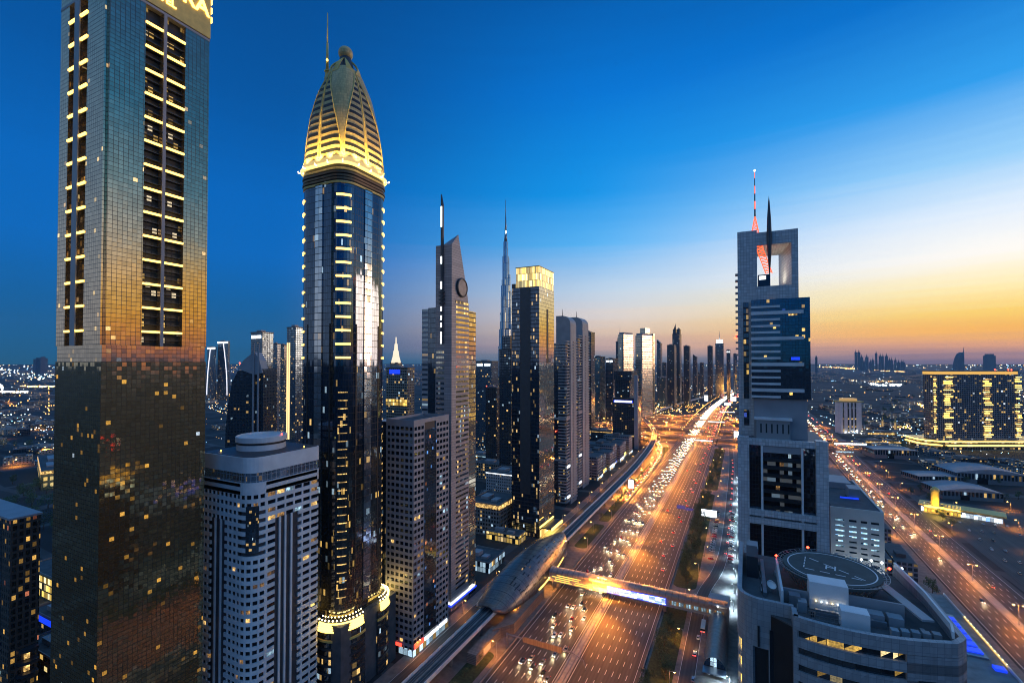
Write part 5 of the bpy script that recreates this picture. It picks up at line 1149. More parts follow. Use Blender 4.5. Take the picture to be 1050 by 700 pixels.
for x, w in ((-17.5, 2.2), (-7.5, 3.2), (0.5, 3.2), (8, 3.2)): mb = MB(); mb.box(x, x + w, -.3, -.02, 4, 72); local(ws, mb, 'window_strip', facade('slab_strip%d' % int(x + 30), (.05, .05, .05), (.1, .12, .14), 3.2, 3.6, .05, .3, .3, st=1.2, coolness=.2))
mb = MB(); mb.box(-27, 27, -2, 24, 74.02, 76); local(ws, mb, 'roof_slab', M['gold'])
mb = MB(); mb.box(-16, 16, 4, 18, 76.02, 82); local(ws, mb, 'roof_room', emit('amber_room', (1, .6, .2), .5))
def hall(name, label, x, y, w, d, h, arch, rot, wall='concrete', roof='grey', lit=.12):
    p = P(x, y); r = thing(name, label, 'building', (p.x, p.y, 0)); r.rotation_euler = (0, 0, rot); n = 12
    mb = MB(); mb.box(-w / 2, w / 2, -d / 2, d / 2, -.1, h); local(r, mb, 'wall', facade(name + str(int(x)), (.2, .2, .2), (.1, .11, .12), 4, h * .95, .35, .45, lit, st=1.2, jit=0))
    mb = MB(); rows = []
    for yy in (-d / 2 - .6, d / 2 + .6): rows.append([(-w / 2 - 1 + (w + 2) * k / n, yy, h + .02 + arch * math.sin(math.pi * k / n)) for k in range(n + 1)])
    mb.grid(rows); mb.face(rows[0]); mb.face(list(reversed(rows[1]))); local(r, mb, 'curved_roof', M[roof])
    mb = MB(); mb.box(-w * .2, -w * .05, -d / 2 - .5, -d / 2 - .02, .2, h * .6); local(r, mb, 'door', M['glass'])
    return r
hall('exhibition_hall', 'broad hall with a low curved roof, front one of the pair before the lit hotel', 985, 508, 60, 42, 10, 4, YAW - .25)
hall('exhibition_hall', 'larger hall with a long curved grey roof, behind the pale-roofed hall before the lit hotel', 1003, 492, 78, 50, 14, 6, YAW - .25)
hall('school_building', 'flat pale low block left of the two curved-roof halls', 955, 492, 56, 34, 9, .6, YAW - .1)
hall('warehouse', 'long plain grey shed with an even row of windows beside the coast road', 912, 468, 66, 40, 15, .6, YAW - .2)
fs = thing('fuel_station', 'fuel station shop with bright blue-white lit front beside the parked cars, right', 'shop', P(985, 530).xy[:] + (0,)); fs.rotation_euler = (0, 0, -.32)
mb = MB(); mb.box(-32, 32, 0, 16, -.1, 7.5); local(fs, mb, 'wall', M['concrete'])
mb = MB(); mb.box(-32, 31, -.5, -.05, .5, 5.2); local(fs, mb, 'shopfront', facade('fuel_front', (.1, .15, .3), (.3, .4, .6), 3, 5, .06, .05, .95, cols=((.75, .88, 1), (.2, .4, 1)), coolness=.3, st=4, cluster=False, jit=0))
mb = MB(); mb.box(-34, 34, -5, 17, 7.52, 8.6); local(fs, mb, 'canopy_roof', M['gold'])
mq = thing('lit_minaret_house', 'small yellow-floodlit building with a stubby tower, left of the fuel station', 'building', P(967, 528).xy[:] + (0,)); mq.rotation_euler = (0, 0, -.32)
ylit = emit('floodlit_yellow', (1, .66, .08), .55)
mb = MB(); mb.box(-16, 14, 0, 14, -.1, 9); local(mq, mb, 'wall', facade('yellow_house', (.5, .4, .2), (.3, .25, .1), 3, 4.5, .3, .3, .8, cols=((1, .66, .1), (1, .8, .3)), st=1.8, cluster=False))
mb = MB(); mb.prism(rrect(-10, -3, 2, 9, 1.5), 9, 24); mb.lathe((-6.5, 5.5, 24), [(4, 0), (3.8, 1.5), (2.4, 3.6), (0, 5)], 12); local(mq, mb, 'tower', M['gold'])
mb = MB(); mb.box(-15, 13, -.6, -.05, 6.5, 8); local(mq, mb, 'fascia_light', M['signwarm'])
pl = bpy.data.lights.new('flood_light', 'POINT'); pl.energy = 16000; pl.color = (1, .66, .08); pl.shadow_soft_size = .5
lo = bpy.data.objects.new('flood_light', pl); COL.objects.link(lo); lo.parent = mq; lo.location = (-4, -8, 9)

# ================================================================== TOWERS FARTHER OFF
def bgmat(name, wall, pane, cw=3.4, ch=3.6, lit=.12, st=1.1, cool=.3, fw=.25, fh=.35, gr=.12):
    return facade(name, wall, pane, cw, ch, fw, fh, lit, st=st, coolness=cool, gr=gr, jit=.02, gm=.85)
BG = dict(blue=bgmat('far_blue_glass', (.05, .07, .09), (.16, .24, .32), lit=.09), dark=bgmat('far_dark_glass', (.03, .035, .04), (.09, .12, .16), lit=.08, cool=.45),
          grey=bgmat('far_grey_wall', (.22, .23, .25), (.10, .13, .16), lit=.10), beige=bgmat('far_beige_wall', (.36, .31, .25), (.1, .1, .1), lit=.16, cool=.1),
          pale=bgmat('far_pale_wall', (.50, .47, .42), (.50, .48, .44), lit=.07, gr=.2), teal=bgmat('far_teal_glass', (.06, .10, .11), (.18, .30, .34), lit=.08),
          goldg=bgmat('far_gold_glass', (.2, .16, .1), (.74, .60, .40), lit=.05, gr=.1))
def bgtower(label, xl, xr, yt, D, mat='blue', split=.6, crown=None, name='tower', depthk=1.0, z0=0):
    c = PZ(xl + (xr - xl) * split, 372, D); X1, Y0 = c.x, c.y; X0 = PY(xl, 372, Y0).x; Y1 = PX(xr, 372, X1).y if X1 < -5 else Y0 + (X1 - X0)
    Y1 = min(Y1, Y0 + 1.6 * (X1 - X0) + 20); H = CAMH + (372 - yt) / FPX * D
    t = thing(name, label, 'tower', ((X0 + X1) / 2, (Y0 + Y1) / 2, 0)); w, d = X1 - X0, Y1 - Y0; cx_, cy_ = (X0 + X1) / 2, (Y0 + Y1) / 2
    body = H
    if crown in ('step', 'lit', 'spire', 'horns'): body = H * .9 if crown != 'horns' else H * .86
    mb = MB(); mb.box(X0, X1, Y0, Y1, -.2, body); mb.build('walls', BG[mat], t)
    mb = MB(); mb.box(X0 - .5, X1 + .5, Y0 - .5, Y1 + .5, body, body + max(2, H * .008)); mb.build('roof_edge', M['darkmetal'], t)
    mb = MB(); mb.box(X0 + w * .2, X0 + w * .6, Y0 + d * .3, Y0 + d * .7, body + 2, body + max(4, H * .025)); mb.build('roof_room', M['grey'], t)
    if crown == 'step':
        mb = MB(); mb.box(X0 + w * .18, X1 - w * .18, Y0 + d * .18, Y1 - d * .18, body, H); mb.build('upper_storeys', BG[mat], t)
    if crown == 'lit':
        mb = MB(); mb.prism(rrect(X0 + w * .12, X1 - w * .12, Y0 + d * .12, Y1 - d * .12, w * .2), body, H * .97); mb.build('lit_crown', M['signwhite'], t)
        mb = MB(); mb.tube((cx_, cy_, H * .97), (cx_, cy_, H * 1.12), w * .05, .3); mb.build('spire', M['metal'], t)
    if crown == 'spire':
        mb = MB(); mb.box(X0 + w * .2, X1 - w * .2, Y0 + d * .2, Y1 - d * .2, body, H * .96); mb.build('upper_storeys', BG[mat], t)
        mb = MB(); mb.tube((cx_, cy_, H * .96), (cx_, cy_, H * 1.1), w * .06, .3); mb.build('spire', M['metal'], t)
    if crown == 'horns':
        for s, hh in ((-1, 1.0), (1, .95)):
            mb = MB(); x = cx_ + s * w * .28
            mb.prism([(x - w * .2, Y0 + d * .2), (x + w * .2, Y0 + d * .2), (x + w * .2, Y1 - d * .2), (x - w * .2, Y1 - d * .2)], body, body + (H - body) * .5)
            mb.tube((x, cy_, body + (H - body) * .5), (x + s * -w * .1, cy_, H * hh), w * .17, .3, 8); mb.build('horn', BG[mat], t)
    if crown == 'gold':
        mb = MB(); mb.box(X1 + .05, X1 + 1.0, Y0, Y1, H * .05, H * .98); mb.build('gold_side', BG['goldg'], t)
    if crown == 'slope':
        mb = MB(); a = H * .07
        mb.face([(X0, Y0, H), (X1, Y0, H), (X0, Y0, H + a)]); mb.face([(X1, Y1, H), (X0, Y1, H), (X0, Y1, H + a)]); mb.face([(X1, Y0, H), (X1, Y1, H), (X0, Y1, H + a), (X0, Y0, H + a)]); mb.face([(X0, Y1, H), (X0, Y0, H), (X0, Y0, H + a), (X0, Y1, H + a)]); mb.build('sloped_top', M['darkmetal'], t)
    if crown == 'sign':
        for u in (.08, .55): mb = MB(); mb.box(X0 + w * u, X0 + w * (u + .36), Y0 - 1, Y0 - .1, H - H * .045, H - H * .02); mb.build('roof_sign', M['signwhite'], t)
    if crown == 'bluesign':
        mb = MB(); mb.box(X0 + w * .1, X1 - w * .1, Y0 - .7, Y0 - .1, H - 7, H - 3.5); mb.build('roof_sign', M['signwhite'], t)
        mb = MB(); mb.box(X0 + w * .05, X1 - w * .05, Y0 - .5, Y0 - .05, H - 7.6, H - 2.9); mb.build('sign_glow', M['signblue'], t)
    if crown == 'redlamp':
        mb = MB(); mb.octa((X0 + 1, Y0 + 1, H + 3), D * .0013); mb.build('warning_lamp', M['redlamp'], t)
    return t, X0, X1, Y0, Y1, H
# behind the first row, left
for (xl, xr, yt, s, lab) in ((212.5, 222, 356, -1, 'left one of a far pair of twin towers edged by curving white lights'), (223, 235.5, 350, 1, 'right, taller one of a far pair of twin towers edged by curving white lights')):
    t, X0, X1, Y0, Y1, H = bgtower(lab, xl, xr, yt, 2100, 'blue', .85)
    mb = MB(); w = X1 - X0
    for k in range(14):
        f = lambda q: Vector((X0 + w * (.5 + s * .48 * math.cos(q * 1.45)), Y0 - 1.5, 20 + (H - 20) * q))
        mb.bar(f(k / 14), f((k + 1) / 14), 2.6, 1.2)
    mb.build('light_curve', emit('curve_light', (.9, .9, 1), 1.6), t)
    mb = MB(); mb.box(X0, X1, Y0 - 1.2, Y0 - .1, H - 8, H); mb.build('top_light', M['signwhite'], t)
# sail-roofed block behind the white tower
sb = thing('sail_roof_tower', 'dark curved tower with a white sail-shaped roof cap, behind the white tower', 'tower', PZ(252, 372, 520).xy[:] + (0,)); sb.rotation_euler = (0, 0, YAW)
def spx(x, y): return ((x - 252) / FPX * 520, CAMH + (372 - y) / FPX * 520)
def extr(root, name, pts, y0_, y1_, mat):
    q_ = [spx(*p) for p in pts]; m_ = MB(); m_.face([(x, y0_, z) for x, z in reversed(q_)]); m_.face([(x, y1_, z) for x, z in q_])
    for i in range(len(q_)):
        a, b = q_[i], q_[(i + 1) % len(q_)]; m_.face([(a[0], y0_, a[1]), (b[0], y0_, b[1]), (b[0], y1_, b[1]), (a[0], y1_, a[1])])
    return m_.build(name, mat, root, loc=(0, 0, 0))
extr(sb, 'body', [(231, 520), (232, 440), (234, 415), (238, 392), (244, 380), (270, 378), (271, 520)], 0, 30, BG['dark'])
extr(sb, 'sail_roof', [(245, 378), (251, 369), (257, 364), (262, 361), (267, 369), (270, 382), (262, 384), (256, 382)], -2, 12, M['grey'])
for x in (260.5, 265.5): extr(sb, 'rib', [(x, 520), (x - .2, 357), (x + 1.4, 352), (x + 1.6, 520)], -3, -2.1, M['grey'])
m_ = MB(); m_.octa((spx(246.5, 374)[0], -1, spx(246.5, 374)[1] + 2), 1); m_.build('warning_lamp', M['redlamp'], sb, loc=(0, 0, 0))
bgtower('blue slab with a lit white sign at its top corner, behind the sail-roofed tower', 257, 280, 341, 820, 'blue', .5, 'sign')
bgtower('narrow grey tower right of the slab with the lit top sign', 279, 287.5, 353, 1000, 'grey', .6)
bgtower('narrow beige tower before the gold-striped one', 286, 295, 354, 1100, 'beige', .6)
t, X0, X1, Y0, Y1, H = bgtower('blue-grey tower with two glowing gold vertical strips on its left edge', 294, 312, 336, 760, 'blue', .5)
for u in (.03, .24): mb = MB(); mb.box(X0 + (X1 - X0) * u, X0 + (X1 - X0) * (u + .13), Y0 - .6, Y0 - .05, 40, H - 24); mb.build('gold_light_strip', emit('gold_strip%d' % int(u * 100), (1, .72, .3), 1.5), t)
def lowblock(label, x, y, w, d, h, mat, name='building', cat='building', band=None, rot=0.0, sign=None):
    p = P(x, y); r = thing(name, label, cat, (p.x, p.y, 0)); r.rotation_euler = (0, 0, rot)
    mb = MB(); mb.box(-w / 2, w / 2, 0, d, -.1, h); local(r, mb, 'walls', mat if not isinstance(mat, str) else BG[mat])
    mb = MB(); mb.strip([(-w / 2, 0), (w / 2, 0), (w / 2, d), (-w / 2, d)], h, h + 1.2, .4, closed=True); local(r, mb, 'parapet', M['concrete'])
    mb = MB(); mb.box(-w / 2 + .4, w / 2 - .4, .4, d - .4, h, h + .2); local(r, mb, 'roof', M['darkconc'])
    mb = MB(); mb.box(-w * .3, -w * .05, d * .3, d * .6, h + .2, h + 3); local(r, mb, 'roof_plant', M['grey']); mb = MB(); mb.box(w * .1, w * .3, d * .2, d * .45, h + .2, h + 2.2); local(r, mb, 'roof_plant', M['grey'])
    if band: mb = MB(); mb.box(-w / 2 - .3, w / 2 + .3, -.6, -.02, band[0], band[1]); local(r, mb, 'light_band', M[band[2]])
    if band: mb = MB(); mb.box(w / 2 + .02, w / 2 + .6, 0, d, band[0], band[1]); local(r, mb, 'light_band', M[band[2]])
    return r
lowblock('low podium with an amber-lit edge, right behind the white tower', 290, 432, 60, 40, 18, 'beige', band=(14, 17, 'litwarm'))
# between the tulip tower and the disc tower
t, X0, X1, Y0, Y1, H = bgtower('ornate pale tower with a brightly lit tiered crown, far off right of the tulip tower', 400, 412, 372, 1500, 'beige', .55)
cx_, cy_ = (X0 + X1) / 2, (Y0 + Y1) / 2
for k, (r, z0_, z1_) in enumerate(((16, 0, 18), (11, 18, 40), (6.5, 40, 62), (2.2, 62, 84))): mb = MB(); mb.tube((cx_, cy_, H + z0_), (cx_, cy_, H + z1_), r, r * .72, 12); mb.build('crown_tier', emit('crown_tier%d' % k, (1, .85, .62), 1.1), t)
t, X0, X1, Y0, Y1, H = bgtower('beige gridded block with warm lit floors and blue-lit top, right of the tulip tower', 396, 425, 378, 620, 'beige', .75)
mb = MB(); mb.box(X0 + 6, X0 + 24, Y0 - .5, Y0 - .02, H - 7, H - 1); mb.build('blue_lights', M['signblue'], t)
mb = MB(); mb.box(X0, X1, Y0 - .6, Y0 - .02, 108, 116); mb.build('amber_floor', facade('amber_floor', (.3, .2, .08), (.3, .2, .1), 3, 8, .1, .1, 1, cols=((1, .6, .12), (1, .75, .3)), st=2, cluster=False), t)
lowblock('grey low building in the gap between the tulip tower and the gridded tower', 398, 480, 40, 30, 40, 'grey')
# between the disc tower and the gold-crowned tower
bgtower('blue glass block with a small white sign on top, behind the disc tower', 488, 511, 371, 900, 'blue', .7, 'sign')
bgtower('dark slim tower left of the very tall needle tower base', 498, 514, 398, 700, 'dark', .7, 'redlamp')
bgtower('black glass tower with a stepped dark top in front of the very tall needle tower', 512, 528.5, 344, 640, 'dark', .75, 'step')
lowblock('grey block with a blue-white floodlit roof, left of the gold-crowned tower', 515, 521, 42, 40, 38, bgmat('cubewall', (.42, .44, .46), (.05, .06, .07), 2.4, 3.4, .1, .8, .8, .5, .5), band=(38.2, 38.7, 'signwhite'))
lowblock('dark grey block with an amber-lit top band, below the floodlit block', 496, 548, 34, 40, 30, bgmat('amberwall', (.22, .21, .2), (.05, .06, .07), 3, 3.8, .1, .9, .3, .4, .45), band=(26, 29.5, 'litwarm'))
lowblock('beige low shed in a row behind the floodlit block', 505, 492, 60, 30, 22, 'beige')
lowblock('dim blue-lit shed far left of the floodlit block', 494, 480, 50, 30, 20, 'teal', band=(18, 19, 'litcool'))
lowblock('low glass canopy building with blue-white windows between the disc tower and the station', 487, 585, 26, 26, 8, facade('kiosk', (.1, .14, .18), (.1, .13, .16), 2.5, 4, .1, .1, .7, coolness=.9, st=1.3, cluster=False), name='kiosk_building')
lowblock('dark podium courtyard wall with amber lamps left of the gold-crowned tower', 515, 556, 34, 14, 8, facade('courtyard', (.2, .15, .08), (.15, .12, .08), 3, 5, .15, .2, .9, cols=((1, .65, .15), (1, .7, .3)), st=1.4, cluster=False), name='courtyard_building')
# the very tall needle tower
bk = thing('needle_skyscraper', 'very tall stepped needle tower rising far behind the city centre', 'skyscraper', PZ(518.5, 372, 1900).xy[:] + (0,))
bx, by = bk.location.x, bk.location.y
bmat_ = bgmat('needle_glass', (.26, .30, .36), (.34, .44, .54), 6.0, 30, .02, 1.6, .8, .22, .05, .15)
def cyl(x, y, r, n=12): return [(x + r * math.cos(q * 2 * math.pi / n), y + r * math.sin(q * 2 * math.pi / n)) for q in range(n)]
prev = [0, 0, 0]
for j in range(24):      # spiralling setbacks: each step ends one of the three wings a little higher and slimmer
    k = j % 3; z1_ = 120 + 22.5 * j; R_ = 52 * (1 - z1_ / 800) ** 1.0 + 2; a = rad(20 + 120 * k); r = max(3.0, R_ * .42); off = R_ - r
    mb = MB(); mb.prism(cyl(bx + off * math.cos(a), by + off * math.sin(a), r), prev[k] - .2, z1_); mb.prism(cyl(bx + off * .45 * math.cos(a), by + off * .45 * math.sin(a), r * 1.05), prev[k] - .2, z1_ + 4); prev[k] = z1_; mb.build('wing_tier', bmat_, bk)
for z0_, z1_, r in ((0, 300, 26), (300, 480, 19), (480, 600, 13.5), (600, 660, 9.5)): mb = MB(); mb.prism(cyl(bx, by, r), z0_ - .2, z1_); mb.build('core', bmat_, bk)
for z0_, z1_, r in ((660, 700, 7), (700, 760, 4.2), (760, 832, 1.7)): mb = MB(); mb.tube((bx, by, z0_), (bx, by, z1_), r, r * .6, 10); mb.build('spire', M['metal'], bk)
for z in (150, 300, 462, 585, 650): mb = MB(); mb.tube((bx, by, z), (bx, by, z + 5), 30 * (1 - z / 720) + 4, 30 * (1 - z / 720) + 4, 16); mb.build('mechanical_band', M['darkmetal'], bk)
for z, k in ((560, 0), (640, 1), (700, 0), (520, 1)): mb = MB(); mb.octa((bx + 4, by - 18 + z * .02, z), 3.5); mb.build('beacon', M['whitebulb'], bk)
# right of the finned towers, towards the bend of the highway
bgtower('slim dark tower with speckled windows right of the finned towers', 597.5, 610, 341, 1000, 'dark', .7)
bgtower('teal block behind the slim dark tower', 608, 620.5, 366, 1300, 'teal', .6)
bgtower('dark block with a bright white lit top floor', 621, 634, 368, 1250, 'dark', .6, 'sign')
bgtower('slim dark tower with a thin mast, tight left of the pale lit slab', 631.5, 640, 342, 1450, 'dark', .6, 'spire')
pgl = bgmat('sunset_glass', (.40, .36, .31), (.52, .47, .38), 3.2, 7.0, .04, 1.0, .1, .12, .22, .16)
def glowslab(label, x, yt, D, w, dk, gold=False):
    c = PZ(x, 372, D); t = thing('tower', label, 'tower', (c.x, c.y, 0)); t.rotation_euler = (0, 0, rad(-19)); H = CAMH + (372 - yt) / FPX * D
    mb = MB(); mb.prism(rrect(-dk, 0, -w / 2, w / 2, [4, 4, 0, 0], 4), -.2, H); local(t, mb, 'walls', pgl)
    mb = MB(); mb.box(-dk - .6, -.5, -w * .4, w * .4, H, H + 6); local(t, mb, 'roof_room', M['grey'])
    if gold: mb = MB(); mb.box(-4, 1.5, w / 2 - 1, w / 2 + 6, 0, H + 7); local(t, mb, 'gold_edge', BG['goldg']); mb = MB(); mb.prism([(-dk, -w * .1), (-3, -w * .1), (-3, w * .3), (-dk, w * .3)], H, H + 22); local(t, mb, 'upper_storeys', pgl)
    return t
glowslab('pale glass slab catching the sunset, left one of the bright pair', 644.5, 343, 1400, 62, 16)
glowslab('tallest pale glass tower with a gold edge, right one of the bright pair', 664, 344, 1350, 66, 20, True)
t, X0, X1, Y0, Y1, H = bgtower('dark glass office block with a blue lit sign, beside the bend of the viaduct', 628, 657, 409, 900, 'dark', .76, 'bluesign')
mb = MB(); mb.box(X0 + 3, X1 - 10, Y0 + 8, Y1 - 5, H + 2.1, H + 36); mb.box(X0 + 1, X1 - 6, Y0 + 5, Y1 - 3, H + 36, H + 54); mb.build('upper_block', BG['dark'], t)
mb = MB(); mb.box(X1 + .05, X1 + 7, Y0 - 1, Y0 + 4, 0, H + 46); mb.build('pale_fin', M['grey'], t)
bgtower('dim blue tower peeping left of the gold-edged pair', 673.5, 680, 352, 1900, 'blue', .6, 'slope')
bgtower('dim blue block lower right of the tallest pale tower', 678, 686, 372, 2000, 'blue', .6)
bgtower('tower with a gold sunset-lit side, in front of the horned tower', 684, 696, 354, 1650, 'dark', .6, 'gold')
bgtower('tall dark tower with two horn-like tips', 689.5, 702, 331, 1850, 'dark', .6, 'horns')
bgtower('plain dark tower right of the horned tower', 701, 710.5, 355, 1750, 'dark', .6)
bgtower('small blue tower with a pointed top, between the horned tower and the lit-crowned one', 710.5, 717, 366, 2200, 'blue', .6, 'slope')
bgtower('short blue block beside the pointed small tower', 717.5, 724, 372, 2300, 'blue', .6)
bgtower('dark slab directly left of the lit-crowned tower', 725.5, 734, 355, 2100, 'dark', .6)
bgtower('dark tower with a white lit crown and spire, left of the frame tower', 733.5, 745.5, 346, 2150, 'blue', .7, 'lit')
bgtower('slim tower with a white sign, just right of the lit-crowned tower', 745, 751.5, 359, 2050, 'dark', .6, 'sign')
bgtower('slim tower closest to the left edge of the frame tower', 752, 758.5, 363, 2400, 'blue', .6)
# infill blocks of the far centre: individually built, alike from here
random.seed(77)
for i in range(46):
    x = random.uniform(488, 756); D = random.uniform(1300, 3200)
    if 520 < x < 596: continue
    w = random.uniform(5, 11); y = 372 + random.uniform(2, 30)
    c = PZ(x, 372, D)
    if c.x > -150 - (60 if c.y > 1400 else 0) and c.y < 3000: continue
    bgtower('mid-height block among the dim city blocks below the far towers', x, x + w, y, D, random.choice(['blue', 'dark', 'grey', 'teal', 'beige']), .65, name='city_block')
    for o in COL.objects[-1:]: pass
for o in COL.objects:
    if o.name.startswith('city_block'): o['group'] = 'dim city blocks below the far towers'
# stepped row of low apartment blocks along the viaduct
for k in range(7):
    y0_ = 640 + 34 * k; x1_ = -182 - (4 if k % 2 else 0); h = 27 + (5 if k in (0, 3, 6) else 0)
    t = thing('apartment_block', ['nearest', 'second nearest', 'third nearest', 'middle', 'third farthest', 'second farthest', 'farthest'][k] + ' low apartment block in the stepped row along the viaduct', 'apartment block', (x1_ - 20, y0_ + 15, 0), 'stepped apartment row by the viaduct')
    mb = MB(); mb.box(x1_ - 46, x1_, y0_, y0_ + 30, -.1, h); mb.build('walls', BG['grey'], t)
    for z in range(4, int(h), 4): mb = MB(); mb.strip([(x1_ - 30, y0_ - .8), (x1_ + .8, y0_ - .8), (x1_ + .8, y0_ + 22)], z, z + 1.2, .75); mb.build('balcony_band', M['grey'], t)
    mb = MB(); mb.box(x1_ - 44, x1_ - 2, y0_ + 2, y0_ + 28, h, h + .4); mb.box(x1_ - 30, x1_ - 20, y0_ + 8, y0_ + 20, h + .4, h + 4); mb.build('roof', M['darkconc'], t)
    mb = MB(); mb.box(x1_ + .05, x1_ + .6, y0_ + 1, y0_ + 27, 3.2, 4.6 + (k % 3)); mb.build('shop_sign', M[['signwhite', 'signwarm', 'signwhite', 'signblue', 'signwhite', 'signwarm', 'signwhite'][k]], t)
    mb = MB(); mb.box(x1_ + .02, x1_ + .3, y0_ + .5, y0_ + 29, .1, 3.1); mb.build('shopfront', bpy.data.materials['shopfront'], t)
for x, y, lab in ((612, 452, 'long dark low block with an amber roof line, behind the stepped apartment row'), (606, 470, 'dark flat-roofed block behind the stepped apartment row')):
    lowblock(lab, x, y, 60, 40, 22, 'dark', band=(19, 20, 'litwarm'))
# bottom-left corner
t = thing('corner_tower', 'dark glass apartment tower with rounded balcony stack, cut off at the lower left corner', 'tower', (-345, 103, 0))
mb = MB(); mb.box(-390, -331, 97.5, 108.5, -.2, 88); mb.build('walls', facade('corner_tower_glass', (.02, .025, .03), (.12, .16, .2), 1.8, 3.4, .1, .4, .03, st=.9), t)
mb = MB(); mb.box(-331, -321.2, 97.6, 108.4, -.2, 88); mb.build('side_walls', facade('corner_tower_side', (.07, .06, .05), (.16, .14, .11), 2.4, 3.4, .4, .35, .22, cols=((1, .55, .12), (1, .3, .15)), coolness=.2, st=.9), t)
mb = MB(); mb.box(-391, -320.6, 97, 109, 88, 89); mb.build('roof', M['grey'], t)
for z in (10, 16, 22): mb = MB(); mb.prism(arc(-322, 105, 5, -150, 30, 10) + [(-325, 108)], z, z + 1.6); mb.build('round_balcony', M['darkmetal'], t)
for z in (12, 18): mb = MB(); mb.box(-320.9, -320.2, 103, 105, z, z + 3.6); mb.build('window', M['litwarm'], t)
mb = MB(); mb.box(-352, -332, 96.7, 97.4, 6, 13); mb.build('lobby_window', facade('cornerlobby', (.1, .1, .1), (.1, .1, .1), 2, 3, .08, .08, .7, cols=((.5, .85, 1), (1, .7, .15)), coolness=.4, st=1.6, cluster=False), t)
mall = facade('mall_front', (.25, .17, .07), (.25, .18, .08), 3, 5, .08, .2, .95, cols=((1, .66, .14), (1, .8, .4)), st=2.4, cluster=False, jit=0)
lowblock('low shopping hall with two amber-lit storeys and roof terrace lights, left of the glass hotel', 46, 614, 70, 40, 16, mall, name='shopping_hall')
lowblock('low annex with a glowing blue roof edge, in front of the amber shopping hall', 49, 655, 46, 14, 12, 'dark', band=(8.5, 11.5, 'signblue'), name='shop_annex')
lowblock('dark low block with lit wall windows, in front of the blue-edged annex', 42, 690, 46, 16, 10, facade('annexwall', (.16, .11, .05), (.05, .045, .04), 5, 5, .3, .5, .5, cols=((1, .6, .15), (1, .75, .3)), st=1.5), name='shop_annex')
lowblock('long floodlit pale building with roof lamps on the dark plain at far left', 40, 492, 150, 30, 24, facade('floodlit_long', (.5, .36, .13), (.3, .22, .1), 6, 8, .4, .4, .8, cols=((1, .66, .2), (1, .75, .3)), st=1.2, cluster=False), band=(20, 23, 'litwarm'), rot=-.3)

# ================================================================== HORIZON
random.seed(5)
far = pbr('far_haze_grey', (.10, .10, .12), .9)
for i in range(17):
    x = 878 + 3.1 * i + random.uniform(-1, 1); h = random.choice((3, 5, 7, 8, 11, 13)) + (4 if 6 < i < 11 else 0); D = 9500 + 200 * (i % 4)
    if i > 13: h *= .5
    c = PZ(x, 372, D); r = thing('distant_tower', 'grey distant tower in the cluster on the horizon right of the frame tower', 'tower', (c.x, c.y, 0), 'distant skyline cluster on the right horizon'); r.rotation_euler = (0, 0, YAW)
    H = CAMH + (h - 2) / FPX * D; w = random.uniform(1.2, 2.2) / FPX * D
    mb = MB(); mb.box(-w / 2, w / 2, 0, w, 0, H); local(r, mb, 'walls', far)
    mb = MB(); mb.tube((0, w / 2, H), (0, w / 2, H + 60), w * .3, 2, 6); local(r, mb, 'spire', far)
c = PZ(985, 372, 7600); r = thing('sail_hotel', 'sail-shaped tower with a curved back on the far right horizon', 'tower', (c.x, c.y, 0)); r.rotation_euler = (0, 0, YAW)
def ext2(root, name, pts, y1_, mat):
    m_ = MB(); m_.face([(x, 0, z) for x, z in pts]); m_.face([(x, y1_, z) for x, z in reversed(pts)])
    for i in range(len(pts)):
        a, b = pts[i], pts[(i + 1) % len(pts)]; m_.face([(b[0], 0, b[1]), (a[0], 0, a[1]), (a[0], y1_, a[1]), (b[0], y1_, b[1])])
    return m_.build(name, mat, root, loc=(0, 0, 0))
ext2(r, 'sail_body', [(-62, 0), (62, 0), (62, 340)] + [(62 - 124 * math.sin(q * math.pi / 20) ** 1.0 * (1 if q < 10 else 1), 340 - 340 * (1 - math.cos(q * math.pi / 20)) ** 1.0) for q in range(2, 10)], 80, far)
mb = MB(); mb.tube((58, 10, 330), (58, 10, 420), 7, 2, 6); local(r, mb, 'mast', far)
c = PZ(1017, 372, 8000); r = thing('distant_tower', 'lone square grey tower on the far right horizon', 'tower', (c.x, c.y, 0)); r.rotation_euler = (0, 0, YAW)
mb = MB(); mb.box(-70, 70, 0, 80, 0, 290); local(r, mb, 'walls', far); mb = MB(); mb.box(-50, 50, 10, 70, 290, 320); local(r, mb, 'roof_room', far)
for x, h in ((837, 6), (44, 5), (39, 4)):
    D = 7000; c = PZ(x, 372, D); r = thing('distant_tower', {837: 'thin distant mast-like tower just right of the frame tower', 44: 'dim distant tower on the left horizon, wider one', 39: 'dim distant tower on the left horizon, narrower one'}[x], 'tower', (c.x, c.y, 0))
    mb = MB(); w = 14 if x == 837 else 40; mb.box(-w, w, -w, w, 0, CAMH + h / FPX * D); local(r, mb, 'walls', far); mb = MB(); mb.box(-w * .5, w * .5, -w * .5, w * .5, CAMH + h / FPX * D, CAMH + h / FPX * D + 20); local(r, mb, 'roof_room', far)
mb = MB()       # one low uneven mass of far buildings along the horizon
for i in range(900):
    x = random.uniform(-700, 1900); D = random.uniform(3500, 9600)
    c = PZ(x, 372, D); w = random.uniform(20, 70) * D / 6000; h = random.uniform(8, 26) * (1 + D / 9000) * (1.8 if random.random() < .1 else 1)
    if abs(c.x + 40) < 120 and c.y < 5000: continue
    mb.box(c.x - w, c.x + w, c.y - w * .6, c.y + w * .6, 0, h)
tag(mb.build('distant_city', BG['grey']), 'hazy mass of low far-off city blocks stretching to the horizon', 'city', kind='stuff')

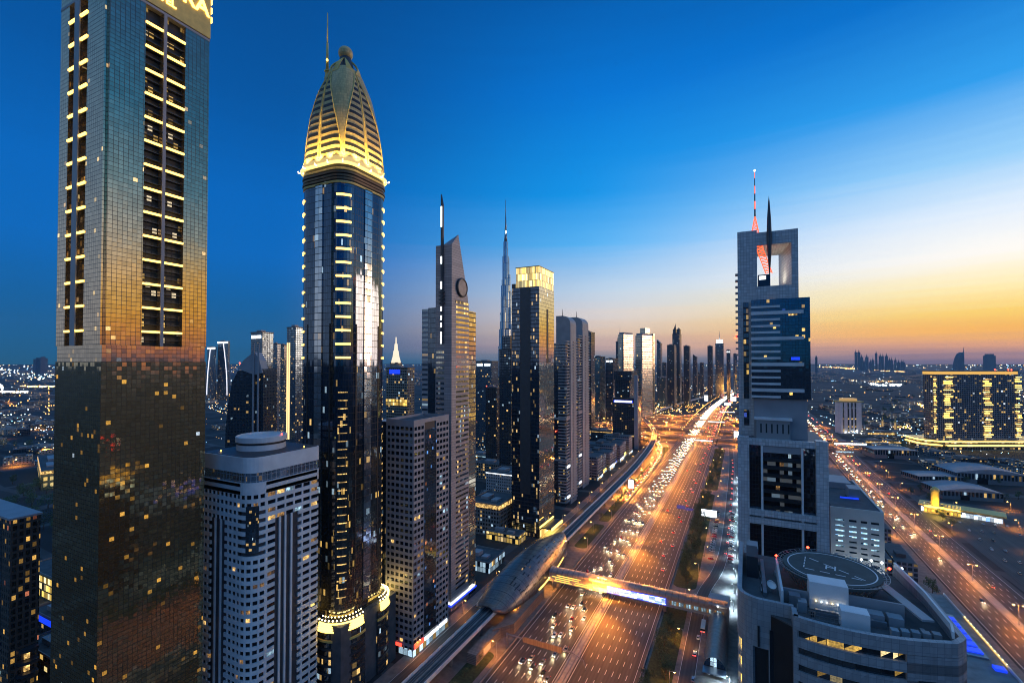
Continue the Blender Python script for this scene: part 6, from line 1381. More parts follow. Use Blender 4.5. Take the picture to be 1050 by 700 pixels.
# ================================================================== LOW HOUSES OF THE DARK DISTRICTS
random.seed(11)
BG['lived'] = bgmat('lived_in_wall', (.34, .31, .27), (.06, .06, .06), 4.2, 3.2, .55, 1.6, .35, .6, .5)
def house(x, y, group, label):
    p = P(x, y); s = 1 + p.length / 2500
    w, d, h = random.uniform(14, 34) * s, random.uniform(12, 24) * s, random.choice((6, 7, 9, 12, 15))
    for b in ((-130, -40), (118, 200)):
        if b[0] - w < p.x < b[1] + w: return
    if p.x > 180 and (p.y < 770 or any((p.xy - o.location.xy).length < 75 for o in COL.objects if o.parent is None and o.name.split('.')[0] in ('exhibition_hall', 'school_building', 'warehouse', 'roadside_hall', 'fuel_station', 'white_slab', 'minaret'))): return
    if (p.xy - hl.location.xy).length < 120: return
    r = thing('low_house', label, 'house', (p.x, p.y, 0), group); r.rotation_euler = (0, 0, random.uniform(-.4, .4))
    mb = MB(); mb.box(-w / 2, w / 2, -d / 2, d / 2, -.1, h); local(r, mb, 'walls', BG[random.choice(('grey', 'beige', 'lived', 'lived', 'dark'))])
    mb = MB(); mb.strip([(-w / 2, -d / 2), (w / 2, -d / 2), (w / 2, d / 2), (-w / 2, d / 2)], h, h + .9, .4, closed=True); mb.box(-w * .3, w * .05, -d * .2, d * .25, h, h + 2.6); local(r, mb, 'roof', M['concrete' if random.random() < .5 else 'darkconc'])
for i in range(215): house(random.uniform(838, 1060), 384 + 100 * random.random() ** 1.2, 'low buildings right of the frame tower', 'low flat-roofed building among the dim blocks on the plain right of the frame tower')
for i in range(60): house(random.uniform(-20, 60), random.uniform(386, 475), 'low buildings on the left plain', 'low flat-roofed house on the dark plain left of the glass hotel')
for i in range(24): house(random.uniform(212, 310), random.uniform(392, 440), 'low buildings behind the white tower', 'low block behind the pale tower with the roof drum')
for i in range(14): house(random.uniform(490, 560), random.uniform(440, 520), 'low blocks left of the gold-crowned tower', 'low dim block in the district left of the gold-crowned tower')
random.seed(15)
for i in range(12):
    x0 = 66 + 15 * (i % 4); y0_ = 450 + 66 * (i // 4) + random.uniform(0, 10); h = random.choice((10, 14, 18, 24))
    t = thing('roadside_block', 'low flat-roofed block between the louvred block and the coast road', 'building', (x0, y0_, 0), 'low blocks behind the louvred block')
    mb = MB(); mb.box(x0 - 7, x0 + 6.4, y0_, y0_ + 44, -.1, h); mb.build('walls', BG['grey'], t)
    mb = MB(); mb.box(x0 - 6.6, x0 + 6, y0_ + .4, y0_ + 43.6, h, h + .3); mb.box(x0 - 4, x0 + 2, y0_ + 10, y0_ + 18, h, h + 3); mb.build('roof', M['darkconc'], t)

# ================================================================== STREET LAMPS
def spot(root, loc, energy, colr=(1, .31, .032), ang=156, nm='lamp_light', blend=.7):
    l = bpy.data.lights.get('%s_%d' % (nm, energy)) or bpy.data.lights.new('%s_%d' % (nm, energy), 'SPOT'); l.energy = energy; l.color = colr; l.spot_size = rad(ang); l.spot_blend = blend; l.shadow_soft_size = .4
    o = bpy.data.objects.new(nm, l); COL.objects.link(o); o.parent = root; o.location = loc; return o
def mast(label, h, arms, group, energy=0, bulb='sodium', br=.5, colr=(1, .31, .032), reach=2.4, wing=0):
    r = thing('street_lamp', label, 'street lamp', (0, 0, 0), group)
    mb = MB(); mb.tube((0, 0, -.1), (0, 0, h), .2, .11, 8); mb.tube((0, 0, -.1), (0, 0, .8), .34, .3, 8); local(r, mb, 'pole', M['metal'])
    for a in arms:
        mb = MB(); mb.bar((0, 0, h - .3), (a * reach, 0, h + .25), .1, .1); local(r, mb, 'arm', M['metal'])
        mb = MB(); mb.obox((a * reach, 0, h + .2), (.75, 0, 0), (0, .3, 0), (0, 0, .13)); local(r, mb, 'lamp_head', M['darkmetal'])
        mb = MB(); mb.obox((a * reach, 0, h - .08), (br, 0, 0), (0, br * .8, 0), (0, 0, .14)); local(r, mb, 'bulb', M[bulb])
    if energy: spot(r, (0, 0, h + .9) if len(arms) > 1 else (arms[0] * reach, 0, h - .8), energy, colr)
    for s in (-1, 1):
        if wing: o = spot(r, (0, s * .3, h + .6), wing, colr, 96, 'lamp_light', .6); o.rotation_euler = (s * rad(60), 0, 0)
    return r
HM = mast('tall double-armed sodium mast on the highway median', 20, (-1, 1), 'double-armed masts along the highway median', 70000, br=.62, wing=150000)
first = [True]
def put(proto, x, y, rz=0, z=0.0, used={}):
    if proto.name not in used: used[proto.name] = 1; proto.location = (x, y, z); proto.rotation_euler = (0, 0, rz); return proto
    return dup(proto, (x, y, z), rz)
for k in range(-1, 14):
    y = 311 + 118 * k; p = min(HW, key=lambda q: abs(q.y - y)); put(HM, p.x if y > 1200 else -85.5, y, 0, .18)
VL = mast('single-armed sodium lamp along the verge beside the rail viaduct', 9, (1,), 'sodium lamps along the left verge', 8000, br=.42)
for k in range(19): put(VL, -124.2 if k % 2 else -131.5, 190 + 43 * k, math.pi if k % 2 == 0 else math.pi, .1)
SL = mast('single-armed sodium lamp on the service road at the foot of the left towers', 9, (1,), 'sodium lamps on the left service road', 4500, br=.35)
for k in range(16): put(SL, -166.4, 168 + 48 * k, 0, .1)
RL = mast('sodium lamp along the frontage road among the trees right of the highway', 9, (1,), 'sodium lamps along the frontage road', 8000, br=.4)
for k, (x, y) in enumerate(((-34, 250), (-32, 292), (-36, 345), (-31, 392), (-29.5, 432), (-28.5, 480), (-28, 530), (-44, 590), (-28, 600), (-44, 655), (-28, 680), (-44, 730), (-28, 760), (-30, 850), (-44, 820), (-30, 930))): put(RL, x, y, 0 if x < -40 else math.pi * (k % 2), .1)
PL = mast('slim white-light lamp in the plaza and parking row before the frame tower', 7, (1,), 'white-light lamps by the parking row', 16000, 'whitebulb', .28, (.55, .8, 1), 1.2)
for x, y in ((-7, 205), (-7, 235), (-6.5, 262), (-6, 345), (-6, 372), (-5.5, 400), (-5, 440), (-5, 480), (-5, 520), (-5, 565), (-5, 610), (-5.5, 660), (-6, 720)): put(PL, x, y, math.pi, .1)
CL = mast('double-armed sodium lamp on the median of the coast road', 12, (-1, 1), 'double-armed lamps on the coast road median', 14000, br=.5, wing=24000)
for k in range(-3, 13):
    y = 408 + 66 * k; p = min(BL, key=lambda q: abs(q.y - y)); put(CL, 156 if y < 760 else p.x, y, 0, .16)
CS = mast('sodium lamp on a kerb of the coast road or its car park', 9, (1,), 'sodium lamps beside the coast road', 15000, br=.42)
for k, (x, y) in enumerate([(183, 600), (184, 770), (190, 850), (196, 930), (131, 560), (131, 640), (132, 720), (134, 800), (138, 900), (225, 560), (246, 640), (212, 690), (270, 720), (300, 640), (215, 1010), (240, 1100), (250, 900), (300, 880)]): put(CS, x, y, 0 if k % 2 else math.pi, .05)
FL = mast('sodium lamp standing on a parapet of the interchange flyovers', 12, (1,), 'sodium lamps on the interchange flyovers', 180000, br=.8)
for path, w, st_ in ((FA, 8, 3), (FB, 9, 3), (FC, 8, 4), (FD, 5, 4), (FE, 5, 5), (FF, 5, 5)):
    acc, s, n_ = 0, 1, 0
    for a, b in zip(path, path[1:]):
        L = (b - a).length; acc += L
        if acc > 30:
            acc = 0; s = -s; n_ += 1; t = (b - a).normalized(); r_ = Vector((t.y, -t.x, 0)); q = a + r_ * s * (w - .7)
            put(FL, q.x, q.y, math.atan2(-r_.y * s, -r_.x * s), a.z)
HI = mast('tall sodium mast on the ground of the interchange between the flyovers', 26, (-1, 1), 'high masts on the interchange ground', 620000, br=1.0, reach=1.6)
for x, y in ((-170, 1030), (-250, 1010), (-340, 1030), (-440, 1020), (-160, 1150), (-250, 1140), (-350, 1150), (-460, 1150), (-165, 1300), (-260, 1300), (-370, 1300), (-480, 1310), (-170, 1440), (-290, 1450), (-400, 1460), (0, 1020), (80, 1150), (10, 1250), (90, 1340), (0, 1450), (110, 1030)): put(HI, x, y, 0, .05)
random.seed(61)
DL = mast('sodium lamp on a dim street of the plain right of the frame tower', 11, (1,), 'sodium lamps on the right plain', 110000, br=.8)
for i in range(26):
    p = P(random.uniform(842, 1055), 382 + 84 * random.random() ** 1.3)
    if not (120 < p.x < 215) and (p.xy - hl.location.xy).length > 130: put(DL, p.x, p.y, random.uniform(0, 6), 0)
DW = mast('sodium lamp on a dim street of the plain left of the glass hotel', 11, (1,), 'sodium lamps on the left plain', 80000, br=.8)
for i in range(14): p = P(random.uniform(-10, 60), 390 + 95 * random.random()); put(DW, p.x, p.y, random.uniform(0, 6), 0)

for lab, x, y, h in (('left one of two slim amber-lit minarets beyond the coast road', 905, 441, 34), ('right one of two slim amber-lit minarets beyond the coast road', 918, 444, 36)):
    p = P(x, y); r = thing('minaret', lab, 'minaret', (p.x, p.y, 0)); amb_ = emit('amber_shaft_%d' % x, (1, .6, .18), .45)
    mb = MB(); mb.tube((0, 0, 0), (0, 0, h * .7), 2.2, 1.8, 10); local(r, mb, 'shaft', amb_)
    mb = MB(); mb.tube((0, 0, h * .7), (0, 0, h * .74), 3, 3, 10); local(r, mb, 'gallery', M['gold'])
    mb = MB(); mb.tube((0, 0, h * .74), (0, 0, h), 1.4, .3, 10); local(r, mb, 'cap', M['gold'])
for lab, x, y, w, h, m_ in (('low curved-plan building with an amber-lit arcade below the twin minarets', 912, 447, 90, 9, 'litwarm'), ('long shed with a white-lit front across the coast road, before the slim slab', 872, 457, 60, 7, 'signwhite'), ('small white-lit pavilion beside the coast road, before the long white-lit shed', 866, 465, 30, 6, 'litcool'), ('row of amber-lit shop fronts right of the slim slab', 905, 455, 70, 6, 'litwarm'), ('pale walled compound with cool lights between the slim slab and the lit hotel', 940, 448, 80, 7, 'litcool')):
    lowblock(lab, x, y, w, 26, h, 'grey', band=(h * .35, h * .75, m_), rot=YAW - .1, name='roadside_hall')
# ================================================================== SIGNS ALONG THE HIGHWAY
gn = thing('sign_gantry', 'sign gantry seen from behind, a ribbed grey-brown board on an arm over the left carriageway', 'sign', (-122, 262, 0))
q1, q2 = P(536, 655, 7.5), P(578, 664, 7.5)
mb = MB(); mb.box(q1.x, q2.x, q1.y - .2, q1.y + .2, 6.0, 9.2); mb.build('board', facade('gantry_board', (.14, .11, .09), (.30, .24, .19), 1.3, 9, .12, 0, 0, gm=.1, gr=.6, jit=0), gn)
mb = MB(); mb.bar((-123.6, q1.y + .6, 7.6), (q2.x + 6, q1.y + .6, 7.6), .5, .7); mb.build('beam', M['metal'], gn)
mb = MB(); mb.tube((-123.6, q1.y + .6, 0), (-123.6, q1.y + .6, 8.2), .4, .35, 10); mb.build('post', M['metal'], gn)
mb = MB(); mb.tube((q2.x + 6, q1.y + .6, 7.6), (q2.x + 12, q1.y + .6, 5), .2, .2, 8); mb.tube((q2.x + 12, q1.y + .6, 5), (q2.x + 13, q1.y + .6, 0), .2, .25, 8); mb.build('brace', M['metal'], gn)
q = P(705, 521, 8)
gb = thing('direction_sign', 'pair of dark blue direction boards on a gantry over the right carriageway', 'sign', (q.x, q.y, 0))
mb = MB(); mb.box(q.x - 11, q.x - 2.5, q.y - .25, q.y, 6.8, 10.6); mb.box(q.x - 2.0, q.x + 6, q.y - .25, q.y, 6.0, 8.6); mb.build('board', emit('blue_board', (.01, .05, .45), .5), gb)
mb = MB(); mb.bar((q.x - 12, q.y + .4, 7.6), (-47.5, q.y + .4, 7.6), .5, .6); mb.build('beam', M['metal'], gb)
mb = MB(); mb.tube((-47.5, q.y + .4, 0), (-47.5, q.y + .4, 8), .4, .35, 10); mb.build('post', M['metal'], gb)
def board(label, x, y, w, h, z, mat='signwhite', rot=0.0):
    p = P(x, y, z + h / 2); r = thing('billboard', label, 'billboard', (p.x, p.y, 0)); r.rotation_euler = (0, 0, rot)
    mb = MB(); mb.box(-w / 2, w / 2, -.3, 0, z, z + h); local(r, mb, 'lit_panel', M[mat])
    mb = MB(); mb.box(-w / 2 - .4, w / 2 + .4, 0, .4, z - .4, z + h + .4); local(r, mb, 'frame', M['darkmetal'])
    for u in (-.3, .3): mb = MB(); mb.tube((u * w, .2, -.1), (u * w, .2, z), .25, .2, 8); local(r, mb, 'post', M['metal'])
board('wide glowing white billboard among the trees right of the highway, nearest one on that side', 727, 526, 14.5, 7, 5)
board('tall glowing white billboard on the left verge beside the viaduct', 647, 496, 6, 11, 4)
board('glowing white billboard at the right end of the nearest flyover', 755, 445, 9, 12, 9)
board('small glowing board on the left of the far bend of the highway', 724, 408, 14, 22, 10)
board('small glowing wide board right of the far bend of the highway', 752, 409, 20, 18, 8)
board('low white glowing board between the far bend and the frame tower', 746, 414, 22, 10, 6)
for lab, x, y, wd_ in (('white-lit gantry spanning the right carriageway just before the nearest flyover', 712, 451, 34), ('white-lit gantry over the highway between the farthest flyovers', 726, 432, 40), ('white-lit gantry over the right carriageway past the flyovers', 738, 422, 44)):
    p = P(x, y, 8); r = thing('lit_gantry', lab, 'gantry', (p.x, p.y, 0))
    mb = MB(); mb.box(0, wd_, -.5, 0, 7.5, 9.0); local(r, mb, 'light_bar', M['signwhite'])
    mb = MB(); mb.box(-.4, wd_ + .4, .02, .7, 7.2, 9.3); local(r, mb, 'beam', M['metal'])
    for u in (-.2, wd_ + .2): mb = MB(); mb.tube((u, .3, -.1), (u, .3, 7.3), .4, .35, 8); local(r, mb, 'post', M['metal'])

# ================================================================== TREES
def leafy(name, label, cat, h, r, n, group, seed, palm=False):
    rnd = random.Random(seed); t = thing(name, label, cat, (0, 0, 0), group)
    mb = MB()
    if palm:
        mb.tube((0, 0, -.1), (.15, .1, h * .5), .28, .22, 8); mb.tube((.15, .1, h * .5), (.1, .3, h), .22, .17, 8); local(t, mb, 'trunk', M['bark']); mb = MB()
        for k in range(18):
            a = k * 2.4; dr = rnd.uniform(-.2, .7); pr = Vector((.1, .3, h)); d = Vector((math.cos(a), math.sin(a), 0)); s = Vector((-d.y, d.x, 0))
            for j in range(5):
                q = pr + d * .62 + Vector((0, 0, .42 - dr * .3 - .22 * j)); w0, w1 = .34 * (1 - abs(j - 1.5) / 4), .34 * (1 - abs(j - .5) / 4) if j < 4 else .03
                for sg_ in (-1, 1): mb.face([pr, q, q + s * sg_ * w1 * 1.4 + Vector((0, 0, -.2)), pr + s * sg_ * w0 * 1.4 + Vector((0, 0, -.2))])
                pr = q
        local(t, mb, 'crown', M['leaf']); return t
    mb.tube((0, 0, -.1), (.1, .05, h * .45), .26, .16, 7)
    cl = []
    for k in range(9):
        a, z = rnd.uniform(0, 6.28), rnd.uniform(.42, .92) * h; q = r * rnd.uniform(.25, .8) * (1.15 - abs(z / h - .6)); c = Vector((q * math.cos(a), q * math.sin(a), z)); cl.append((c, r * rnd.uniform(.32, .52)))
        if k < 6: mb.tube((.1, .05, h * .4), c, .1, .04, 5)
    local(t, mb, 'trunk', M['bark']); mb = MB()
    for c, cr_ in cl:
        for k in range(n // 9):
            d = Vector((rnd.gauss(0, 1), rnd.gauss(0, 1), rnd.gauss(0, .8))).normalized() * cr_ * rnd.uniform(.5, 1.05); p = c + d
            u = Vector((rnd.gauss(0, 1), rnd.gauss(0, 1), rnd.gauss(0, 1))).normalized(); v = u.orthogonal().normalized(); s = rnd.uniform(.18, .38)
            mb.face([p - u * s, p + v * s * .6, p + u * s, p - v * s * .6])
    local(t, mb, 'crown', M['leaf']); return t
random.seed(19)
TA = [leafy('tree', 'dark round-headed tree in the planted strip right of the highway', 'tree', 8.5, 3.9, 620, 'trees in the planted strip right of the highway', s) for s in (1, 2, 3)]
spots = [(random.uniform(-45, -34), y + random.uniform(-2, 2)) for y in range(372, 636, 5)] + [(random.uniform(-46, -36), y + random.uniform(-2, 2)) for y in range(200, 318, 7)] + [(random.uniform(-44, -32), y) for y in range(668, 970, 12)]
for i, (x, y) in enumerate(spots):
    p = TA[i % 3]
    if i < 3: p.location = (x, y, .15)
    else: dup(p, (x, y, .15), random.uniform(0, 6.28), scale=random.uniform(.75, 1.25))
def copies(proto, label, group, pts, s0=.7, s1=1.2):
    for x, y in pts: dup(proto, (x, y, .05), random.uniform(0, 6.28), label, group, random.uniform(s0, s1))
copies(TA[0], 'small tree on the grass verge between the viaduct and the highway', 'trees on the left verge', [(random.uniform(-135, -127), y) for y in (156, 166, 175, 186, 199, 212, 224, 420, 452, 490, 520, 560, 610, 660, 700, 750, 800)], .5, .8)
copies(TA[1], 'dark tree beside the coast road behind the helipad building', 'trees beside the coast road', [(112, 372), (116, 380), (109, 386), (118, 368), (113, 392), (120, 430), (186, 610), (188, 640), (192, 660), (200, 720), (190, 750), (205, 770), (222, 800), (240, 790), (262, 770), (280, 760), (300, 780), (250, 830), (275, 850), (310, 860), (335, 800)], .9, 1.4)
copies(TA[2], 'dark tree on the unlit ground at the far left', 'trees at the far left', [tuple(P(random.uniform(-10, 62), random.uniform(440, 545)).xy) for _ in range(34)], 1.2, 2.2)
copies(TA[0], 'dark tree among the low blocks on the right plain', 'trees on the right plain', [tuple(q) for q in (P(random.uniform(845, 1055), random.uniform(400, 470)).xy for _ in range(40)) if not 125 < q[0] < 205], 1.2, 2.4)
copies(TA[1], 'dark tree by the courtyard left of the gold-crowned tower', 'trees by the courtyard', [(-210, 400), (-214, 404), (-206, 396), (-222, 398), (-230, 404)], .6, .9)
PM = leafy('palm_tree', 'palm tree beside the yellow-edged roof terrace at the right', 'palm tree', 9, 3, 0, 'palms beside the roof terrace', 5, True); PM.location = (101, 300, .1)
for x, y in ((103, 312), (101.5, 322), (104, 333), (108, 345), (100.5, 288), (103, 276), (101, 262), (106, 356)): dup(PM, (x, y, .1), random.uniform(0, 6), scale=random.uniform(.8, 1.15))

# ================================================================== CARS
hl_m = emit('headlamp', (1, .86, .58), 16.0); tl_m = emit('tail_lamp', (1, .03, .015), 14.0); hl_off = pbr('lamp_glass', (.6, .62, .65), .1, .3, var=.05); tl_off = pbr('tail_glass', (.25, .02, .02), .2, var=.05)
tyre = pbr('tyre', (.02, .02, .02), .8); rim = pbr('rim', (.5, .5, .52), .3, .8, var=.05)
paints = {'white': pbr('white_paint', (.72, .72, .70), .25, var=.05), 'silver': pbr('silver_paint', (.42, .43, .45), .25, .6, var=.05), 'black': pbr('black_paint', (.02, .02, .024), .2, var=.05), 'red': pbr('red_paint', (.35, .02, .02), .25, var=.05), 'sand': pbr('sand_paint', (.42, .36, .27), .3, var=.05)}
def car(colr, lights, suv=False):
    r = thing('car', 'car', 'car'); k = 1.18 if suv else 1.0
    mb = MB(); S5 = [(-2.3, .50, .62, .76), (-2.22, .34, .92, .86), (-1.5, .30, .98 * k, .91), (0, .28, .96 * k, .92), (1.1, .30, .92 * k, .91), (2.1, .34, .78, .86), (2.3, .46, .62, .74)]
    rows = [[(-w, y, z0_), (-w, y, z1_ - .12), (-w + .12, y, z1_), (w - .12, y, z1_), (w, y, z1_ - .12), (w, y, z0_)] for y, z0_, z1_, w in S5]
    mb.grid(rows, closed=True, smooth=False); mb.face(rows[0]); mb.face(list(reversed(rows[-1])))
    zr = 1.42 * (1.14 if suv else 1)
    mb.prism([(-.62, -1.35 if not suv else -1.9), (.62, -1.35 if not suv else -1.9), (.62, .1), (-.62, .1)], zr, zr + .05); local(r, mb, 'body', paints[colr])
    mb = MB(); lo_, hi_ = [(-.8, -2.0, .95 * k), (.8, -2.0, .95 * k), (.8, .95, .93 * k), (-.8, .95, .93 * k)], [(-.6, -1.4 if not suv else -1.92, zr), (.6, -1.4 if not suv else -1.92, zr), (.6, .12, zr), (-.6, .12, zr)]
    for i in range(4): j = (i + 1) % 4; mb.face([lo_[i], lo_[j], hi_[j], hi_[i]])
    mb.face(hi_); local(r, mb, 'windows', M['glass'])
    for x, y in ((-.84, 1.4), (.84, 1.4), (-.84, -1.4), (.84, -1.4)):
        mb = MB(); mb.tube((x - .1, y, .33), (x + .1, y, .33), .33, .33, 12); w = local(r, mb, 'wheel', tyre)
        mb = MB(); mb.tube((x - .105, y, .33), (x + .105, y, .33), .2, .2, 10); o = mb.build('rim', rim, None); o.location = (0, 0, 0); o.parent = w
    big = 1.35 if lights else 1.0
    for x in (-.6, .6):
        mb = MB(); mb.obox((x, 2.27, .60), (.17 * big, 0, 0), (0, .08, 0), (0, 0, .09 * big)); local(r, mb, 'headlight', hl_m if lights else hl_off)
        mb = MB(); mb.obox((x, -2.28, .72), (.17 * big, 0, 0), (0, .06, 0), (0, 0, .08 * big)); local(r, mb, 'tail_light', tl_m if lights else tl_off)
    if lights:
        l = bpy.data.lights.get('headlight_beam') or bpy.data.lights.new('headlight_beam', 'SPOT'); l.energy = 2600; l.color = (1, .74, .40); l.spot_size = rad(75); l.spot_blend = .9; l.shadow_soft_size = .2
        o = bpy.data.objects.new('headlight_beam', l); COL.objects.link(o); o.parent = r; o.location = (0, 2.45, .85); o.rotation_euler = (rad(72), 0, 0)
    return r
random.seed(41)
PR = {}
def place(colr, lights, x, y, rz, z, label, group, suv=False):
    key = (colr, lights, suv)
    if key not in PR:
        o = car(colr, lights, suv); PR[key] = o; o.location = (x, y, z); o.rotation_euler = (0, 0, rz); o['label'] = label; o['group'] = group; return o
    return dup(PR[key], (x, y, z), rz, label, group)
ck = ['white', 'white', 'silver', 'black', 'white', 'sand', 'red']
def lane(path, off, y0_, y1_, gap, away, label, group, z=.03):
    acc = random.uniform(0, gap)
    for a, b in zip(path, path[1:]):
        L = (b - a).length; t = (b - a).normalized(); r_ = Vector((t.y, -t.x, 0))
        while acc < L:
            p = a + t * acc + r_ * (off + random.uniform(-.3, .3))
            if y0_ < p.y < y1_: place(random.choice(ck), True, p.x, p.y, math.atan2(t.y, t.x) - math.pi / 2 + (0 if away else math.pi), p.z + z, label, group, random.random() < .35)
            acc += gap * random.uniform(.7, 1.35)
        acc -= L
lw, gw = 'car with white headlights on, in the oncoming stream of the left carriageway', 'oncoming cars on the left carriageway'
for k, gap in ((1, 34), (2, 25), (3, 24), (4, 27), (5, 33), (6, 64)): lane(HW, -(2.8 + 3.65 * k), 190, 640, gap, False, lw, gw)
lr, gr_ = 'car with red tail lights on, driving away on the right carriageway', 'departing cars on the right carriageway'
for k, gap in ((2, 300), (4, 170), (6, 60), (7, 60)): lane(HW, 2.8 + 3.65 * k, 380, 1000, gap, True, lr, gr_)
lane(RS, 1.6, 420, 900, 26, True, 'car with red tail lights in the queue on the frontage road beside the parking row', 'cars queueing on the frontage road')
lane(BL, -8, 300, 800, 60, False, 'car with headlights on the near side of the coast road', 'oncoming cars on the coast road'); lane(BL, -11.5, 560, 800, 24, False, 'car with headlights on the near side of the coast road', 'oncoming cars on the coast road'); lane(BL, 9, 300, 900, 110, True, 'car with red tail lights on the far side of the coast road', 'departing cars on the coast road')
for i in range(46):
    y = 428 + 6.2 * (i // 2)
    if random.random() < .9: place(random.choice(ck), False, -24.5 if i % 2 else -9.5, y, math.pi / 2 * (1 if i % 2 else -1), .11, 'parked car in the bays on both sides of the frontage road, unlit', 'cars parked along the frontage road', random.random() < .4)
for i, (x, y) in enumerate(((-31.5, 338), (-29, 341), (-26.6, 344), (-33.5, 344), (-31, 348), (-28.4, 351), (-33, 352), (-30.5, 356))): place(ck[i % 7], False, x, y, .5, .11, 'parked car in the small cluster at the right foot of the footbridge', 'cars parked at the footbridge foot')
for i in range(9): place(ck[i % 7], False, -151.6 - (i % 2) * .5, 214 + 5.6 * i, 0.1, .11, 'parked car in the row outside the bright shops under the gridded tower', 'cars parked outside the shops', i % 3 == 0)
for i, y in enumerate((262, 268, 276, 300)): place(ck[i], i == 1, -155, y, math.pi, .11, 'car on the left service road beside the viaduct, before the station', 'cars on the left service road')
n_ = 0
for r_ in range(7):
    for k in range(10):
        if random.random() < .25 or n_ > 46: continue
        x, y = 194 + 9.5 * k + 1.5 * r_, 505 + 27 * r_ + 1.2 * k
        place(random.choice(ck), random.random() < .06, x, y, random.choice((0, math.pi)) - .15, .1, 'parked car in the open car park before the fuel station', 'cars in the car park', random.random() < .4); n_ += 1
for i, (x, y) in enumerate(((-24, 285), (-23.5, 303), (-22.8, 262))): place(ck[i], i == 0, x - 1, y, 0, .11, ['white car with its lights on waiting under the right end of the footbridge', 'second car stopped behind the footbridge at its right end', 'lone pale car on the frontage road before the rounded pavilion'][i], 'cars near the pavilion')
bus = thing('bus', 'white bus stopped beside the rounded pavilion at the footbridge', 'bus', (-22.5, 315, .11)); mb = MB(); mb.prism(rrect(-1.25, 1.25, -5.5, 5.5, .3, 3), .4, 3.1); local(bus, mb, 'body', paints['white'])
mb = MB(); mb.strip(rrect(-1.28, 1.28, -5.53, 5.53, .3, 3), 1.5, 2.6, .05, closed=True); local(bus, mb, 'windows', M['glass'])
for x, y in ((-1.1, 3.4), (1.1, 3.4), (-1.1, -3.4), (1.1, -3.4)): mb = MB(); mb.tube((x - .15, y, .45), (x + .15, y, .45), .5, .5, 12); local(bus, mb, 'wheel', tyre)
for x in (-.9, .9): mb = MB(); mb.obox((x, -5.54, .9), (.2, 0, 0), (0, .04, 0), (0, 0, .15)); local(bus, mb, 'tail_light', tl_m)

# the far traffic, past the nearest few hundred cars, as one mass
random.seed(52)
mb = MB()
def farlane(path, off, y0_, y1_, gap, away, z=.03):
    acc = random.uniform(0, gap)
    for a, b in zip(path, path[1:]):
        L = (b - a).length; t = (b - a).normalized(); r_ = Vector((t.y, -t.x, 0)); u = Vector((0, 0, 1))
        while acc < L:
            p = a + t * acc + r_ * (off + random.uniform(-.4, .4))
            if y0_ < p.y < y1_:
                f = t if away else -t; p.z += z
                mb.obox(p + u * .62, f * 2.2, r_ * .9, u * .32, random.choice((0, 0, 1))); mb.obox(p + u * 1.15 - f * .3, f * 1.1, r_ * .75, u * .25, 1)
                k = 1 + max(0, p.y - 600) / 900
                for s in (-.62, .62): mb.obox(p + f * 2.22 + r_ * s + u * .65, f * .06, r_ * .26 * k, u * .16 * k, 2); mb.obox(p - f * 2.22 + r_ * s + u * .75, f * .05, r_ * .26 * k, u * .14 * k, 3)
            acc += gap * random.uniform(.5, 1.5)
        acc -= L
for k, gap in ((1, 20), (2, 15), (3, 15), (4, 18), (5, 24), (6, 60)): farlane(HW, -(2.8 + 3.65 * k), 640, 3400, gap, False)
for k, gap in ((2, 120), (4, 70), (6, 34), (7, 34)): farlane(HW, 2.8 + 3.65 * k, 1000, 3400, gap, True)
farlane(FD, -2, 400, 1200, 14, True); farlane(FD, 1.6, 400, 1200, 18, False)
for f_, o_ in ((FA, 4), (FB, 4), (FC, 4)): farlane(f_, o_, 0, 2000, 60, True); farlane(f_, -o_, 0, 2000, 45, False)
farlane(FE, -2, 0, 3000, 20, False); farlane(FF, -2, 0, 3000, 18, False); farlane(BL, -8, 800, 3000, 30, False); farlane(BL, -12, 800, 2200, 24, False); farlane(BL, 9, 900, 3000, 60, True)
tag(mb.build('distant_traffic', [paints['white'], paints['black'], hl_m, tl_m]), 'dense far-off traffic of headlights and tail lights on the highway, flyovers and coast road', 'traffic', kind='stuff')

# ================================================================== FAR LIGHTS OF THE CITY (beyond counting)
random.seed(99)
cm = [emit('far_amber', (1, .5, .1), 5.0), emit('far_warm', (1, .75, .4), 5.5), emit('far_white', (.8, .92, 1), 6.0), emit('far_cyan', (.35, .7, 1), 4.0)]
mb = MB()
def light_at(p, kind, k=1.0): mb.octa((p.x, p.y, p.z + random.uniform(3, 9)), max(.35, (p - Vector((0, 0, CAMH))).length * .00072 * k), kind)
for i in range(9200):
    x = random.uniform(-900, 1900) if i % 3 else random.uniform(1060, 2600); y = 374 + 100 * random.random() ** 2.2; p = P(x, y)
    if p.y < 60 and p.x < 0: continue
    if -200 < p.x < 215 and p.y < 1500: continue
    if abs(p.x + 70) < 70 and p.y < 3000: continue
    left = p.x < -150
    kd = random.choices((0, 1, 2, 3), (4, 3, 2, 1.6) if left else (2.4, 3, 3, 3.6))[0]
    light_at(p, kd, random.choice((.5, .7, .8, 1.0, 1.5)) * (.75 if 0 <= x <= 1050 else 1.2))
for p in [q for q in HW if 1100 < q.y < 4200]:
    for s in (-38.5, 38.5): mb.octa((p.x + s, p.y, 11), .8 + p.y / 3000, 0)
def line(x0, y0_, x1, y1_, n, kd, k=1.0, jit=.35):
    for i in range(n):
        t = random.random(); light_at(P(x0 + (x1 - x0) * t + random.uniform(-.5, .5), y0_ + (y1_ - y0_) * t + random.uniform(-jit, jit)), random.choice(kd), k * random.uniform(.6, 1.3))
line(836, 376.3, 880, 377.5, 60, (0, 1), .9); line(866, 378, 940, 382, 120, (0, 0, 1), 1.0); line(936, 381.6, 960, 382, 60, (1, 2), 1.1); line(870, 391, 936, 392, 70, (0, 1), .9); line(840, 390.5, 880, 391.5, 40, (3,), .6)
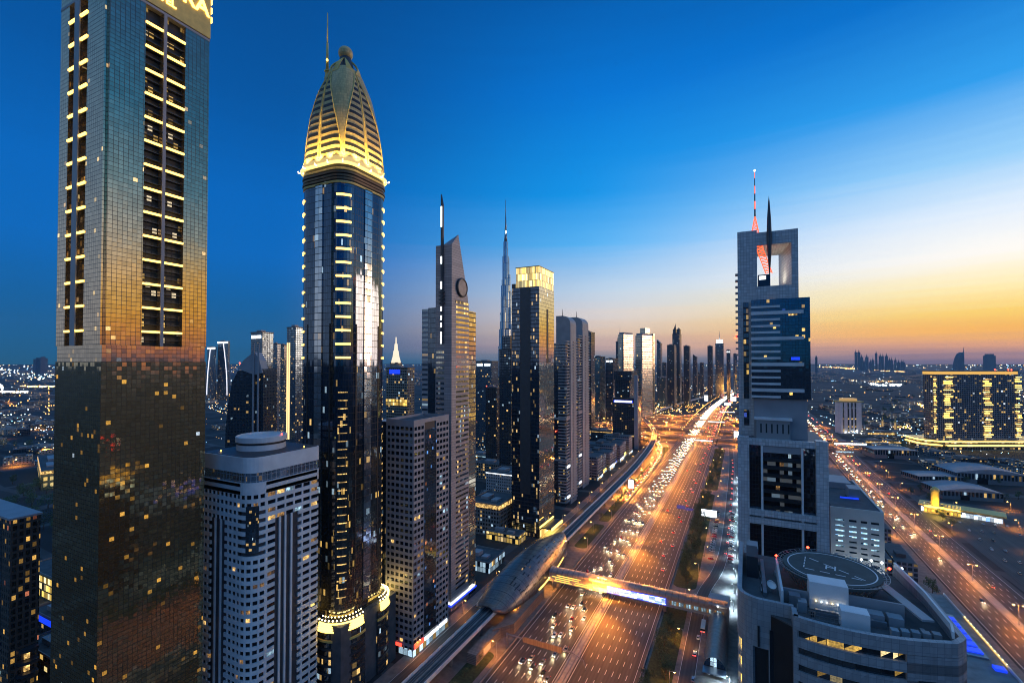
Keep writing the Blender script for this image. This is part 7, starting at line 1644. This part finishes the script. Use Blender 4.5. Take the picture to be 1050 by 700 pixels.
line(0, 402.5, 28, 402.8, 90, (1, 2), 1.3); line(0, 395, 3, 400, 16, (2,), 2.0); line(20, 397, 60, 397, 60, (0, 1), 1.2); line(0, 381, 62, 389, 130, (2, 3, 2, 1), 1.0, 4); line(44, 382, 62, 379, 40, (0, 1), 1); line(0, 417, 60, 418, 26, (0,), 1); line(50, 396, 50, 432, 24, (0,), 1); line(0, 430, 60, 440, 60, (2, 3, 1), .9, 8)
line(213, 390, 240, 392, 40, (2, 2, 3), 1.3, 2); line(213, 402, 236, 408, 70, (0, 0, 1), 1.2, 3); line(213, 415, 240, 425, 40, (1, 0, 3), .9, 5); line(275, 410, 300, 416, 30, (0, 1), 1.3, 5); line(892, 394, 924, 395.5, 26, (2,), 2.4, 1); line(940, 415, 960, 424, 40, (0, 1), 1.2, .6)
line(490, 380, 512, 400, 40, (2, 3), 1.0, 6); line(600, 440, 640, 438, 40, (0,), 1.0, 4); line(640, 425, 680, 425, 60, (0, 1), 1.2, 6); line(600, 412, 700, 424, 90, (0, 1, 0, 2), 1.1, 6); line(672, 400, 752, 404, 120, (0, 1, 0, 2), 1.0, 6); line(664, 420, 760, 418, 80, (0,), 1.1, 5)
line(846, 440, 960, 436, 80, (1, 2, 3), 1.0, 10); line(860, 444, 884, 446, 24, (2, 1), 1.2, 1); line(900, 456, 960, 452, 50, (0, 1, 3), 1.0, 6); line(895, 438, 935, 440, 50, (0, 1), 1.1, 1.5)
line(492, 470, 526, 530, 40, (3, 2, 1), .8, 14)
tag(mb.build('city_lights', cm), 'countless tiny lamps of the far city, from amber streets to white yards', 'lights', kind='stuff')

# ================================================================== AIR
hm = bpy.data.materials.new('evening_haze'); hm.use_nodes = True; hn = hm.node_tree
hn.nodes.remove(hn.nodes['Principled BSDF']); pv_ = hn.nodes.new('ShaderNodeVolumePrincipled')
pv_.inputs['Color'].default_value = (.30, .66, 1, 1); pv_.inputs['Density'].default_value = 0.000032; pv_.inputs['Anisotropy'].default_value = .2
hn.links.new(pv_.outputs[0], hn.nodes['Material Output'].inputs['Volume'])
mb = MB(); mb.box(-10500, 11500, -1500, 10800, -1.2, 850); tag(mb.build('haze', hm), 'thin blue evening haze over the city', 'haze', kind='stuff')
